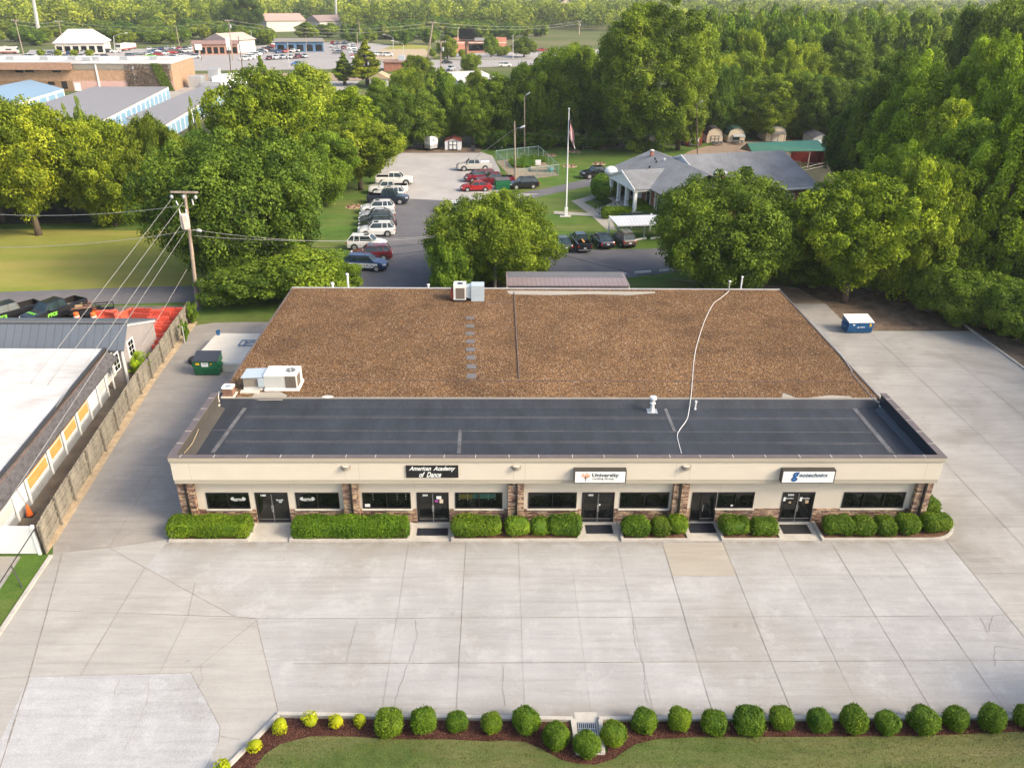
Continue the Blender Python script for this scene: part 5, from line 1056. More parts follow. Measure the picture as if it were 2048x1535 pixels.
def car(kind, x, y, hd, colr, label, group=None, z=.012, cat=None, extras=None, name=None, scale=1.0):
    t = copy_tree(CP[kind]); t.location = (x, y, z); t.rotation_euler = (0, 0, R_(hd)); t.scale = (scale,)*3
    for c in t.children:
        if c.name.startswith(('body', 'mirror')): c.color = (*colr, 1)
    t['label'] = label; t['category'] = cat or ('pickup truck' if kind == 'pickup' else 'car')
    if group: t['group'] = group
    elif 'group' in t: del t['group']
    if extras: extras(t)
    return t
def car_px(kind, px, py, hd, colr, label, group=None, **k):
    p = G(px, py); return car(kind, p.x, p.y, hd, colr, label, group, **k)
WH = (.78, .78, .76); SIL = (.42, .44, .46); BLK = (.012, .013, .016); NAV = (.02, .028, .05); RED = (.33, .012, .012); DR = (.16, .01, .015)
# pixel = ground point under the car centre (about a metre behind the near wheels)
def cb(px, pwheel): return px, pwheel-7
car_px('pickup', 790, 368, 2, WH, 'white pickup with a black front guard, farthest in the left parking row')
car_px('pickup', 777, 386, 184, WH, 'white pickup half under the rounded bright tree, nose to the grass')
car_px('suv', 779, 396, 184, WH, 'white car squeezed between the white and the navy pickup')
car_px('pickup', 777, 406, -3, NAV, 'dark navy pickup facing right in the left parking row')
car_px('suv', 756, 425, 186, WH, 'white suv behind the navy pickup, nose to the grass')
car_px('sedan', 755, 437, 186, SIL, 'silver grey sedan between the white suv and the dark suv')
car_px('suv', 753, 449, 186, (.06, .07, .08), 'dark grey suv with a silver roof line in the left parking row')
def spare(t):
    q = MB(); q.cyl((-2.42, 0, .95), (-2.6, 0, .95), .36, n=16); q.build('spare_wheel', M['rubber'], t, world=False)
car_px('suv', 754, 461, 186, BLK, 'black off roader with a spare wheel on its back door', extras=spare)
car_px('suv', 754, 470, 186, WH, 'white suv with black wheels, fourth from the near end of the left row')
car_px('suv', 735, 497, -4, WH, 'white suv facing right, third from the near end of the left row')
car_px('suv', 744, 518, 187, DR, 'dark red suv second from the near end of the left row')
def livery(t):
    q = MB()
    for s in (-1, 1): q.box(-1.9, 1.5, s*.935-.004, s*.935+.004, .45, .95)
    q.build('livery_panel', M['signwht'], t, world=False)
    o = text('livery_lettering', 'ATMAX', 2.4, (-.1, -.945, .68), M['black'], None, height=.26); o.parent = t; o.location = (-.1, -.945, .68)
car_px('suv', 733, 538, -6, (.015, .04, .13), 'blue suv with a white lettered band on its side, nearest in the left row', extras=livery)
car_px('sedan', 914, 424, -4, WH, 'white sedan poking out left of the middle tree'); car_px('sedan', 922, 441, -4, SIL, 'silver white car half hidden by the middle tree, second back'); car_px('suv', 936, 452, -4, WH, 'white car roof showing through the middle tree')
def tools(t):
    q = MB(); q.box(-2.7, -1.2, -.6, .6, 1.26, 1.42); q.box(-1.2, -1.05, -.8, .8, 1.26, 1.35); q.build('bed_cover', M['white'], t, world=False)
car_px('pickup', 948, 340, 188, (.50, .48, .44), 'silver beige crew cab pickup crossing the gravel lot', extras=tools)
car_px('van', 960, 362, 195, (.22, .012, .025), 'dark red minivan, farthest of the red vehicles'); car_px('pickup', 990, 369, 192, (.15, .012, .02), 'maroon pickup behind the red sedan and green dumpster')
car_px('sedan', 952, 381, 186, (.38, .012, .012), 'bright red sedan on the edge of the gravel lot'); car_px('suv', 1047, 376, 192, BLK, 'black suv right of the middle green dumpster')
car_px('pickup', 1195, 355, 196, BLK, 'black pickup on the lawn drive beyond the flagpole')
def plank(t): q = MB(); q.box(-2.3, -.9, -.1, .12, 1.28, 1.36); q.build('load', M['ply'], t, world=False)
car_px('pickup', 1160, 494, 97, BLK, 'black pickup seen from behind with a plank in its bed', extras=plank, scale=.92); car_px('sedan', 1203, 489, 102, (.012, .018, .035), 'dark blue sedan seen from behind beside the black pickup')
def rack(t):
    q = MB()
    for y in (-.45, .45): q.box(-1.6, .6, y-.03, y+.03, 1.83, 1.88)
    for x in (-1.4, -.9, -.4, .1): q.box(x-.03, x+.03, -.45, .45, 1.84, 1.87)
    q.build('roof_rack', M['metal'], t, world=False)
car_px('hatch', 1247, 488, 103, (.10, .075, .06), 'brown hatchback with a silver rack, right of the dark blue sedan', extras=rack); car_px('sedan', 1124, 495, 97, (.02, .03, .025), 'dark car half hidden at the right side of the middle tree')
# works trucks with green lettering behind the grey shed
def works(t):
    lg = M['limegreen'] if 'limegreen' in M else M['yellow']
    for s in (-1, 1):
        o = text('lettering', 'PTCS', 1.0, (1.0, s*1.0, .95), lg, None, height=.34, shear=.2, bold=.05, rz=0 if s < 0 else 180); o.parent = t; o.location = (.85, s*.992, .88)
    o = text('lettering', 'PTCS', 1.1, (0, 0, 0), lg, None, rx=0, rz=90, height=.3, bold=.05); o.parent = t; o.location = (2.15, 0, 1.262)
    if t.location.x > -48.5: return
    q = MB(); q.box(-2.5, -1.3, -.7, .1, 1.1, 1.5, 0); q.box(-2.3, -1.2, .2, .7, 1.2, 1.75, 1); q.box(-1.8, -1.3, -.6, 0, 1.5, 2.0, 1, rz=.4); q.box(-1.7, -1.4, -.45, -.2, 2.0, 2.15, 2, rz=.4); q.build('load', [M['black'], M['orange'], M['white']], t, world=False)
for px, py, hd, l in ((18, 643, 232, 'black works truck carrying cones at the far left edge behind the grey ribbed roof'), (112, 637, 243, 'black works truck with lime PTCS lettering behind the middle of the grey ribbed roof')):
    car_px('pickup', px, py, hd, BLK, l, extras=works)
for k in CARK:
    t = CP[k]
    for c in list(t.children):
        for d in list(c.children): bpy.data.objects.remove(d)
        bpy.data.objects.remove(c)
    bpy.data.objects.remove(t)
# small cars of the distant dealer lots: one mesh each
SM = {}
def small(kind):
    b = MB(); mats = ['paint', 'black', 'carglass', 'lampglass', 'taillens', 'rim', 'rubber', 'signwht', 'galv']
    for it in car_bits(kind):
        if it[0] in ('roof_rail', 'sunroof', 'mirror', 'number_plate'): continue
        for q, mm in [(it[1], it[2])]+([(it[3][1], it[3][2])] if len(it) > 3 else []):
            n = len(b.v); b.v += q.v; b.f += [tuple(i+n for i in f) for f in q.f]; b.m += [mats.index(mm[i]) for i in q.m]; b.a += q.a
    o = b.build('car', [M[x] for x in mats], world=False); SM[kind] = o.data; bpy.data.objects.remove(o)
for k in CARK: small(k)
def scar(kind, px, py, hd, colr, label, group):
    p = G(px, py); o = bpy.data.objects.new({'pickup': 'pickup_truck', 'van': 'parked_van'}.get(kind, 'parked_car'), SM[kind]); COL.objects.link(o)
    o.location = (p.x, p.y, .03); o.rotation_euler = (0, 0, R_(hd)); o.color = (*colr, 1); return tag(o, label, 'pickup truck' if kind == 'pickup' else ('van' if kind == 'van' else 'car'), group)
gD = 'cars in the distant dealer lots'; GR = (.12, .13, .15); BLU = (.02, .06, .2); TN = (.35, .32, .28)
def rowc(x0, y0, x1, y1, n, hd, where, cols, kinds=('sedan', 'suv', 'hatch'), skip=()):
    names = {WH: 'white', SIL: 'silver', BLK: 'black', GR: 'grey', BLU: 'blue', RED: 'red', DR: 'dark red', TN: 'beige', (.30, .62, .02): 'lime green', (.6, .3, .02): 'yellow'}
    for i in range(n):
        if i in skip: continue
        t = i/max(1, n-1); c = cols[i % len(cols)]; scar(rr.choice(kinds), x0+(x1-x0)*t+rr.uniform(-1, 1), y0+(y1-y0)*t, hd+rr.uniform(-4, 4), c, 'small %s car %s' % (names[c], where), gD)
rowc(62, 117, 92, 117, 2, 8, 'in the near row before the white roofed showroom', [WH, WH], ('van', 'suv')); rowc(100, 117, 212, 117, 8, 10, 'in the near row before the white roofed showroom', [SIL, WH, GR, SIL, WH, SIL, WH, BLK])
rowc(100, 110, 180, 108, 7, 100, 'close before the white roofed showroom', [GR, SIL, WH, BLU, RED, SIL, WH]); scar('sedan', 210, 115, 5, (.6, .3, .02), 'small yellow car at the right end of the showroom row', gD)
scar('suv', 218, 106, 10, BLK, 'black suv right of the white roofed showroom', gD); scar('sedan', 232, 106, 10, WH, 'white car right of the black suv beside the showroom', gD)
rowc(262, 115, 278, 114, 2, 12, 'at the left end of the middle dealer lot', [GR, SIL]); rowc(282, 116, 312, 106, 7, 15, 'in the slanting block left of the sign pole', [TN, DR, WH, GR, SIL, BLU, WH]); scar('sedan', 303, 116, 5, (.30, .62, .02), 'lime green car in the middle dealer lot', gD)
rowc(318, 112, 345, 104, 7, 15, 'in the slanting block left of the sign pole', [RED, WH, SIL, BLK, WH, SIL, GR]); rowc(300, 101, 395, 99, 9, 100, 'in the back row under the hillside trees', [WH, GR, BLU, SIL, WH, RED, BLK, WH, SIL]); rowc(345, 108, 392, 104, 5, 30, 'beside the red and white sign', [RED, BLK, WH, WH, BLK], ('suv', 'pickup', 'van')); rowc(348, 117, 366, 115, 2, 10, 'near the roof end beside the highway', [GR, WH])
scar('van', 390, 117, 185, WH, 'white van parked alone before the brown roofed shop', gD); rowc(492, 121, 532, 102, 10, 12, 'in the long slanting line right of the brown roofed shop', [WH, SIL, WH, WH, SIL, WH, SIL, GR, WH, SIL]); rowc(500, 119, 552, 92, 9, 12, 'in the long slanting line right of the brown roofed shop', [WH, SIL, WH, GR, WH, RED, BLK, RED, WH])
rowc(557, 107, 600, 104, 4, 260, 'right before the blue fronted shop', [(BLU), RED, WH, WH], ('suv', 'hatch')); rowc(538, 120, 610, 116, 6, 265, 'in the near row below the blue fronted shop', [DR, WH, SIL, WH, DR, SIL], ('suv', 'pickup', 'hatch')); scar('hatch', 593, 131, 200, (.02, .12, .45), 'bright blue car on the highway edge', gD)
rowc(664, 88, 712, 86, 5, 95, 'under the trees behind the blue fronted shop', [RED, SIL, WH, WH, SIL]); rowc(702, 92, 712, 118, 8, 190, 'in the column left of the tall yellowish conifer', [WH, SIL, WH, SIL, WH, SIL, RED, WH]); scar('suv', 687, 99, 262, DR, 'dark red car driving between the two dealer lots', gD); rowc(668, 96, 676, 108, 3, 190, 'in the short column right of the blue fronted shop', [SIL, SIL, GR])
rowc(745, 112, 775, 113, 3, 5, 'parked on the pale bare lot', [WH, WH, WH], ('van',))
scar('sedan', 894, 128, 8, BLK, 'black car driving on the highway right of the transformer pole', gD); scar('pickup', 902, 142, 255, SIL, 'silver pickup beside the cream metal roof', gD); scar('pickup', 1082, 104, 185, RED, 'red truck on the far road left of the giant oak', gD); scar('suv', 1019, 99, 5, RED, 'red car at the right end of the brick clinic', gD)
scar('van', 1020-10, 134, 5, WH, 'white car on the road right of the billboard tree', gD)
def motorhome(px, py, hd, label, s=1.0):
    p = G(px, py); t = thing('motorhome', label, 'motorhome', p, R_(hd)); t.scale = (s, s, s)
    q = MB(); q.box(-4, 3.6, -1.25, 1.25, .55, 3.2); q.extr([(3.6, -1.2, .55), (4.0, -1.2, .6), (3.9, -1.2, 1.8), (3.6, -1.2, 3.1)], (0, 2.4, 0)); q.box(-2, -.8, -.5, .5, 3.2, 3.45); q.build('body', M['offwhite'], t, world=False)
    q = MB(); q.add([(3.93, -1.1, 1.75), (3.93, 1.1, 1.75), (3.7, 1.1, 2.8), (3.7, -1.1, 2.8)], [(0, 1, 2, 3)]); q.box(-1, 1.5, -1.27, -1.251, 1.7, 2.3); q.build('window', M['carglass'], t, world=False)
    q = MB(); q.box(-4.01, 3.61, -1.26, -1.251, .6, 1.1); q.box(-4.01, 3.61, 1.251, 1.26, .6, 1.1); q.build('skirt', M['redwood'], t, world=False)
    for x in (-2.4, 2.6):
        for s_ in (-1, 1): q = MB(); q.cyl((x, s_*.95, .45), (x, s_*1.26, .45), .45, n=12); q.build('wheel', M['rubber'], t, world=False)
motorhome(248, 102, 260, 'beige motorhome parked right of the white roofed showroom'); motorhome(20, 108, 8, 'tan camper truck at the far left beyond the brick building', .9); motorhome(262, 99, 262, 'white camper behind the beige motorhome', .8)
# ================================================================== LEFT NEIGHBOURS
t = thing('white_roof_building', 'low building with a white flat roof, charcoal shingle edge and boarded windows, left', 'building', (-40, 50, 0))
# roof corners on the survey: eave line along the east side
z1 = 3.9
A = G(-60, 701, z1); Bq = G(207, 697, z1); Cc = G(-18, 967+2, z1)
ex = Bq.x+.0; yN = Bq.y; ys_ = 34.5
xr = lambda y: Bq.x+(Cc.x-Bq.x)*(y-yN)/(Cc.y-yN)
q = MB(); q.prism([(xr(ys_), ys_), (xr(yN), yN), (-70, yN), (-70, ys_)], z1-.2, z1); q.build('flat_roof', M['tpo'], t)
q = MB(); e0 = [(xr(y)+.0, y) for y in (ys_, yN)]
def edge_ex(off, za, zb, m_, nm, y0=ys_, y1=yN, thick=.12):
    q = MB(); q.add([(xr(y0)+off, y0, za), (xr(y0)+off+thick, y0, za), (xr(y1)+off+thick, y1, za), (xr(y1)+off, y1, za), (xr(y0)+off, y0, zb), (xr(y0)+off+thick, y0, zb), (xr(y1)+off+thick, y1, zb), (xr(y1)+off, y1, zb)], [(0, 3, 2, 1), (4, 5, 6, 7), (0, 1, 5, 4), (1, 2, 6, 5), (2, 3, 7, 6), (3, 0, 4, 7)]); return q.build(nm, m_, t)
edge_ex(.0, z1-.2, z1+.1, M['signframe'], 'roof_edge', thick=.22)
q = MB(); yy0, yy1 = ys_, yN+.3
q.add([(xr(yy0)+.22, yy0, z1-.0), (xr(yy1)+.22, yy1-.6, z1-.0), (xr(yy1)+.56, yy1+.5, z1-1.05), (xr(yy0)+.56, yy0, z1-1.05), (xr(yy0)+.22, yy0, z1-.2), (xr(yy1)+.22, yy1-.6, z1-.2), (xr(yy1)+.52, yy1+.5, z1-1.2), (xr(yy0)+.52, yy0, z1-1.2)], [(0, 3, 2, 1), (4, 5, 6, 7), (0, 1, 5, 4), (2, 3, 7, 6), (1, 2, 6, 5), (3, 0, 4, 7)])
q.add([(xr(yy1)+.22, yy1-.6, z1), (-37, yy1-.6, z1), (-37, yy1+.5, z1-1.05), (xr(yy1)+.56, yy1+.5, z1-1.05)], [(0, 1, 2, 3)]); q.build('mansard', M['shingledk'], t)
wx = -.45
edge_ex(wx-.1, 0, z1-1.05, mat('pale_blue_wall', (.50, .53, .55), .8), 'wall', ys_, yN+.1)
q = MB(); q.prism([(xr(ys_)-.6, ys_), (xr(yN)-.6, yN), (-70, yN), (-70, ys_)], 0, z1-.21); q.build('inner_wall', M['offwhite'], t)
def bay(y0, y1, za, zb, m_, nm, off=wx+.03, th=.05): return edge_ex(off, za, zb, m_, nm, y0, y1, th)
Ys = np.linspace(ys_, yN, 24); L_ = yN-ys_
for py0, py1, kind in ((1055, 975, 'w'), (965, 905, 'd'), (900, 866, 'p'), (858, 825, 'p'), (822, 792, 'p'), (790, 765, 'p'), (763, 745, 'w'), (742, 726, 'w')):
    pass
seg = [(34.7, 36.6, 'w'), (36.9, 39.2, 'w'), (39.5, 40.9, 'd'), (41.3, 44.2, 'p'), (44.7, 46.6, 'p'), (47.1, 49.2, 'p'), (49.7, 51.6, 'p'), (51.9, 53.4, 'd'), (53.8, 55.2, 'w'), (55.6, 56.6, 'w'), (56.8, 58.0, 'w')]
for a, b, k in seg:
    if k == 'd': bay(a, b, .05, 2.45, M['white'], 'door')
    else:
        f_ = bay(a, b, .75, 2.65, M['white'], 'window', th=.05); bay(a+.08, b-.08, .83, 2.58, M['ply'] if k == 'p' else M['paintmetal'], 'board' if k == 'p' else 'pane', off=wx+.081, th=.01)
        bay(a+.06, b-.06, 1.55, 1.6, M['white'], 'window_bar', off=wx+.092, th=.01)
bay(ys_, yN, 0, .5, M['metal'], 'plinth', off=wx+.09, th=.04)
for y in (34.6, 36.75, 39.35, 41.1, 44.45, 46.85, 49.45, 51.75, 53.6, 55.4, 56.7): bay(y-.1, y+.1, 0, 2.5, M['white'], 'pilaster', off=wx+.095, th=.06)
q = MB(); q.tube([(xr(y)+.3, y, z1-.1) for y in (ys_, yN)], .022, 4); q.build('conduit', M['rust'], t)
# grey ribbed roof shed
yR, yE = 69.5, 63.0
zr = G(0, 655, 0); zt = 4.6; ze = 2.9
rR = G(252, 645, zt); eR = G(229, 700, ze); x_r = rR.x; yr_ = rR.y; ye_ = eR.y; bx = x_r+1.0
t = thing('grey_shed', 'long shed with a blue grey ribbed roof and pale siding gable', 'shed', (-45, yr_, 0))
q = MB(); X0 = -80; q.extr([(X0, yr_, zt), (X0, yr_, zt-.1), (X0, ye_, ze-.1), (X0, ye_, ze)][::-1], (x_r-X0+.1, 0, 0)); q.extr([(X0, yr_, zt), (X0, yr_+5.2, ze), (X0, yr_+5.2, ze-.1), (X0, yr_, zt-.1)], (x_r-X0+.1, 0, 0)); q.build('roof', seams('grey_ribbed_roof', (.125, .145, .17), .62, 0, dark=.45, wd=.07), t)
q = MB(); q.box(X0, x_r+.12, yr_-.15, yr_+.15, zt, zt+.05); q.build('ridge_cap', M['padgrey'], t)
gx = x_r-.15
q = MB(); q.extr([(gx, ye_+.2, 0), (gx, ye_+.2, ze-.1), (gx, yr_, zt-.12), (gx, yr_+5, ze-.1), (gx, yr_+5, 0)], (-.2, 0, 0)); q.box(X0, gx-.2, ye_+.2, ye_+.4, 0, ze-.12); q.build('wall', mat('lilac_siding', (.29, .26, .25), .8, var=.05), t)
q = MB(); q.extr([(gx+.001, yr_-.0, zt-.0), (gx+.001, yr_-.0, zt-.3), (gx+.001, ye_-.0, ze-.35), (gx+.001, ye_-.0, ze-.02)], (.1, 0, 0)); q.extr([(gx+.001, yr_, zt), (gx+.001, yr_+5.2, ze), (gx+.001, yr_+5.2, ze-.3), (gx+.001, yr_, zt-.3)], (.1, 0, 0)); q.box(gx-.1, gx+.05, ye_+.1, ye_+.2, 0, ze-.36); q.build('gable_trim', M['white'], t)
for y in (yr_-2.6, yr_+.2):
    q = MB(); q.box(gx+.002, gx+.06, y-.55, y+.55, 1.7, 3.1); w_ = q.build('window', M['white'], t); q = MB()
    for a in range(2):
        for c in range(3): q.box(gx+.061, gx+.066, y-.43+a*.45, y-.03+a*.45, 1.8+c*.42, 2.17+c*.42)
    q.build('pane', M['glass'], w_)
# wooden fence
fp = [(-25.15, 36.45), (-25.9, 41.5), (-26.5, 47.2), (-27.25, 53), (-27.7, 58.5), (-28.2, 64.5), (-28.9, 71.2)]
t = thing('wooden_fence', 'long weathered grey picket fence between the service lane and the left neighbours', 'fence', (-25.2, 36.5, 0))
q = MB(); rl = MB(); rr = random.Random(4); po = []
for a, b in zip(fp[:-1], fp[1:]):
    a = Vector(a); b = Vector(b); d = b-a; n = int(d.length/.13); u = d.normalized(); ang = math.atan2(u.y, u.x)
    for i in range(n):
        p = a+d*(i/n); h = 1.82+.05*math.sin(p.y*.7)+rr.uniform(-.03, .03); q.av = rr.random(); q.box(p.x-.06, p.x+.06, p.y-.012, p.y+.012, .05+.0, h, rz=ang+rr.uniform(-.04, .04), c=(p.x, p.y, 1))
    for hz in (.45, 1.0, 1.6):
        rl.add([(a.x+.03, a.y, hz), (a.x+.08, a.y, hz), (b.x+.08, b.y, hz), (b.x+.03, b.y, hz), (a.x+.03, a.y, hz+.09), (a.x+.08, a.y, hz+.09), (b.x+.08, b.y, hz+.09), (b.x+.03, b.y, hz+.09)], [(0, 3, 2, 1), (4, 5, 6, 7), (0, 1, 5, 4), (1, 2, 6, 5), (2, 3, 7, 6), (3, 0, 4, 7)])
    k = int(d.length/2.4)
    for i in range(k): po.append(a+d*(i/k))
q.build('picket_panel', M['wood'], t); rl.build('rail', M['wood'], t)
for p in po:
    q = MB(); q.box(p.x+.08, p.x+.19, p.y-.055, p.y+.055, 0, 1.85+rr.uniform(-.1, .12), ry=rr.uniform(-.02, .03)); q.build('post', M['wood'], t)
t = thing('vinyl_fence', 'short white vinyl fence panel at the front end of the wooden fence', 'fence', (-25.6, 36.3, 0))
q = MB(); q.box(-28.9, -25.35, 36.2, 36.28, .08, 1.75)
q.build('panel', seams('white_vinyl', (.78, .79, .80), .15, 0, dark=.9, var=.02), t); q = MB(); q.box(-25.35, -25.2, 36.15, 36.3, 0, 1.9); q.box(-25.36, -25.19, 36.14, 36.31, 1.9, 1.95); q.build('post', M['white'], t); q = MB(); q.box(-28.9, -25.36, 36.17, 36.31, 1.75, 1.86); q.build('top_rail', M['white'], t)
t = thing('gate_rail', 'thin black pipe rail sloping down past the white vinyl fence', 'railing', G(90, 1108))
p = G(90, 1108); a = F(70, 1056, p.y-.1); b = G(22, 1130, 1.0); c = G(-30, 1210, 1.0)
q = MB(); q.tube([p, a], .06, 6); q.build('post', M['black'], t); q = MB(); q.tube([a, b, c], .03, 6); q.build('rail', M['black'], t); d = G(45, 1175); q = MB(); q.tube([b, d], .035, 6); q.build('post', M['black'], t)
t = thing('traffic_cone', 'orange cone with a tall thin marker rod in front of the boarded building', 'traffic cone', G(60, 1030)); p = G(60, 1030)
q = MB(); q.box(p.x-.25, p.x+.25, p.y-.25, p.y+.25, .01, .05, 1); q.lathe([(.2, .05), (.05, .75)], p, 12); q.build('cone', [M['orange'], M['black']], t); q = MB(); q.lathe([(.155, .25), (.125, .4)], p, 12); q.lathe([(.1, .5), (.08, .6)], p, 12); q.build('stripe', M['white'], t); q = MB(); q.tube([p+Vector((0, 0, .7)), p+Vector((-.45, 0, 2.4))], .02, 5); q.build('rod', M['rust'], t)
# red plastic barriers stacked in rows
bar = MB(); bar.extr([(-.95, -.3, 0), (-.95, -.27, .25), (-.95, -.12, .55), (-.95, -.1, .98), (-.95, .1, .98), (-.95, .12, .55), (-.95, .27, .25), (-.95, .3, 0)], (1.9, 0, 0))
b0 = thing('water_barrier', 'red', 'traffic barrier'); bb = bar.build('shell', M['redplastic'], b0, world=False); q = MB()
for x in (-.5, .5): q.box(x-.12, x+.12, -.305, -.24, .02, .12)
q.cyl((0.3, 0, .981), (.3, 0, .99), .07, n=8); q.build('slot', M['black'], b0, world=False)
rr = random.Random(8); first = True
rows = [(278, 640, 358, 634, 4), (276, 650, 352, 641, 4), (276, 661, 346, 650, 4), (277, 672, 338, 660, 3), (279, 684, 332, 671, 3), (282, 696, 324, 682, 2), (288, 706, 322, 692, 2), (292, 714, 318, 702, 2)]
for (a, b, c, d, n) in rows:
    for i in range(n):
        tt = (i+.5)/n; p = G(a+(c-a)*tt, b+(d-b)*tt); l_ = 'faded red plastic barrier in the tight block beside the grey shed'; g_ = 'red plastic barriers'
        o = clone(b0, (p.x, p.y, 0), R_(rr.uniform(-7, 7)), l_, g_); o.scale = (1, 1, rr.uniform(.85, 1.2)); k_ = rr.uniform(.6, 1.05); o.children[0].color = (.85*k_, .125*k_, .075*k_, 1)
for px, py, rz, l_ in ((246, 640, 60, 'red plastic barrier toppled at an angle behind the grey ribbed roof'), (218, 637, 10, 'red plastic barrier lying just right of the works trailer'), (232, 640, -20, 'red plastic barrier between the toppled one and the trailer')):
    p = G(px, py); o = clone(b0, (p.x, p.y, 0), R_(rz), l_, 'red plastic barriers'); o.rotation_euler.x = .3; o.children[0].color = (.8, .14, .08, 1)
for c in list(b0.children): bpy.data.objects.remove(c)
bpy.data.objects.remove(b0)
def barrel(px, py, l_):
    p = G(px, py); t = thing('traffic_barrel', l_, 'traffic barrel', p, 0, 'orange traffic barrels'); q = MB(); q.lathe([(.32, 0), (.32, .12), (.26, .12), (.24, .95), (.2, 1.0)], p, 14); q.build('drum', M['orange'], t)
    q = MB(); q.lathe([(.262, .3), (.258, .42)], p, 14); q.lathe([(.252, .58), (.248, .7)], p, 14); q.build('stripe', M['white'], t)
barrel(156, 645, 'orange and white traffic barrel between the truck and the trailer'); barrel(190, 645, 'orange and white traffic barrel at the trailer tail'); barrel(193, 638, 'orange and white traffic barrel behind the other one at the trailer')
t = thing('flatbed_trailer', 'black open trailer with wire sides behind the grey ribbed roof', 'trailer', G(190, 634)); p = G(190, 634)
q = MB(); q.box(p.x-2.0, p.x+1.6, p.y-.8, p.y+1.0, .5, .62, rz=.2); q.build('deck', M['black'], t); q = MB()
for s in (-.8, 1.0): q.box(p.x-2, p.x+1.6, p.y+s-.03, p.y+s+.03, 1.0, 1.08, rz=.2, c=(p.x, p.y, 1)); q.box(p.x-2, p.x+1.6, p.y+s-.02, p.y+s+.02, .8, .84, rz=.2, c=(p.x, p.y, 1))
for x in (-2, -1, 0, 1, 1.55):
    for s in (-.8, 1.0): q.box(p.x+x, p.x+x+.05, p.y+s-.02, p.y+s+.02, .6, 1.05, rz=.2, c=(p.x, p.y, 1))
q.build('side_rail', M['black'], t)
for s in (-.95, 1.15): q = MB(); q.cyl((p.x, p.y+s-.1, .35), (p.x, p.y+s+.1, .35), .35, n=12); q.build('wheel', M['rubber'], t)
t = thing('flatbed_trailer', 'low trailer with wooden planks just right of the works truck', 'trailer', G(150, 628)); p = G(150, 628); q = MB(); q.box(p.x-1.6, p.x+1.6, p.y-.7, p.y+.9, .7, .8, rz=.3); q.build('deck', M['rust'], t); q = MB(); q.box(p.x-1, p.x+.8, p.y-.4, p.y+.4, .81, 1.0, rz=.3); q.build('load', M['sand'], t); q = MB(); q.cyl((p.x, p.y-.8, .35), (p.x, p.y-.6, .35), .35, n=12); q.build('wheel', M['rubber'], t)
# stacked metal frames between fence and shed
q = MB(); rr = random.Random(2)
for i in range(16):
    y = 62+i*.42; q.box(-30.9+rr.uniform(-.2, .2), -28.6, y, y+.16, .02+(i % 3)*.18, .14+(i % 3)*.18, rz=rr.uniform(-.1, .1))
tag(q.build('metal_frames', M['metal']), 'pile of grey metal frames lying between the grey shed and the wooden fence', 'scrap metal')
q = MB()
for i in range(9): p = G(285+i*8, 626+rr.uniform(-3, 3)); q.box(p.x-1.4, p.x+1.2, p.y-.12, p.y+.12, .02+(i % 2)*.1, .1+(i % 2)*.1, rz=rr.uniform(-.2, .2), m=i % 3 == 0)
tag(q.build('plank_pile', [M['wood'], M['galv']]), 'weathered planks and pipes piled beside the road behind the red barriers', 'plank pile')
# ================================================================== SERVICE YARD
z = 0
def dumpster(name, label, x, y, wd, dp, h, m_, lid, rz=0, lidz=.35, text_=None):
    t = thing(name, label, 'dumpster', (x, y, 0), rz)
    q = MB(); fr, bk = -dp/2, dp/2
    q.extr([(-wd/2, fr+.12, .08), (-wd/2, fr, h*.5), (-wd/2, fr, h), (-wd/2, bk, h+lidz*.35), (-wd/2, bk, h*.45), (-wd/2, bk-.12, .08)][::-1], (wd, 0, 0)); q.box(-wd/2-.04, wd/2+.04, fr-.035, fr-.001, h-.09, h); q.box(-wd/2, wd/2, fr-.03, fr-.001, h*.5, h*.5+.05)
    q.build('bin_body', m_, t, world=False)
    q = MB(); q.extr([(-wd/2-.03, fr-.05, h+.004), (-wd/2-.03, fr-.05, h+.05), (-wd/2-.03, bk+.02, h+.05+lidz*.36), (-wd/2-.03, bk+.02, h+lidz*.36+.004)][::-1], (wd+.06, 0, 0)); q.build('lid', lid, t, world=False)
    for s in (-1, 1): q = MB(); q.box(s*(wd/2+.09)-.09+.0, s*(wd/2+.09)+.09, -.45, .45, h*.55, h*.72); q.build('fork_pocket', m_, t, world=False)
    return t
ribl = seams('ribbed_black_lid', (.045, .05, .06), .13, 0, dark=.35, wd=.12)
t = dumpster('dumpster', 'green dumpster with ribbed black lid on the service lane by the loading dock', -23.4, 59.6, 1.95, 1.35, 1.3, M['green'], ribl, .0, .9)
q = MB(); q.box(-.3, .25, -.70, -.684, .85, 1.2); q.build('sticker', M['signwht'], t, world=False); q = MB(); q.box(-.75, -.45, -.70, -.684, 1.0, 1.17); q.box(.4, .55, -.70, -.684, 1.05, 1.14); q.build('sticker', M['yellow'], t, world=False)
o = text('sticker_lettering', 'WM', .34, (0, 0, 0), M['green'], None, height=.11); o.parent = t; o.location = (-.03, -.705, 1.1)
t = dumpster('dumpster', 'blue dumpster with a white lid and star mark on the side lot', 33.45, 68.9, 2.3, 1.5, 1.1, M['blue'], M['unitwhite'], .04, .7)
q = MB(); n = 10; q.add([(-.25+(.13 if i % 2 == 0 else .055)*math.sin(i*math.pi/5), -.77, .62+(.13 if i % 2 == 0 else .055)*math.cos(i*math.pi/5)) for i in range(n)], [tuple(range(n))]); q.build('star_mark', M['signwht'], t, world=False)
q = MB(); q.box(-.8, -.6, -.775, -.752, .85, .95); q.box(-.1, .35, -.775, -.752, .64, .69); q.box(0, .3, -.775, -.752, .56, .6); q.build('sticker', M['signwht'], t, world=False); q = MB(); q.box(.78, .95, -.775, -.752, .72, 1.0); q.build('sticker', M['yellow'], t, world=False)
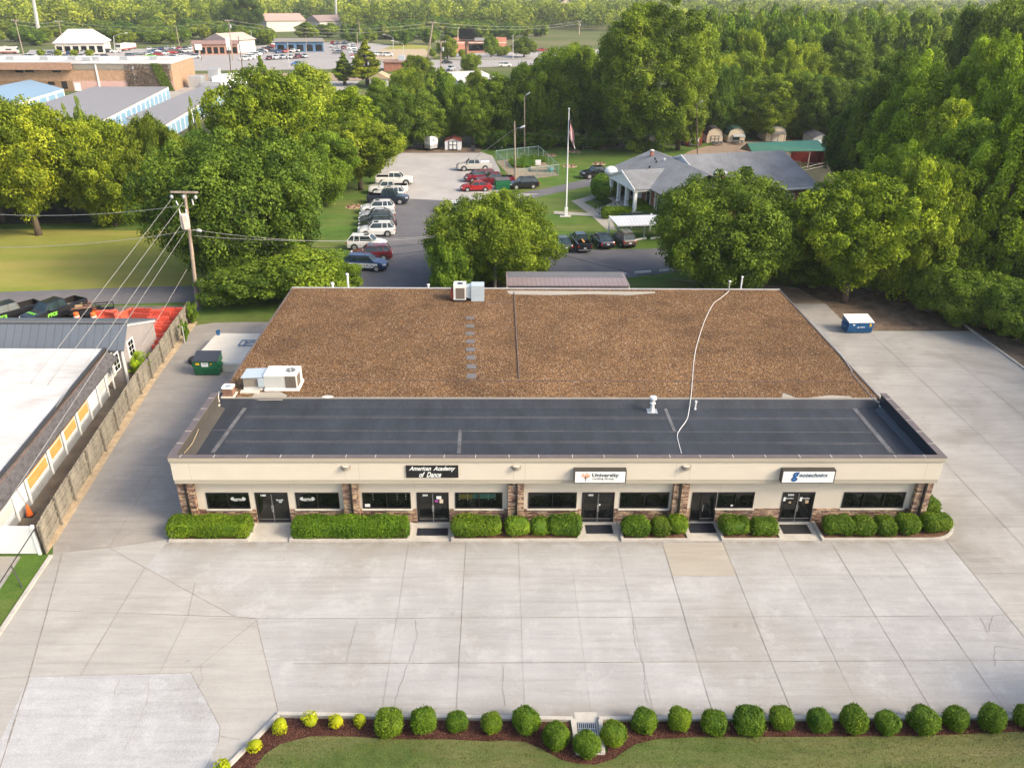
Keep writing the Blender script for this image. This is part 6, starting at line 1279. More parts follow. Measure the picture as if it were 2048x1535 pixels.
p = G(1004, 378); dumpster('dumpster', 'green dumpster between the red cars and the black suv in the middle lot', p.x, p.y, 2.2, 1.6, 1.5, M['green'], M['asphalt2'], .2, .4)
q = MB(); p = Vector((-25.2, 61.6, 0))
q.lathe([(.28, .02), (.5, 0), (.56, .08), (.56, .32), (.5, .4), (.28, .38), (.26, .3), (.26, .1)], p, 18); tag(q.build('truck_tyre', M['rubber'], origin=p), 'big black truck tyre lying flat behind the green dumpster', 'tyre')
dk = [(-22.4, 60.9), (-18.25, 60.9), (-18.25, 67.8), (-22.1, 67.8)]
dk = [tuple(G(443, 722, .95))[:2], (-18.3, G(480, 722, .95).y), (-18.3, G(440, 667, .95).y), tuple(G(434, 666, .95))[:2], tuple(G(402, 701, .95))[:2]]
t = thing('loading_dock', 'raised pale concrete loading dock at the back left corner of the shop building', 'loading dock', (-21, 62, 0)); q = MB(); q.prism(dk, 0, .95); q.build('slab', M['dock'], t)
q = MB(); y = dk[0][1]; q.box(dk[0][0]+.1, -19.6, y-.06, y-.001, .72, .94); q.build('edge_plate', M['white'], t); q = MB(); q.box(-19.4, -18.7, y-.16, y-.001, .6, .88); q.build('bumper', M['rubber'], t)
t = thing('hand_truck', 'blue steel tube frame lying on the loading dock by the roof edge', 'cart', G(497, 688, 1.0)); p = G(497, 688, 1.0); q = MB()
for a, b in (((-.7, -.5), (.6, -.5)), ((-.7, .6), (.6, .6)), ((-.7, -.5), (-.7, .6)), ((-.25, -.5), (-.25, .6)), ((-.25, .0), (.6, .3))): q.tube([p+Vector((a[0], a[1], .1)), p+Vector((b[0], b[1], .1))], .045, 6)
q.build('frame', M['blue'], t)
p = G(437, 669, .95); q = MB(); q.lathe([(.14, 0), (.19, .38), (.17, .38), (.12, .04)], p, 12); tag(q.build('bucket', M['blue'], origin=p), 'blue plastic bucket at the corner of the loading dock', 'bucket')
q = MB(); p = G(370, 686); q.tube([p, p+Vector((0, 0, 1.6))], .05, 8); tag(q.build('steel_post', M['galv'], origin=p), 'short steel fence post beside the vine tangle', 'post')
# ================================================================== POLES AND WIRES
def wire(name, a, b, sag, label, r=.018, m_=None, group='overhead wires'):
    a = Vector(a); b = Vector(b); q = MB(); n = 18; pts = [a.lerp(b, i/n)-Vector((0, 0, sag*4*(i/n)*(1-i/n))) for i in range(n+1)]
    q.tube(pts, r, 4); return tag(q.build(name, m_ or M['wire']), label, 'wire', group)
P0 = G(395, 612); Y0 = P0.y
def onp(px, py, dy=0): return F(px, py, Y0+dy)
tp = onp(369, 384); t = thing('utility_pole', 'tall leaning wooden utility pole with rusty transformer, left of the biggest dark tree', 'utility pole', P0)
q = MB(); q.tube([P0-Vector((0, 0, .2)), P0.lerp(tp, .5)+Vector((.05, 0, 0)), tp], [.2, .17, .13], 10); q.build('pole', M['woodpole'], t)
ca = onp(341, 386, -.2); cb_ = onp(396, 387, -.2); q = MB(); q.extr([ca, ca+Vector((0, 0, .16)), ca+Vector((0, .14, .16)), ca+Vector((0, .14, 0))], cb_-ca); q.tube([onp(362, 391), onp(369, 400)], .03, 4); q.tube([onp(377, 391), onp(370, 400)], .03, 4); q.build('crossarm', M['woodpole'], t)
for px, py in ((343, 392), (367, 392), (391, 393)): c_ = onp(px, py, -.25); q = MB(); q.lathe([(.04, -.25), (.14, -.2), (.16, -.05), (.12, .08), (.05, .1)], c_, 8); q.build('insulator', M['metal'], t)
c_ = onp(372, 457, -.55); h_ = onp(372, 428, -.55).z-c_.z; q = MB(); q.lathe([(.2, -.12), (.36, 0), (.38, .1), (.38, h_-.05), (.3, h_+.02)], c_, 14)
for k in range(8): a_ = k*math.pi/4; q.box(c_.x+.38*math.cos(a_)-.03, c_.x+.38*math.cos(a_)+.06, c_.y+.38*math.sin(a_)-.02, c_.y+.38*math.sin(a_)+.02, c_.z+.12, c_.z+h_-.1, rz=a_)
q.build('transformer', mat('rust_streaked_can', (.58, .50, .43), .7, var=.3, scale=3, stretch=(3, 3, .4)), t)
q = MB(); q.tube([c_+Vector((-.3, 0, h_)), c_+Vector((-.32, 0, h_+.45))], .05, 6); q.tube([c_+Vector((.25, 0, h_)), c_+Vector((.3, 0, h_+.45))], .05, 6); q.tube([onp(384, 398), onp(387, 410)], .07, 6); q.tube([onp(352, 402), onp(356, 410)], .07, 6); q.build('bushing', M['unitwhite'], t)
l0 = onp(376, 461, -.1); l1 = onp(392, 460, -.3); q = MB(); q.tube([l0, l1], .04, 6); o_ = q.build('lamp_arm', M['galv'], t); q = MB(); l2 = onp(404, 462, -.3); q.tube([l1, l1.lerp(l2, .3), l1.lerp(l2, .8), l2], [.06, .17, .16, .05], 8); q.build('lamp_head', M['metal'], t)
q = MB(); s_ = onp(398, 575, 1.5); q.tube([G(398, 610), G(402, 560, 2.8)], .07, 6); q.build('brace', M['woodpole'], t)
off1 = [(343, 398, 120, 690, 5.2), (366, 405, 155, 690, 5.2), (364, 447, 190, 700, 5.2), (372, 461, 215, 700, 5), (374, 540, 300, 640, 3)]
P1 = Vector((-75, 25, 8.5))
for k, (px, py, ex_, ey_, ez_) in enumerate(off1[:4]):
    a = onp(px, py, -.2); e = G(ex_, ey_, 5.0); d = (e-a); wire('overhead_wire', a, a+d*(2.2 if k < 4 else 1), .0, 'pale wire running down left from the leaning utility pole over the grey ribbed roof')
wire('guy_wire', onp(374, 538), G(285, 690, 2.2), 0, 'short guy wire from the middle of the leaning pole to the grey shed', group='overhead wires')
wire('overhead_wire', Vector((onp(-60, 425, 8).x, Y0+8, onp(-60, 425, 8).z)), onp(372, 410, 0), .6, 'upper grey wire crossing the meadow tree line', .03); wire('overhead_wire', onp(-60, 494, 3), onp(372, 462, 0), .5, 'lower grey wire crossing the meadow', .03)
MP = G(990, 590); mt = F(993, 452, MP.y); q = MB(); q.tube([MP, mt], [.17, .12], 8); t = thing('utility_pole', 'plain wooden pole standing in front of the middle tree', 'utility pole', MP); q.build('pole', M['woodpole'], t)
q = MB(); q.tube([mt+Vector((-.1, 0, -.2)), mt+Vector((.1, 0, -.2))], .06, 6); q.build('bracket', M['metal'], t)
RM = G(1457, 570, 4.9)
for py, sag in ((463, 1.2), (470, 1.6), (478, 2.2)): wire('overhead_wire', onp(386, py-4), mt+Vector((0, 0, -.3-(py-463)*.03)), sag, 'dark twisted wire between the leaning pole and the plain middle pole', .022, M['wireb'] if py > 465 else M['wire'])
wire('overhead_wire', mt+Vector((0, 0, -.4)), RM, 1.0, 'dark service wire from the plain middle pole to the roof mast', .025, M['wireb'])
wire('overhead_wire', mt+Vector((0, 0, -.3)), onp(386, 463)+Vector((0, 0, -.4)), .8, 'pale wire crossing before the parked white cars', .02)
def lamp_pole(px, pb, pt_, label, arm=None, r=.12, m_='woodpole', head='metal'):
    p = G(px[0], pb); q = MB(); tpp = F(px[1], pt_, p.y); q.tube([p, tpp], [r*1.3, r*.8], 8); t = thing('lamp_post', label, 'lamp post', p); q.build('pole', M[m_], t)
    if arm:
        a = F(arm[0], arm[1], p.y); b = F(arm[2], arm[3], p.y-.3); q = MB(); q.tube([a, a.lerp(b, .5)+Vector((0, 0, .15)), b], r*.3, 5); q.build('arm', M['metal'], t); c = b+(b-a).normalized()*.9
        q = MB(); q.tube([b, b.lerp(c, .3), b.lerp(c, .8), c], [.06, r*1.3, r*1.3, .05], 8); q.build('lamp_head', M[head], t)
    return t, tpp
lamp_pole((1031, 1029), 366, 243, 'wooden lamp post by the fenced garden with a white lamp arm to the right', (1030, 260, 1040, 256), head='white'); lamp_pole((1049, 1049), 305, 193, 'thin lamp post behind the fenced garden', (1049, 193, 1053, 190), .09, head='white'); lamp_pole((1395, 1393), 312, 210, 'dark lamp post in front of the red shed', (1393, 211, 1398, 207), .1, 'darkpole', 'white')
wire('overhead_wire', F(1029, 258, G(1031, 366).y), G(950, 316), 0, 'pale guy cable slanting from the garden lamp post to the gravel lot', .03); wire('overhead_wire', F(1031, 259, G(1031, 366).y), F(1393, 250, G(1395, 312).y), 2.0, 'dark wire hanging from the garden lamp post past the flagpole', .025, M['wireb'])
RP = G(1712, 340); rt = F(1708, 312, RP.y); t = thing('utility_pole', 'short power pole with white transformer at the edge of the east woods', 'utility pole', RP); rt = F(1709, 308, RP.y); q = MB(); q.tube([RP, rt], .14, 8); q.build('pole', M['darkpole'], t); c_ = F(1699, 340, RP.y-.5); q = MB(); q.lathe([(.35, 0), (.38, .1), (.38, 1.3), (.3, 1.35)], c_, 12); q.build('transformer', M['white'], t); q = MB(); a = F(1697, 310, RP.y); b = F(1717, 313, RP.y); q.extr([a, a+Vector((0, 0, .12)), a+Vector((0, .12, .12)), a+Vector((0, .12, 0))], b-a); q.build('crossarm', M['woodpole'], t)
wire('overhead_wire', F(1698, 312, RP.y), F(1335, 364, G(1220, 420).y+2), 1.0, 'pale wire crossing the big grey shingled roof, upper', .03); wire('overhead_wire', F(1700, 318, RP.y), F(1330, 369, G(1220, 420).y+2), 1.0, 'pale wire crossing the big grey shingled roof, lower', .03)
# flagpole
FP = G(1132, 431); ft_ = F(1138, 219, FP.y); t = thing('flagpole', 'tall white flagpole on the lawn before the porch', 'flagpole', FP); q = MB(); q.tube([FP, ft_], [.13, .05], 10); q.build('pole', M['white'], t); q = MB(); q.box(FP.x-.22, FP.x+.22, FP.y-.22, FP.y+.22, 0, 1.1); q.build('base', M['white'], t); q = MB(); q.lathe([(.02, 0), (.1, .06), (.1, .14), (.02, .2)], ft_, 8); q.build('finial', M['white'], t)
def flag():
    t = thing('flag', 'stars and stripes flag hanging limp near the top of the flagpole', 'flag', ft_-Vector((0, 0, 2)))
    mats = [mat('flag_red', (.45, .03, .04), .8), mat('flag_white', (.75, .74, .72), .8), mat('flag_navy', (.02, .03, .12), .8)]; q = MB(); W2, H2, n = .95, 4.6, 10; top = F(1139, 231, FP.y-.1)
    for i in range(n):
        for j in range(13):
            def pt(u, v):
                x = u*W2*(.25+.75*v)+.1*math.sin(v*7+u*5); return (top.x+.05+x, top.y+.15*math.sin(u*9+v*3), top.z-v*H2*.62-u*1.4*(.6+v*.4))
            u0, u1, v0, v1 = i/n, (i+1)/n, j/13, (j+1)/13; m_ = 2 if (u0 < .4 and v0 < .5) else (0 if (i % 2 == 0) else 1)
            q.add([pt(u0, v0), pt(u1, v0), pt(u1, v1), pt(u0, v1)], [(0, 1, 2, 3)], m_)
    q.build('cloth', mats, t)
flag()
# ================================================================== HALL WITH PORCH
hall = thing('porch_hall', 'brick hall with a white columned gable porch and long grey shingle roofs, beyond the lawn', 'hall', (17.4, 112.7, 0), R_(14.5))
def hb(name, mb, m_, par=None): return mb.build(name, m_, par or hall, world=False)
q = MB(); q.box(2.9, 15, -7.8, 9.0, 0, 4.2); q.box(12, 25.0, -7.9, 10.3, 0, 4.2); q.extr([(25.0, -7.9, 4.2), (25.0, 10.3, 4.2), (25.0, 1.35, 6.9)], (-.3, 0, 0)); hb('wall', q, M['brick'])
def slab(q, pts, th=.16, m=0):
    A = [Vector(p) for p in pts]; n = len(A); B = [a-Vector((0, 0, th)) for a in A]
    q.add(A+B, [tuple(range(n)), tuple(reversed(range(n, 2*n)))]+[(i, n+i, n+(i+1) % n, (i+1) % n) for i in range(n)], m)
q = MB(); slab(q, [(2.0, -8.6, 4.2), (8.6, -8.6, 6.6), (8.6, 9.5, 6.6), (2.0, 9.5, 4.2)]); slab(q, [(8.6, -8.6, 6.6), (15.2, -8.6, 4.2), (15.2, 9.5, 4.2), (8.6, 9.5, 6.6)]); hb('main_roof', q, M['shingle'])
q = MB(); slab(q, [(9.35, 1.35, 7.25), (9.35, -8.7, 4.2), (25.7, -8.7, 4.2), (25.7, 1.35, 7.25)]); slab(q, [(9.35, 1.35, 7.25), (25.7, 1.35, 7.25), (25.7, 11.0, 4.2), (9.35, 11.0, 4.2)]); hb('wing_roof', q, M['shingle'])
q = MB(); q.extr([(9.5, 1.35, 7.05), (9.5, -2.5, 5.85), (9.5, 5.2, 5.85)], (.1, 0, 0)); q.extr([(9.34, 1.35, 7.27), (9.34, 1.35, 7.0), (9.34, -2.7, 5.8), (9.34, -2.7, 6.05)], (-.08, 0, 0)); q.extr([(9.34, 1.35, 7.27), (9.34, 5.2, 6.05), (9.34, 5.2, 5.8), (9.34, 1.35, 7.0)], (-.08, 0, 0)); hb('wing_gable', q, M['white'])
q = MB(); slab(q, [(-.15, 0, 5.78), (-.15, -4.85, 4.18), (3.2, -4.85, 4.18), (7.6, 0, 5.78)], .14); slab(q, [(-.15, 0, 5.78), (7.6, 0, 5.78), (3.2, 4.85, 4.18), (-.15, 4.85, 4.18)], .14); hb('porch_roof', q, M['shingle'])
q = MB(); q.extr([(0, -4.6, 4.05), (0, 4.6, 4.05), (0, 0, 5.6)], (.12, 0, 0)); q.box(-.1, .25, -4.7, 4.7, 3.8, 4.05); q.box(.25, 2.9, -4.7, -4.45, 3.8, 4.05); q.box(.25, 2.9, 4.45, 4.7, 3.8, 4.05)
q.extr([(-.16, 0, 5.8), (-.16, 0, 5.5), (-.16, -4.9, 3.95), (-.16, -4.9, 4.2)], (-.08, 0, 0)); q.extr([(-.16, 0, 5.8), (-.16, 4.9, 4.2), (-.16, 4.9, 3.95), (-.16, 0, 5.5)], (-.08, 0, 0)); hb('pediment', q, M['white'])
for b in (4.3, 1.45, -1.45, -4.3): q = MB(); q.box(.0, .42, b-.21, b+.21, 1.15, 3.8); q.box(-.06, .48, b-.27, b+.27, 1.15, 1.3); q.box(-.06, .48, b-.27, b+.27, 3.65, 3.8); hb('column', q, M['white'])
q = MB(); q.box(2.86, 3.1, -8.7, 9.4, 3.85, 4.18); q.box(2.8, 25.6, -8.75, -8.62, 3.9, 4.18); hb('eave_fascia', q, M['white'])
q = MB(); q.box(-.2, 2.9, -4.7, 4.7, 0, 1.0); hb('porch_base', q, M['brick']); q = MB(); q.box(-.3, 2.9, -4.8, 4.8, 1.0, 1.15); hb('porch_floor', q, M['tan2'])
q = MB()
for i in range(7): q.box(-.3-.42*(i+1), -.3-.42*i, -1.5, 1.5, 0, 1.0-.14*i)
hb('steps', q, M['tan2'])
for b in (-1.5, 0, 1.5): q = MB(); q.tube([(-.3, b, 1.15), (-.3, b, 2.05), (-3.2, b, 1.0), (-3.2, b, .1)], .03, 5); [q.tube([(-.3-.55*k, b, 1.1-.18*k), (-.3-.55*k, b, 2.05-.2*k)], .018, 4) for k in range(1, 6)]; hb('handrail', q, M['black'])
for b0_, b1_ in ((1.7, 4.1), (-4.1, -1.7)):
    q = MB(); q.tube([(.1, b0_, 2.0), (.1, b1_, 2.0)], .025, 4)
    for k in range(9): q.tube([(.1, b0_+(b1_-b0_)*k/8, 1.15), (.1, b0_+(b1_-b0_)*k/8, 2.0)], .014, 4)
    hb('railing', q, M['black'])
q = MB(); q.box(2.82, 2.899, -.55, .55, 1.15, 3.3); hb('door', q, M['white'])
for b in (-2.8, 2.8, -6.3, 7.0):
    q = MB(); q.box(2.82, 2.899, b-.75, b+.75, 1.3, 3.4); w_ = hb('window', q, M['white']); q = MB(); q.box(2.81, 2.819, b-.5, b+.5, 1.4, 3.3); hb('pane', q, M['glass'], w_)
q = MB(); q.box(2.8, 3.05, -7.95, -7.6, 0, 4.15); q.box(2.8, 3.05, -5.1, -4.85, 0, 4.15); hb('corner_board', q, M['white'])
for a in (5, 9, 13, 17, 21): q = MB(); q.box(a, a+1.4, -7.99, -7.901, 1.4, 3.2); w_ = hb('window', q, M['white']); q = MB(); q.box(a+.1, a+1.3, -8.0, -7.991, 1.5, 3.1); hb('pane', q, M['glass'], w_)
q = MB(); q.box(7.2, 7.6, 6.7, 7.1, 5.9, 6.9); q.lathe([(.3, 0), (.3, .12), (.1, .18)], (7.4, 6.9, 6.9), 10, 1); hb('chimney', q, [M['brick'], M['white']])
for a, b in ((6.6, 3.5), (7.0, 4.8), (5.2, 2.6), (7.6, 3.0)): z_ = 4.2+(a-2)*.3636; q = MB(); q.lathe([(.14, z_-.1), (.14, z_+.25), (.05, z_+.3)], (a, b, 0), 8); hb('vent_pipe', q, M['black'] if a < 7.5 else M['white'])
q = MB(); q.box(11.2, 12.6, -5.6, -5.0, 5.0, 5.9); q.box(11.1, 12.9, -5.7, -4.9, 5.9, 6.05, 1); hb('chimney', q, [M['brick'], M['white']])
# white disc lamp or dish near the porch
p = F(1222, 341.5, 117.2); q = MB(); q.lathe([(.0, .0), (.5, .1), (.85, .35), (.95, .7), (.8, 1.05), (.4, 1.3), (0, 1.38)], (p.x, p.y, p.z-.7), 14); q.tube([(p.x, p.y, 0), (p.x, p.y, p.z-.6)], .08, 6); tag(q.build('globe_lamp', M['white']), 'big white globe lamp at the left corner of the columned porch', 'lamp')
hs = [hedge_mesh('h', 1.7, 1.7, 1.6, 1.6, 2600, .14, s) for s in (3, 6)]
def bigbush(px, py, R1, Hh, l_, k=0, tint=(1, 1, 1)):
    p = G(px, py); o = bpy.data.objects.new('round_shrub', hs[k % 2].data); COL.objects.link(o); o.location = (p.x, p.y, -.05); o.scale = (R1/1.7, R1/1.7, Hh/3.2); o.color = (*tint, 1); tag(o, l_, 'shrub')
bigbush(1207, 396, 2.1, 3.7, 'big clipped round shrub left of the porch, farther one', 0, (1.1, 1.15, .9)); bigbush(1219, 404, 1.9, 3.2, 'big clipped round shrub left of the porch, nearer one', 1, (1.05, 1.1, .8)); bigbush(1216, 411, .9, 1.0, 'small dark shrub beside the porch steps', 1, (.5, .6, .6))
bigbush(1278, 424, 1.9, 1.9, 'round shrub right of the porch steps', 0, (1.15, 1.15, .8)); bigbush(1298, 428, 2.0, 2.0, 'round shrub farther right of the porch steps, by the dark tree', 1, (1.15, 1.15, .8))
for o in hs: bpy.data.objects.remove(o)
p = G(1262, 436); hedge(p.x-4.2, p.x+4.5, p.y-.8, p.y+.8, 1.5, 'long loose hedge behind the white carport', 31, .6, (1.15, 1.15, .8), .12, 130, z=0)
# carport
t = thing('carport', 'white ribbed flat roof carport on square posts beside the paved walk', 'carport', (17, 98.5, 0)); q = MB(); q.extr([(14.1, 100.3, 2.55), (14.1, 100.3, 2.4), (14.7, 96.4, 2.25), (14.7, 96.4, 2.4)], (9.5, 1.2, 0)); q.build('roof', seams('white_ribbed_roof', (.60, .61, .61), .42, 0, dark=.55, wd=.1), t)
for px, py in ((1217, 467), (1235, 476), (1261, 475), (1288, 474), (1340, 472), (1300, 462)): p = G(px, py); q = MB(); q.box(p.x-.1, p.x+.1, p.y-.1, p.y+.1, 0, 2.3); q.build('post', M['white'], t)
q = MB(); p = G(1262, 474); [q.tube([(p.x+.3*k, p.y, .05), (p.x+.3*k, p.y, .95)], .015, 4) for k in range(12)]; q.tube([(p.x, p.y, .95), (p.x+3.3, p.y, .95)], .025, 4); q.build('railing', M['black'], t)
q = MB(); p = G(1240, 462); q.box(p.x, p.x+6, p.y+.5, p.y+.56, .3, 2.2); q.build('screen', mat('dark_teal_screen', (.01, .04, .04), .6), t)
p = G(1196, 427); q = MB(); a = G(1196, 424); b = G(1212, 429); q.box(a.x, b.x, b.y, a.y, .015, .03); tag(q.build('door_mat', M['matnavy']), 'dark mat at the foot of the porch steps', 'door mat')
# garden enclosure
gc = [G(992, 335), G(1117, 351), G(1078, 312), G(993, 317)]
gc = [G(1028, 362), G(1117, 351), G(1077, 312), G(992, 322)]
t = thing('garden_fence', 'green chain link fence round the vegetable garden', 'fence', gc[0])
mesh_ = bpy.data.materials.new('chain_link'); mesh_.use_nodes = True; nt = mesh_.node_tree; b_ = nt.nodes['Principled BSDF']; b_.inputs['Base Color'].default_value = (.10, .20, .175, 1)
g_ = N(nt, 'ShaderNodeNewGeometry'); wv = N(nt, 'ShaderNodeTexVoronoi', feature='DISTANCE_TO_EDGE'); wv.inputs['Scale'].default_value = 7; lk(nt, g_.outputs['Position'], wv.inputs['Vector']); tr = N(nt, 'ShaderNodeBsdfTransparent'); mx = N(nt, 'ShaderNodeMixShader'); lk(nt, ramp(nt, wv.outputs['Distance'], [(.03, 1.0), (.05, 0.0)]), mx.inputs[0]); lk(nt, tr.outputs[0], mx.inputs[1]); lk(nt, b_.outputs[0], mx.inputs[2]); lk(nt, mx.outputs[0], nt.nodes['Material Output'].inputs[0])
for i in range(4):
    a, b = gc[i], gc[(i+1) % 4]; q = MB(); q.add([a+Vector((0, 0, .05)), b+Vector((0, 0, .05)), b+Vector((0, 0, 1.8)), a+Vector((0, 0, 1.8))], [(0, 1, 2, 3)]); q.build('mesh_panel', mesh_, t); q = MB(); q.tube([a+Vector((0, 0, 1.8)), b+Vector((0, 0, 1.8))], .05, 5); q.build('top_rail', mat('green_pipe', (.22, .33, .30), .6) if i == 0 else bpy.data.materials['green_pipe'], t)
    n = 4
    for k in range(n): p = a.lerp(b, k/n); q = MB(); q.tube([p, p+Vector((0, 0, 1.85))], .045, 5); q.build('post', bpy.data.materials['green_pipe'], t)
gstruct('garden_soil', [[tuple(p)[:2] for p in gc]], .006, M['dirt'])
for px, py, w_, d_, l_ in ((1047, 330, 5, 6, 'vegetable bed full of leafy green plants in the fenced garden'), (1068, 322, 4, 3, 'farther vegetable bed in the fenced garden')):
    p = G(px, py); o = hedge_mesh('garden_plants', w_/2, d_/2, .35, .3, 900, .16, 8, .15); o.location = (p.x, p.y, 0); o.color = (.9, 1, .8, 1); tag(o, l_, 'plants')
p = G(1085, 340); q = MB(); q.box(p.x-2.2, p.x+2.2, p.y-1.6, p.y+1.6, 0, .3); q.box(p.x-2, p.x+2, p.y-1.4, p.y+1.4, .3, .36, 1); tag(q.build('raised_bed', [M['padgrey'], M['dirt']]), 'bare raised planting bed in the fenced garden', 'planter'); q = MB(); p = G(1076, 336); q.box(p.x-.5, p.x+.5, p.y-.03, p.y, .5, 1.4); q.box(p.x-.03, p.x+.03, p.y, p.y+.04, 0, .5); tag(q.build('garden_sign', M['white']), 'small white board standing in the fenced garden', 'sign')
p = G(1101, 344); q = MB(); q.lathe([(.35, 0), (.5, .3), (.5, .6), (.3, .8)], p, 10); tag(q.build('planter_tub', mat('teal_tub', (.1, .3, .3), .6)), 'teal tub at the right corner of the fenced garden', 'tub')
# sheds
def gable_shed(name, l_, px0, px1, pb, ptop, peave, wallm, roofm, depth=5.5, kind='gable', dw=.45, dh=.7, doorm=None, trimm=None, over=.15):
    a = G(px0, pb); b = G(px1, pb); Y = (a.y+b.y)/2; xm = (a.x+b.x)/2; w2 = (b.x-a.x)/2; zt = F((px0+px1)/2, ptop, Y).z; ze = F(px0, peave, Y).z
    t = thing(name, l_, 'shed', (xm, Y, 0))
    if kind == 'gable': pr = [(-w2, ze), (0, zt), (w2, ze)]
    else: pr = [(-w2, ze), (-w2*.82, ze+(zt-ze)*.6), (-w2*.42, ze+(zt-ze)*.9), (0, zt), (w2*.42, ze+(zt-ze)*.9), (w2*.82, ze+(zt-ze)*.6), (w2, ze)]
    q = MB(); q.extr([(xm-w2, Y, .1)]+[(xm+x, Y, z) for x, z in pr]+[(xm+w2, Y, .1)], (0, depth, 0)); q.build('wall', wallm, t)
    q = MB(); k = 1.05
    for (x0, z0), (x1, z1) in zip(pr[:-1], pr[1:]): q.extr([(xm+x0*k, Y-over, z0+.02), (xm+x1*k, Y-over, z1+.02), (xm+x1*k, Y-over, z1+.12), (xm+x0*k, Y-over, z0+.12)], (0, depth+2*over, 0))
    q.build('roof', roofm, t)
    q = MB(); dwid = w2*dw; q.box(xm-dwid, xm+dwid, Y-.06, Y-.001, .12, ze*dh+.2); q.build('door', doorm or M['white'], t)
    if trimm: 
        q = MB(); h = ze*dh+.2
        for x in (-dwid, 0, dwid): q.box(xm+x-.07, xm+x+.07, Y-.09, Y-.061, .12, h)
        for z_ in (.15, h*.55, h-.1): q.box(xm-dwid-.07, xm+dwid+.07, Y-.1, Y-.062, z_, z_+.12)
        q.build('door_trim', trimm, t)
    return t, xm, Y, w2, ze
gable_shed('white_shed', 'white metal garden shed with a dark red roof behind the gravel lot', 890, 922, 301, 277.5, 283, mat('white_shed_siding', (.74, .75, .77), .6), mat('maroon_roof', (.17, .045, .035), .7), 3.5, dw=.5, dh=.95, trimm=M['black'])
gable_shed('red_shed', 'barn red shed with a big white door at the left end of the shed row', 1372, 1403, 292, 251, 264, M['redwood'], M['redwood'], 4, dw=.6, dh=.75)
gable_shed('barn_shed', 'cream barn roofed shed with black roof and grey trimmed double door', 1413, 1444, 287, 256, 272, M['cream'], mat('black_shingle', (.03, .03, .033), .9), 7, 'barn', .5, .9, M['cream'], M['padgrey'])
t_, xm, Y, w2, ze = gable_shed('barn_shed', 'cream barn roofed shed with green shingle roof and dark green door under a small awning', 1455, 1488, 286, 256, 272, M['cream'], M['shinglegr'], 8, 'barn', .4, 1.0, mat('dark_green_door', (.01, .07, .045), .5))
q = MB(); q.extr([(xm-w2*.5, Y-.1, ze+.35), (xm-w2*.5, Y-1.1, ze+.05), (xm-w2*.5, Y-1.1, ze-.02), (xm-w2*.5, Y-.1, ze+.28)], (w2*1.4, 0, 0)); q.build('awning', M['metal'], t_)
t_, xm, Y, w2, ze = gable_shed('barn_shed', 'beige barn roofed shed with a porch awning, alone right of the other sheds', 1531, 1570, 284, 252, 268, M['cream'], M['shinglegr'], 6, 'barn', .35, .9, M['offwhite'])
q = MB(); q.extr([(xm-w2*.7, Y-.1, ze+.5), (xm-w2*.7, Y-1.3, ze+.2), (xm-w2*.7, Y-1.3, ze+.1), (xm-w2*.7, Y-.1, ze+.4)], (w2*1.4, 0, 0)); [q.box(xm+x*w2-.05, xm+x*w2+.05, Y-1.3, Y-1.2, 0, ze+.15) for x in (-.65, 0, .65)]; q.build('awning', M['padgrey'], t_)
gable_shed('grey_cabin', 'small grey gabled cabin half hidden behind the green roofed pavilion', 1625, 1658, 292, 268, 277, M['paintmetal'], M['padgrey'], 6)
# pavilion
t = thing('pavilion', 'open picnic pavilion with a green metal roof and dark red back wall', 'pavilion', G(1580, 318)); A = G(1494, 286, 4.2); B = G(1635, 280, 4.2); C_ = G(1504, 303, 3.0); D = G(1661, 301, 3.0)
q = MB(); slab(q, [A, C_, D, B], .12); Ab = A+(A-C_)*1+Vector((0, 0, -2.4)); Bb = B+(B-D)*1+Vector((0, 0, -2.4)); slab(q, [A, B, Bb, Ab], .12); q.build('roof', M['greenroof'], t)
q = MB(); m0 = (C_+Ab)/2; q.add([C_-Vector((0, 0, .1)), A-Vector((0, 0, .1)), Ab-Vector((0, 0, .1))], [(0, 1, 2)]); q.build('gable', M['rust'], t)
for k in range(5):
    p = C_.lerp(D, k/4+.0); q = MB(); q.box(p.x-.1, p.x+.1, p.y+.3, p.y+.5, 0, 2.95); q.build('post', M['woodpole'], t)
q = MB(); q.box(C_.x+9, D.x+1.5, D.y+5, D.y+5.2, 0, 2.6); q.box(D.x+.0, D.x+.2, D.y+.5, D.y+5, 0, 2.6); q.build('back_wall', M['redwood'], t)
for k in range(3): p = C_.lerp(D, .2+.22*k); q = MB(); q.box(p.x-.9, p.x+.9, p.y+2.0, p.y+2.7, .68, .75); q.box(p.x-.9, p.x+.9, p.y+1.5, p.y+1.75, .4, .45); q.box(p.x-.9, p.x+.9, p.y+2.95, p.y+3.2, .4, .45); q.box(p.x-.7, p.x-.6, p.y+1.5, p.y+3.2, 0, .4); q.box(p.x+.6, p.x+.7, p.y+1.5, p.y+3.2, 0, .4); q.box(p.x-.05, p.x+.05, p.y+2.2, p.y+2.5, .4, .68); tag(q.build('picnic_table', M['wood']), 'picnic table in the shade of the green roofed pavilion', 'picnic table', 'tables under the pavilion')
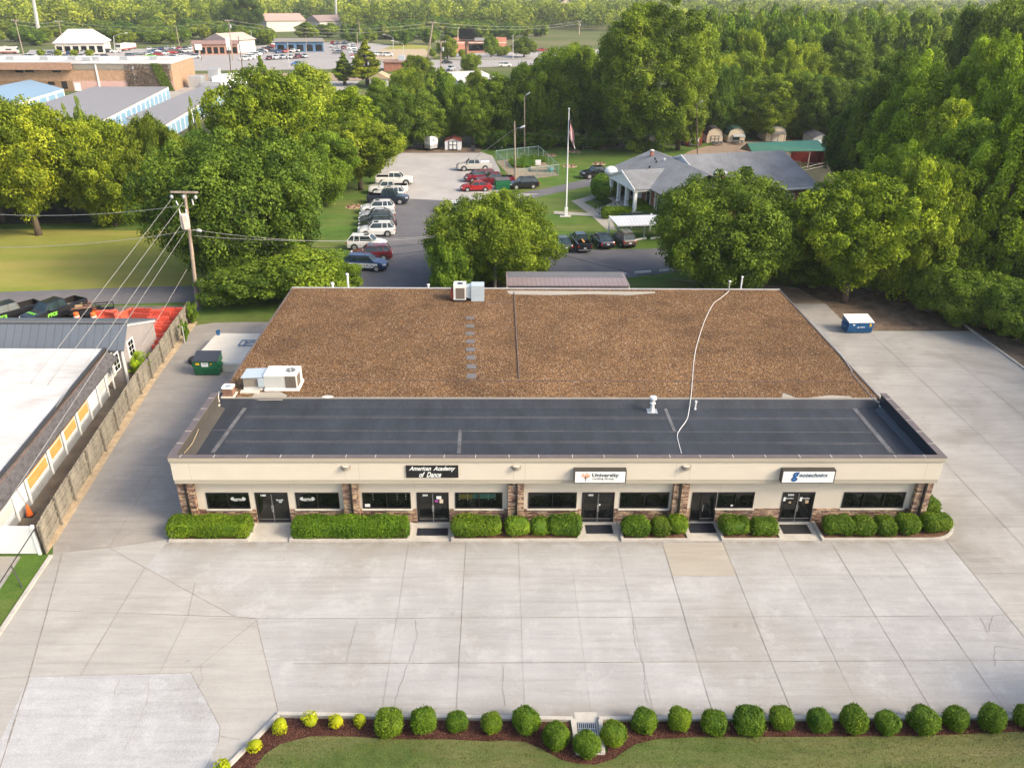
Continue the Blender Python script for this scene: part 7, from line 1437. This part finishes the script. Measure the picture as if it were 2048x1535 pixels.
def picnic(px, py, l_, m_=None):
    p = G(px, py); q = MB(); q.box(p.x-1.1, p.x+1.1, p.y-.4, p.y+.4, .7, .78); q.box(p.x-1.1, p.x+1.1, p.y-1.0, p.y-.7, .42, .48); q.box(p.x-1.1, p.x+1.1, p.y+.7, p.y+1.0, .42, .48)
    for x in (-.8, .8): q.box(p.x+x-.05, p.x+x+.05, p.y-1, p.y+1, .36, .42); q.extr([(p.x+x, p.y-.8, 0), (p.x+x, p.y-.65, 0), (p.x+x, p.y-.1, .7), (p.x+x, p.y-.25, .7)], (.08, 0, 0)); q.extr([(p.x+x, p.y+.65, 0), (p.x+x, p.y+.8, 0), (p.x+x, p.y+.25, .7), (p.x+x, p.y+.1, .7)], (.08, 0, 0))
    tag(q.build('picnic_table', m_ or M['metal']), l_, 'picnic table')
picnic(1174, 297, 'silver picnic table at the lawn edge under the giant oak'); picnic(1434, 291, 'dark picnic table before the black roofed shed', M['padgrey']); picnic(1476, 289, 'dark picnic table before the green roofed shed', M['padgrey']); picnic(1388, 293, 'dark picnic table before the red shed', M['padgrey'])
for px, py, l_ in ((1149, 304, 'old fire ring on pale ground left of the silver picnic table'), (1207, 297, 'old fire ring right of the silver picnic table'), (1100, 311, 'fire ring on pale ground above the garden corner'), (1198, 328, 'fire ring on the lawn beyond the black pickup'), (1140, 333, 'fire ring between the flagpole and the garden'), (708, 414, 'broken log pile on the grass left of the white suv row')):
    p = G(px, py); q = MB(); rr_ = random.Random(px); [q.box(p.x+.8*math.cos(k)-.2, p.x+.8*math.cos(k)+.2, p.y+.8*math.sin(k)-.15, p.y+.8*math.sin(k)+.15, 0, .25, rz=k) for k in range(6)]; q.flat([(p.x+1.3*math.cos(k), p.y+1.3*math.sin(k)) for k in [i*.63 for i in range(10)]], .02, 1); tag(q.build('fire_ring', [M['rust'], M['sand']]), l_, 'fire ring')
# cargo trailer
p = G(861, 303); t = thing('cargo_trailer', 'white and silver cargo trailer parked nose forward at the back of the gravel lot', 'trailer', p); x, y = p.x, p.y
q = MB(); q.prism([(x-1.2, y+1.2), (x, y), (x+1.2, y+1.2), (x+1.2, y+5), (x-1.2, y+5)], .5, 2.7, 0); q.build('body', M['white'], t); q = MB(); q.prism([(x-1.22, y+1.18), (x, y-.03), (x+1.22, y+1.18), (x+1.22, y+5), (x-1.22, y+5)], .48, 1.2); q.build('stone_guard', M['metal'], t)
q = MB(); q.box(x-.3, x+.3, y+2.4, y+3, 2.7, 2.85); q.build('roof_vent', M['white'], t)
for s in (-1, 1): q = MB(); q.cyl((x+s*1.22, y+3.4, .36), (x+s*1.4, y+3.4, .36), .36, n=12); q.build('wheel', M['rubber'], t); q = MB(); xx = x+s*.6; q.extr([(xx-.15, y+.6-.0 - .02, 1.75), (xx+.15, y+.6-.02, 1.75), (xx+.15, y+.6-.02, 2.15), (xx-.15, y+.6-.02, 2.15)], (0, -.02, 0)); q.build('window', M['glass'], t)
q = MB(); q.tube([(x, y, .5), (x, y-1.2, .5)], .06, 5); q.build('tow_bar', M['black'], t)
for i, (px, w_) in enumerate(((993, .9), (1000, 1.1))): p = G(px, 298-1); q = MB(); q.box(p.x-w_/2, p.x+w_/2, p.y-.4, p.y+.4, .1, 1.2); q.box(p.x-w_/2+.1, p.x+w_/2-.1, p.y-.41, p.y-.401, .5, 1.1, 1); tag(q.build('utility_cabinet', [M['white'], M['metal']]), ['smaller white utility cabinet at the lawn edge right of the white shed', 'larger white utility cabinet at the lawn edge right of the white shed'][i], 'utility cabinet')
q = MB(); p = G(946, 303); q.box(p.x-.35, p.x+.35, p.y-.2, p.y+.2, 0, 1.1, rx=-.3); tag(q.build('charcoal_grill', M['black']), 'dark barbecue grill right of the white metal shed', 'grill')
# ================================================================== FAR TOWN
gstruct('grass_bank', [GP([(380, 148), (600, 146), (700, 146), (880, 150), (870, 160), (600, 162), (420, 166), (385, 160)])], -.008, M['dirt'])
gstruct('highway', [GP([(-200, 132), (-200, 122), (378, 124), (700, 121), (1200, 118), (1200, 131), (860, 136), (700, 138), (378, 142), (-200, 150)]), GP([(870, 212), (850, 200), (862, 158), (868, 136), (925, 134), (905, 160), (925, 200), (940, 214)])], .01, M['road'], [.55, .2])
gstruct('dealer_lot', [GP([(40, 122), (60, 100), (470, 96), (560, 88), (720, 84), (790, 92), (720, 121), (380, 124)]), GP([(-200, 122), (-200, 108), (45, 108), (40, 122)])], .006, M['road'], [.8, .5])
gstruct('bare_lot', [GP([(735, 120), (760, 99), (850, 98), (868, 118)])], .012, M['sand']); gstruct('dry_verge', [GP([(765, 98), (800, 88), (860, 92), (882, 120), (868, 122), (850, 99)])], .009, M['meadow'])
gstruct('lower_lot', [GP([(390, 168), (560, 163), (720, 162), (700, 180), (480, 186), (470, 200), (300, 300), (60, 300), (150, 185), (380, 172)])], .004, M['lane'], [.9]); gstruct('clinic_lot', [GP([(890, 118), (1240, 118), (1240, 98), (890, 108)])], .014, M['road'], [.9])
gstruct('shop_yard', [GP([(560, 88), (700, 84), (790, 118), (560, 122)])], .009, M['road'], [.4])
def blockb(name, l_, p0, p1, ptop, depth, wallm, roofm, cat='building', par=0, skew=0):
    a = G(*p0); b = G(*p1); h = F(p0[0], ptop, a.y).z; d = (b-a); u = d.normalized(); n = Vector((-u.y, u.x, 0)); 
    t = thing(name, l_, cat, ((a.x+b.x)/2, (a.y+b.y)/2, 0)); c = b+n*depth; e = a+n*depth
    q = MB(); q.prism([tuple(v)[:2] for v in (a, b, c, e)], 0, h-.02); q.build('wall', wallm, t)
    o = .3; A_ = a-u*o-n*o; B_ = b+u*o-n*o; C2 = c+u*o+n*o; E_ = e-u*o+n*o; q = MB(); q.prism([tuple(v)[:2] for v in (A_, B_, C2, E_)], h-.02, h+.25+par); q.build('roof', roofm, t)
    return t, a, u, n, h
def onwall(t, a, u, n, s0, s1, z0, z1, nm, m_, off=.04):
    p = a+u*s0; r_ = a+u*s1; q = MB(); A_ = [p-n*off, r_-n*off, r_-n*.002, p-n*.002]; q.prism([tuple(v)[:2] for v in A_], z0, z1); return q.build(nm, m_, t)
st = brick('rough_stone', (.33, .20, .12), (.43, .28, .17), (.40, .29, .2), .55)
t, a, u, n, h = blockb('stone_building', 'long flat roofed stone and pink building behind the storage rows, upper left', (-60, 182), (350, 182), 127, 24, st, M['tpo']); L_ = ((G(350, 182)-a).length)
onwall(t, a, u, n, 0, L_*.505, 0, h*.37, 'lower_wall', mat('brown_siding', (.25, .16, .09), .8)); onwall(t, a, u, n, L_*.505, L_, 0, h*.37, 'lower_wall', mat('pink_wall', (.50, .33, .29), .85))
q = MB(); a0 = a+u*0; b0_ = a+u*(L_*.52); q.add([a0-n*.4+Vector((0, 0, h+.3)), b0_-n*.4+Vector((0, 0, h+.3)), b0_-n*2.2+Vector((0, 0, h-1.5)), a0-n*2.2+Vector((0, 0, h-1.5)), b0_-n*.1+Vector((0, 0, h-1.5)), a0-n*.1+Vector((0, 0, h-1.5))], [(0, 3, 2, 1), (3, 5, 4, 2), (1, 2, 4)]); q.build('mansard', mat('brown_mansard', (.23, .14, .09), .9, var=.2), t)
onwall(t, a, u, n, L_*.52+.1, L_, h-1.6, h+.02, 'parapet_band', M['lead'], .12)
for s, z0, w_, hh_ in ((.24, h*.68, 2.2, .8), (.29, h*.68, 2.4, .8), (.42, h*.68, 2.2, .8), (.385, h*.22, 1, .9), (.40, h*.22, 1, .9), (.45, h*.08, 1.5, 2.0)): onwall(t, a, u, n, L_*s, L_*s+w_, z0, z0+hh_, 'window', M['glass'], .1)
for s in (.63, .81): onwall(t, a, u, n, L_*s, L_*s+.35, .5, h-.2, 'drain_pipe', M['white'], .3)
onwall(t, a, u, n, L_*.51, L_*.54, 0, 2.2, 'door', M['white'], .12)
for s, d_ in ((.17, 8), (.33, 9), (.47, 8.5), (.56, 6), (.59, 8), (.72, 10), (.87, 10)): p = a+u*(L_*s)+n*d_; q = MB(); q.box(p.x-1.1, p.x+1.1, p.y-.8, p.y+.8, h+.26, h+1.2); q.build('roof_unit', M['metal'], t)
for s, w_, m_ in ((.80, 14, M['rust']), ): pass
r_ = np.random.default_rng(4); nv = 2600; sx_ = r_.uniform(L_*.775, L_*.99, nv); zz = np.abs(r_.normal(0, .45, nv))*h; zz = np.clip(zz, .1, h-.3); pos = np.array([[*(a+u*float(s)-n*.35)[:2], z_] for s, z_ in zip(sx_, zz)]); o = rawmesh('ivy', quads(pos, unit(np.array([[-n.x, -n.y, .3]])+r_.normal(size=(nv, 3))*.5), .28, r_).reshape(-1, 3), 4, M['bark'], r_.uniform(0, 1, nv)); tag(o, 'brown creeper spread over the right end of the stone building', 'creeper')
sx_ = L_*.93+(1-r_.uniform(0, 1, 900))*1.6-r_.uniform(0, 1, 900)*1.6; zz = r_.uniform(.2, h, 900); pos = np.array([[*(a+u*float(s)+u*float((1-z_/h)*2.5)-n*.6)[:2], z_] for s, z_ in zip(sx_, zz)]); o = rawmesh('ivy', quads(pos, unit(np.array([[-n.x, -n.y, .3]])+r_.normal(size=(900, 3))*.5), .35, r_).reshape(-1, 3), 4, M['leaf'], r_.uniform(0, .6, 900)); tag(o, 'green column of ivy near the right corner of the stone building', 'creeper')
# storage rows
sw = mat('storage_wall', (.66, .65, .62), .7); sd = mat('storage_door_blue', (.20, .35, .47), .6); sr = seams('storage_roof', (.245, .22, .205), 1.0, 0, dark=.9, wd=.05)
def storage(l_, fr, nr, fl, nl, zt, ndoor, roofm, ext=1.0):
    FR, NR, FL, NL = (G(*p, zt) for p in (fr, nr, fl, nl)); NR = FR+(NR-FR)*ext; NL = FL+(NL-FL)*ext
    t = thing('storage_building', l_, 'storage building', (NR.x, NR.y, 0)); q = MB(); q.prism([tuple(v)[:2] for v in (FR, NR, NL, FL)], 0, zt-.06); q.build('wall', sw, t); q = MB(); q.prism([tuple(v)[:2] for v in (FR, NR, NL, FL)], zt-.058, zt+.08); q.build('roof', roofm, t)
    d = NR-FR; L2 = d.length; u = d.normalized(); n2 = Vector((-u.y, u.x, 0)); n2 = n2 if n2.dot(Vector((1, 0, 0))) > 0 else -n2
    for k in range(ndoor):
        p = FR+u*(L2*(k+.12)/ndoor); r2 = FR+u*(L2*(k+.88)/ndoor); q = MB(); q.prism([tuple(v)[:2] for v in (p+n2*.01, r2+n2*.01, r2+n2*.07, p+n2*.07)], .05, zt-.55); q.build('roller_door', sd, t)
storage('long grey roofed storage row with pale blue doors, the left and wider one', (337, 174), (228, 229), (188, 174), (60, 215), 3.0, 18, sr, 1.5)
storage('narrow grey roofed storage row with pale blue doors, the right one', (459, 173), (360, 232), (404, 172), (300, 216), 3.0, 20, sr, 1.35)
storage('blue roofed storage building at the far left above the trees', (127, 178), (60, 198), (60, 160), (-30, 178), 3.2, 6, mat('blue_metal_roof', (.24, .36, .46), .5), 1.6)
# concrete loading things at the end of the stone building
p = G(440, 176); q = MB(); q.extr([(p.x-2, p.y, 0), (p.x+5, p.y+3, 0), (p.x+2, p.y+3, 3.4), (p.x-2, p.y, 3.2)], (.6, 8, 0)); tag(q.build('retaining_wall', M['white']), 'pale ramp wall right of the stone building', 'wall')
p = G(398, 176); q = MB(); q.box(p.x-3, p.x+1, p.y, p.y+4, 0, 3.2); q.box(p.x+2, p.x+5, p.y+4, p.y+7, 0, 5.0); q.box(p.x+1, p.x+7, p.y-1, p.y+1, 0, 1.8); tag(q.build('storage_tanks', M['metal']), 'grey tanks and containers at the right end of the stone building', 'containers')
# showroom with white metal roof
def hiproof(t, a, b, depth, z0, z1, inset, m_, over=.8):
    u = (b-a).normalized(); n = Vector((-u.y, u.x, 0)); A_ = a-u*over-n*over; B_ = b+u*over-n*over; C2 = b+u*over+n*(depth+over); E_ = a-u*over+n*(depth+over); r1 = (A_+E_)/2+u*inset; r2 = (B_+C2)/2-u*inset
    q = MB(); V = [v+Vector((0, 0, z0)) for v in (A_, B_, C2, E_)]+[r1+Vector((0, 0, z1)), r2+Vector((0, 0, z1))]; q.add(V, [(0, 1, 5, 4), (1, 2, 5), (2, 3, 4, 5), (3, 0, 4), (3, 2, 1, 0)]); q.build('roof', m_, t)
def showroom(l_, p0, p1, z0, z1, depth, wm, rm, inset, name='showroom', nwin=6, wmat=None):
    a = G(*p0); b = G(*p1); t = thing(name, l_, 'building', ((a.x+b.x)/2, a.y, 0)); u = (b-a).normalized(); n = Vector((-u.y, u.x, 0)); q = MB(); q.prism([tuple(v)[:2] for v in (a, b, b+n*depth, a+n*depth)], 0, z0); q.build('wall', wm, t); hiproof(t, a, b, depth, z0, z1, inset, rm); L2 = (b-a).length
    for k in range(nwin): onwall(t, a, u, n, L2*(k+.15)/nwin, L2*(k+.85)/nwin, .4, z0*.72, 'window', wmat or M['glass'])
    return t, a, b, u, n, L2
showroom('white roofed car showroom before the hillside woods, upper left', (113, 108), (210, 107), 4.2, 9.4, 20, M['offwhite'], mat('bright_metal_roof', (.70, .66, .64), .5), 5.5)
showroom('small brick shop with a brown shingle roof front, right of the sign pole', (388, 110), (477, 109), 4.2, 5.6, 7, brick('shop_brick', (.36, .17, .11), (.42, .22, .15), (.45, .35, .3), .6), mat('brown_shingle_roof', (.24, .15, .13), .9), .5, 'brick_shop', 7)
t, a, b, u, n, L2 = showroom('cream metal garage with a pale roller door right of the brown roofed shop', (462, 107), (512, 103), 5.2, 8, 15, M['offwhite'], mat('tan_metal_roof', (.50, .38, .32), .7), .2, 'garage', 1, M['unitblue'])
t, a, b, u, n, L2 = showroom('grey roofed shop with a blue band front behind rows of cars', (553, 105), (648, 104), 4.4, 5.6, 14, mat('blue_front', (.06, .14, .26), .6), M['lead'], .5, 'blue_shop', 5)
showroom('tan roofed warehouse among the trees above the blue fronted shop', (535, 64), (612, 63), 6.5, 10.5, 26, M['offwhite'], mat('tan_roof', (.45, .30, .25), .8), 1, 'warehouse', 0); showroom('brown roofed long building half hidden by trees right of the tan warehouse', (640, 56), (702, 54), 4, 8, 18, M['offwhite'], mat('umber_roof', (.27, .20, .18), .9), 1, 'warehouse', 0)
rb = brick('clinic_brick', (.40, .15, .10), (.46, .18, .12), (.5, .36, .28), .6)
t, a, b, u, n, L2 = showroom('brick clinic with grey flat roof behind the empty billboard', (908, 106), (1012, 105), 5.2, 5.8, 22, rb, M['lead'], .3, 'brick_clinic', 0)
for s0, s1 in ((0, .2), (.76, 1.0)): onwall(t, a, u, n, L2*s0, L2*s1, 0, 6.6, 'brick_bay', rb, .8)
onwall(t, a, u, n, L2*.22, L2*.74, .8, 3.6, 'window_band', M['glass']); onwall(t, a, u, n, 0, L2, 4.2, 4.5, 'stone_band', M['sill'], .85)
p0 = G(775, 152); q = MB(); t = thing('gravel_roof_hut', 'low brown gravel roofed hut by the highway, right of the yellowish conifer', 'building', p0); a = G(768, 143); b = G(815, 143); q.prism([(a.x, a.y), (b.x, b.y), (b.x+1, b.y+10), (a.x, a.y+10)], 0, 3); q.build('wall', M['brick'], t); q = MB(); q.prism([(a.x-.5, a.y-.5), (b.x+.5, b.y-.5), (b.x+1.5, b.y+10.5), (a.x-.5, a.y+10.5)], 3.002, 3.3); q.build('roof', mat('brown_roof', (.25, .15, .11), .9), t); q = MB(); p = (a+b)/2; q.box(p.x+.6, p.x+2.8, p.y+5, p.y+7, 3.3, 5.0); q.build('roof_unit', M['unitblue'], t)
zc = 5.0; t = thing('cream_roof_barn', 'cream metal roof angled between the trees below the highway', 'building', G(950, 185)); q = MB(); V = [G(894, 144, zc), G(962, 141, zc), G(1000, 158, zc-1), G(935, 178, zc-1)]; slab(q, V, .2); q.build('roof', seams('cream_metal_roof', (.62, .58, .50), .6, 0, dark=.93, wd=.05), t); q = MB(); c_ = sum(V, Vector((0, 0, 0)))/4; q.prism([tuple(c_.lerp(v, .93))[:2] for v in V], 0, zc-1.25); q.build('wall', M['offwhite'], t)
t = thing('cream_roof_barn', 'pale roof glimpsed through branches left of the giant oak', 'building', G(1130, 180)); q = MB(); V = [G(1085, 138, zc), G(1170, 136, zc), G(1170, 164, zc-1), G(1110, 166, zc-1)]; slab(q, V, .2); q.build('roof', M['offwhite'], t); q = MB(); c_ = sum(V, Vector((0, 0, 0)))/4; q.prism([tuple(c_.lerp(v, .93))[:2] for v in V], 0, zc-1.25); q.build('wall', M['offwhite'], t)
t = thing('small_house', 'pale roofed hut peeping out left of the leafy tree row', 'house', G(760, 178)); p = G(760, 178); q = MB(); q.box(p.x-3, p.x+3, p.y, p.y+6, 0, 3); q.build('wall', M['offwhite'], t); q = MB(); q.extr([(p.x-3.4, p.y-.4, 2.9), (p.x, p.y-.4, 4.6), (p.x+3.4, p.y-.4, 2.9)], (0, 7, 0)); q.build('roof', M['sand'], t)
p = G(806, 290); t = thing('green_tent', 'pale green canopy showing behind the rounded bright tree', 'canopy', p); q = MB(); q.box(p.x-2.5, p.x+1.5, p.y+1, p.y+4, 2.6, 2.7); q.extr([(p.x-2.5, p.y+1, 2.7), (p.x+1.5, p.y+1, 2.7), (p.x-.5, p.y+1, 4)], (0, 3, 0)); q.build('roof', mat('pale_green_canvas', (.25, .42, .32), .8), t); q = MB(); [q.box(p.x+x, p.x+x+.08, p.y+1, p.y+1.08, 0, 2.6) for x in (-2.5, 1.4)]; q.build('post', M['galv'], t)
for px, py, s, l_, rc in ((1160, 36, 1.0, 'white gabled house with a grey roof on the hill, the nearer one', 'padgrey'), (1132, 27, 1.2, 'cream gabled house with a brown roof on the hill', 'rust'), (1098, 13, 1.4, 'white house among trees near the lake, highest one', 'padgrey'), (1198, 38, .8, 'narrow pale house end left of the giant oak top', 'offwhite'), (864, 22, 1.0, 'pale house among the hazy trees above the billboard', 'padgrey'), (484, 52, .7, 'pale gable end among trees left of the tan warehouse', 'padgrey')):
    p = G(px, py+6); w_ = 6*s*(1 if py > 20 else 1.6); t = thing('hill_house', l_, 'house', p); q = MB(); q.extr([(p.x-w_, p.y, 0), (p.x-w_, p.y, 9*s), (p.x, p.y, 14*s), (p.x+w_, p.y, 9*s), (p.x+w_, p.y, 0)], (0, 12, 0)); q.build('wall', M['offwhite'] if rc != 'rust' else M['cream'], t)
    q = MB(); q.extr([(p.x-w_*1.1, p.y-.6, 8.7*s), (p.x, p.y-.6, 14.2*s), (p.x+w_*1.1, p.y-.6, 8.7*s), (p.x, p.y-.6, 14.8*s)], (0, 13, 0)); q.build('roof', M[rc], t); q = MB(); q.box(p.x-1, p.x+1, p.y-.06, p.y-.01, 5*s, 7.5*s); q.build('window', M['glass'], t)
# empty billboard
bp_ = G(934, 122); t = thing('billboard', 'empty black billboard frame on a single brown column', 'billboard', bp_); q = MB(); tz = F(934, 56, bp_.y).z; q.tube([bp_, bp_+Vector((0, 0, F(934, 82, bp_.y).z))], .75, 8); q.build('column', M['rust'], t)
a = F(919, 81, bp_.y-1); b = F(948, 57, bp_.y-1); q = MB(); nb = 9
for k in range(nb): x = a.x+(b.x-a.x)*k/(nb-1); q.box(x-.16, x+.16, a.y-.3, a.y, a.z, b.z)
for k in range(5): z_ = a.z+(b.z-a.z)*k/4; q.box(a.x-.2, b.x+.2, a.y-.02, a.y+.12, z_-.15, z_+.15)
q.box(a.x, b.x, a.y+.5, a.y+.7, a.z+.3, b.z-.3); q.build('lattice', M['black'], t); q = MB(); q.box(a.x-1.5, b.x+.5, a.y-1, a.y+1, a.z-.4, a.z-.2); q.build('catwalk', M['rust'], t); q = MB(); q.tube([(a.x-.6, a.y-.5, a.z-.2), (a.x-.6, a.y-.5, b.z-.5), (a.x+.2, a.y-.5, b.z+.4)], .14, 5); q.build('side_rail', M['cream'], t)
# far poles
def fpole(px, pb, pxt, pt_, l_, r=.16, m_='woodpole', arm=False, can=False, lamp=0, cat='utility pole', name='utility_pole'):
    p = G(px, pb); tp_ = F(pxt, pt_, p.y); t = thing(name, l_, cat, p); q = MB(); q.tube([p, tp_], [r*1.3, r*.8], 7); q.build('pole', M[m_], t)
    if arm: q = MB(); q.box(tp_.x-1.5, tp_.x+1.5, tp_.y-.1, tp_.y+.1, tp_.z-.5, tp_.z-.3); q.build('crossarm', M[m_], t); 
    if arm: q = MB(); [q.lathe([(.1, 0), (.14, .1), (.08, .35)], (tp_.x+x, tp_.y, tp_.z-.3), 6) for x in (-1.35, -.6, .6, 1.35)]; q.build('insulator', M['galv'], t)
    if can: q = MB(); q.lathe([(.3, 0), (.35, .1), (.35, 1.1), (.25, 1.2)], (tp_.x+.5, tp_.y-.2, tp_.z-3), 8); q.build('transformer', M['metal'], t)
    if lamp: q = MB(); q.tube([tp_, tp_+Vector((lamp*.5, 0, .9)), tp_+Vector((lamp, 0, 1.3))], .07, 4); q.build('arm', M['galv'], t); q = MB(); q.tube([tp_+Vector((lamp, 0, 1.3)), tp_+Vector((lamp*1.25, 0, 1.32))], [.16, .1], 6); q.build('lamp_head', M['white'], t)
    return tp_
A1 = fpole(48, 112, 30, 40, 'wooden pole leftmost by the camper truck', arm=True); A2 = fpole(131, 110, 117, 42, 'wooden pole in front of the white roofed showroom', arm=True); A3 = fpole(466, 121, 457, 40, 'wooden crossarm pole before the brown roofed shop', arm=True, can=True)
fpole(488, 158, 476, 72, 'dark slim pole leaning before the brown roofed shop', .14, 'darkpole'); A5 = fpole(855, 118, 866, 44, 'thick wooden crossarm pole left of the brick clinic', .3, arm=True); fpole(881, 170, 882, 82, 'wooden transformer pole with pale top beside the highway junction', .2, arm=True, can=True); fpole(360, 98, 352, 54, 'wooden pole behind the middle dealer lot')
A4 = fpole(1158, 70, 1159, 42, 'wooden pole with white can left of the giant oak', .35, arm=True, can=True); fpole(403, 122, 401, 100, 'short plain pole beside the slim leaning pole', .1, 'darkpole'); fpole(462, 145, 457, 94, 'sign post of the brown roofed shop', .15, 'darkpole')
fpole(578, 135, 575, 85, 'thin grey lamp pole before the blue fronted shop', .12, 'galv'); fpole(613, 108, 612, 70, 'thin wooden pole before the blue fronted shop', .14); fpole(545, 84, 543, 60, 'lamp pole left of the blue fronted shop roof', .14, 'galv')
fpole(715, 92, 714, 64, 'short wooden pole above the dealer column, shorter one', .18); fpole(722, 88, 717, 40, 'tall wooden pole above the dealer column', .18); fpole(787, 118, 786, 76, 'lamp post on the bare lot, left one', .12, 'galv', lamp=-3.4, cat='lamp post', name='lamp_post'); fpole(807, 120, 807, 89, 'lamp post on the bare lot, right one', .12, 'galv', lamp=-4, cat='lamp post', name='lamp_post')
fpole(231, 115, 227, 73, 'street lamp with long curved arm right of the showroom', .14, 'galv', lamp=5, cat='lamp post', name='lamp_post'); fpole(1026, 118, 1026, 70, 'thin pale pole right of the brick clinic', .14, 'galv'); fpole(503, 99, 502, 60, 'lamp pole behind the cream garage', .14, 'galv')
fpole(79, 74, 60, -40, 'thick pale steel mast rising out of the top edge, leftmost', .85, 'galv', name='steel_mast', cat='mast'); fpole(133, 28, 120, -40, 'thick pale steel mast rising out of the top edge, second', 1.6, 'galv', name='steel_mast', cat='mast'); fpole(673, 52, 670, -40, 'slim pale steel mast above the brown roofed long building', .75, 'galv', name='steel_mast', cat='mast'); fpole(1119, 32, 1119, -40, 'thin white mast beside the hill houses', .5, 'white', name='steel_mast', cat='mast')
fpole(88, 52, 80, 5, 'wooden pole with floodlight between the two thick masts', .3, arm=True)
for a_, b_, s_, l_ in ((A1, A2, 1.5, 'far wires strung before the hillside woods, leftmost span'), (A2, A3, 4, 'far wires strung before the hillside woods, long span'), (A3, A5, 5, 'far wires over the blue fronted shop'), (A5, A4, 4, 'far wires over the brick clinic')):
    q = MB()
    for dz in (-.2, -1.6):
        pts = [a_.lerp(b_, i/16)+Vector((0, 0, dz-s_*4*(i/16)*(1-i/16)*.6)) for i in range(17)]; q.tube(pts, .05, 4)
    tag(q.build('overhead_wire', M['wire']), l_, 'wire', 'overhead wires')
p = G(400, 118); t = thing('dealer_sign', 'red and white dealer sign on a pole beside the middle lot', 'sign', p); q = MB(); q.tube([p, p+Vector((0, 0, 5))], .12, 6); q.build('pole', M['galv'], t); q = MB(); q.box(p.x-1.4, p.x+1.4, p.y-.15, p.y+.15, 3.4, 5.6); q.build('sign_panel', M['white'], t); q = MB(); q.box(p.x-.9, p.x+.9, p.y-.16, p.y-.151, 4.7, 5.4); q.build('sign_panel', M['redplastic'], t)
p = G(461, 122); t = thing('dealer_sign', 'tall white sign board on the post of the brown roofed shop', 'sign', p); q = MB(); q.box(p.x-.8, p.x+.8, p.y-.4, p.y-.1, 4.0, 8.5); q.build('sign_panel', M['white'], t); q = MB(); q.tube([p, p+Vector((0, 0, 4))], .1, 6); q.build('post', M['black'], t)
for px, py in ((865, 113), (985, 111), (1000, 112), (1009, 111), (790+100, 114), (905, 115), (925, 114), (1015, 106), (1003, 107)):
    p = G(px, py); o = bpy.data.objects.new('round_shrub', BD[px % 3]); COL.objects.link(o); o.location = p; o.scale = (2.6,)*3; o.color = (1.3, 1.1, .8, 1); tag(o, 'small clipped shrub on the clinic frontage beside the highway', 'shrub', 'shrubs on the clinic frontage')
# ------------------------------------------------------------------ haze
hb_ = MB(); hb_.box(-3300, 3300, -250, 5500, -1.2, 60); ho = hb_.build('haze', M['white'], origin=(0, 0, 0)); hm = bpy.data.materials.new('haze_air'); hm.use_nodes = True; nt = hm.node_tree
for n_ in list(nt.nodes): nt.nodes.remove(n_)
out = N(nt, 'ShaderNodeOutputMaterial'); v = N(nt, 'ShaderNodeVolumePrincipled'); v.inputs['Density'].default_value = .00016; v.inputs['Color'].default_value = (.88, .92, .97, 1); v.inputs['Anisotropy'].default_value = .2; lk(nt, v.outputs[0], out.inputs['Volume'])
ho.data.materials[0] = hm; tag(ho, 'thin pale summer haze over the whole town', 'haze', kind='stuff')
bpy.context.view_layer.update()
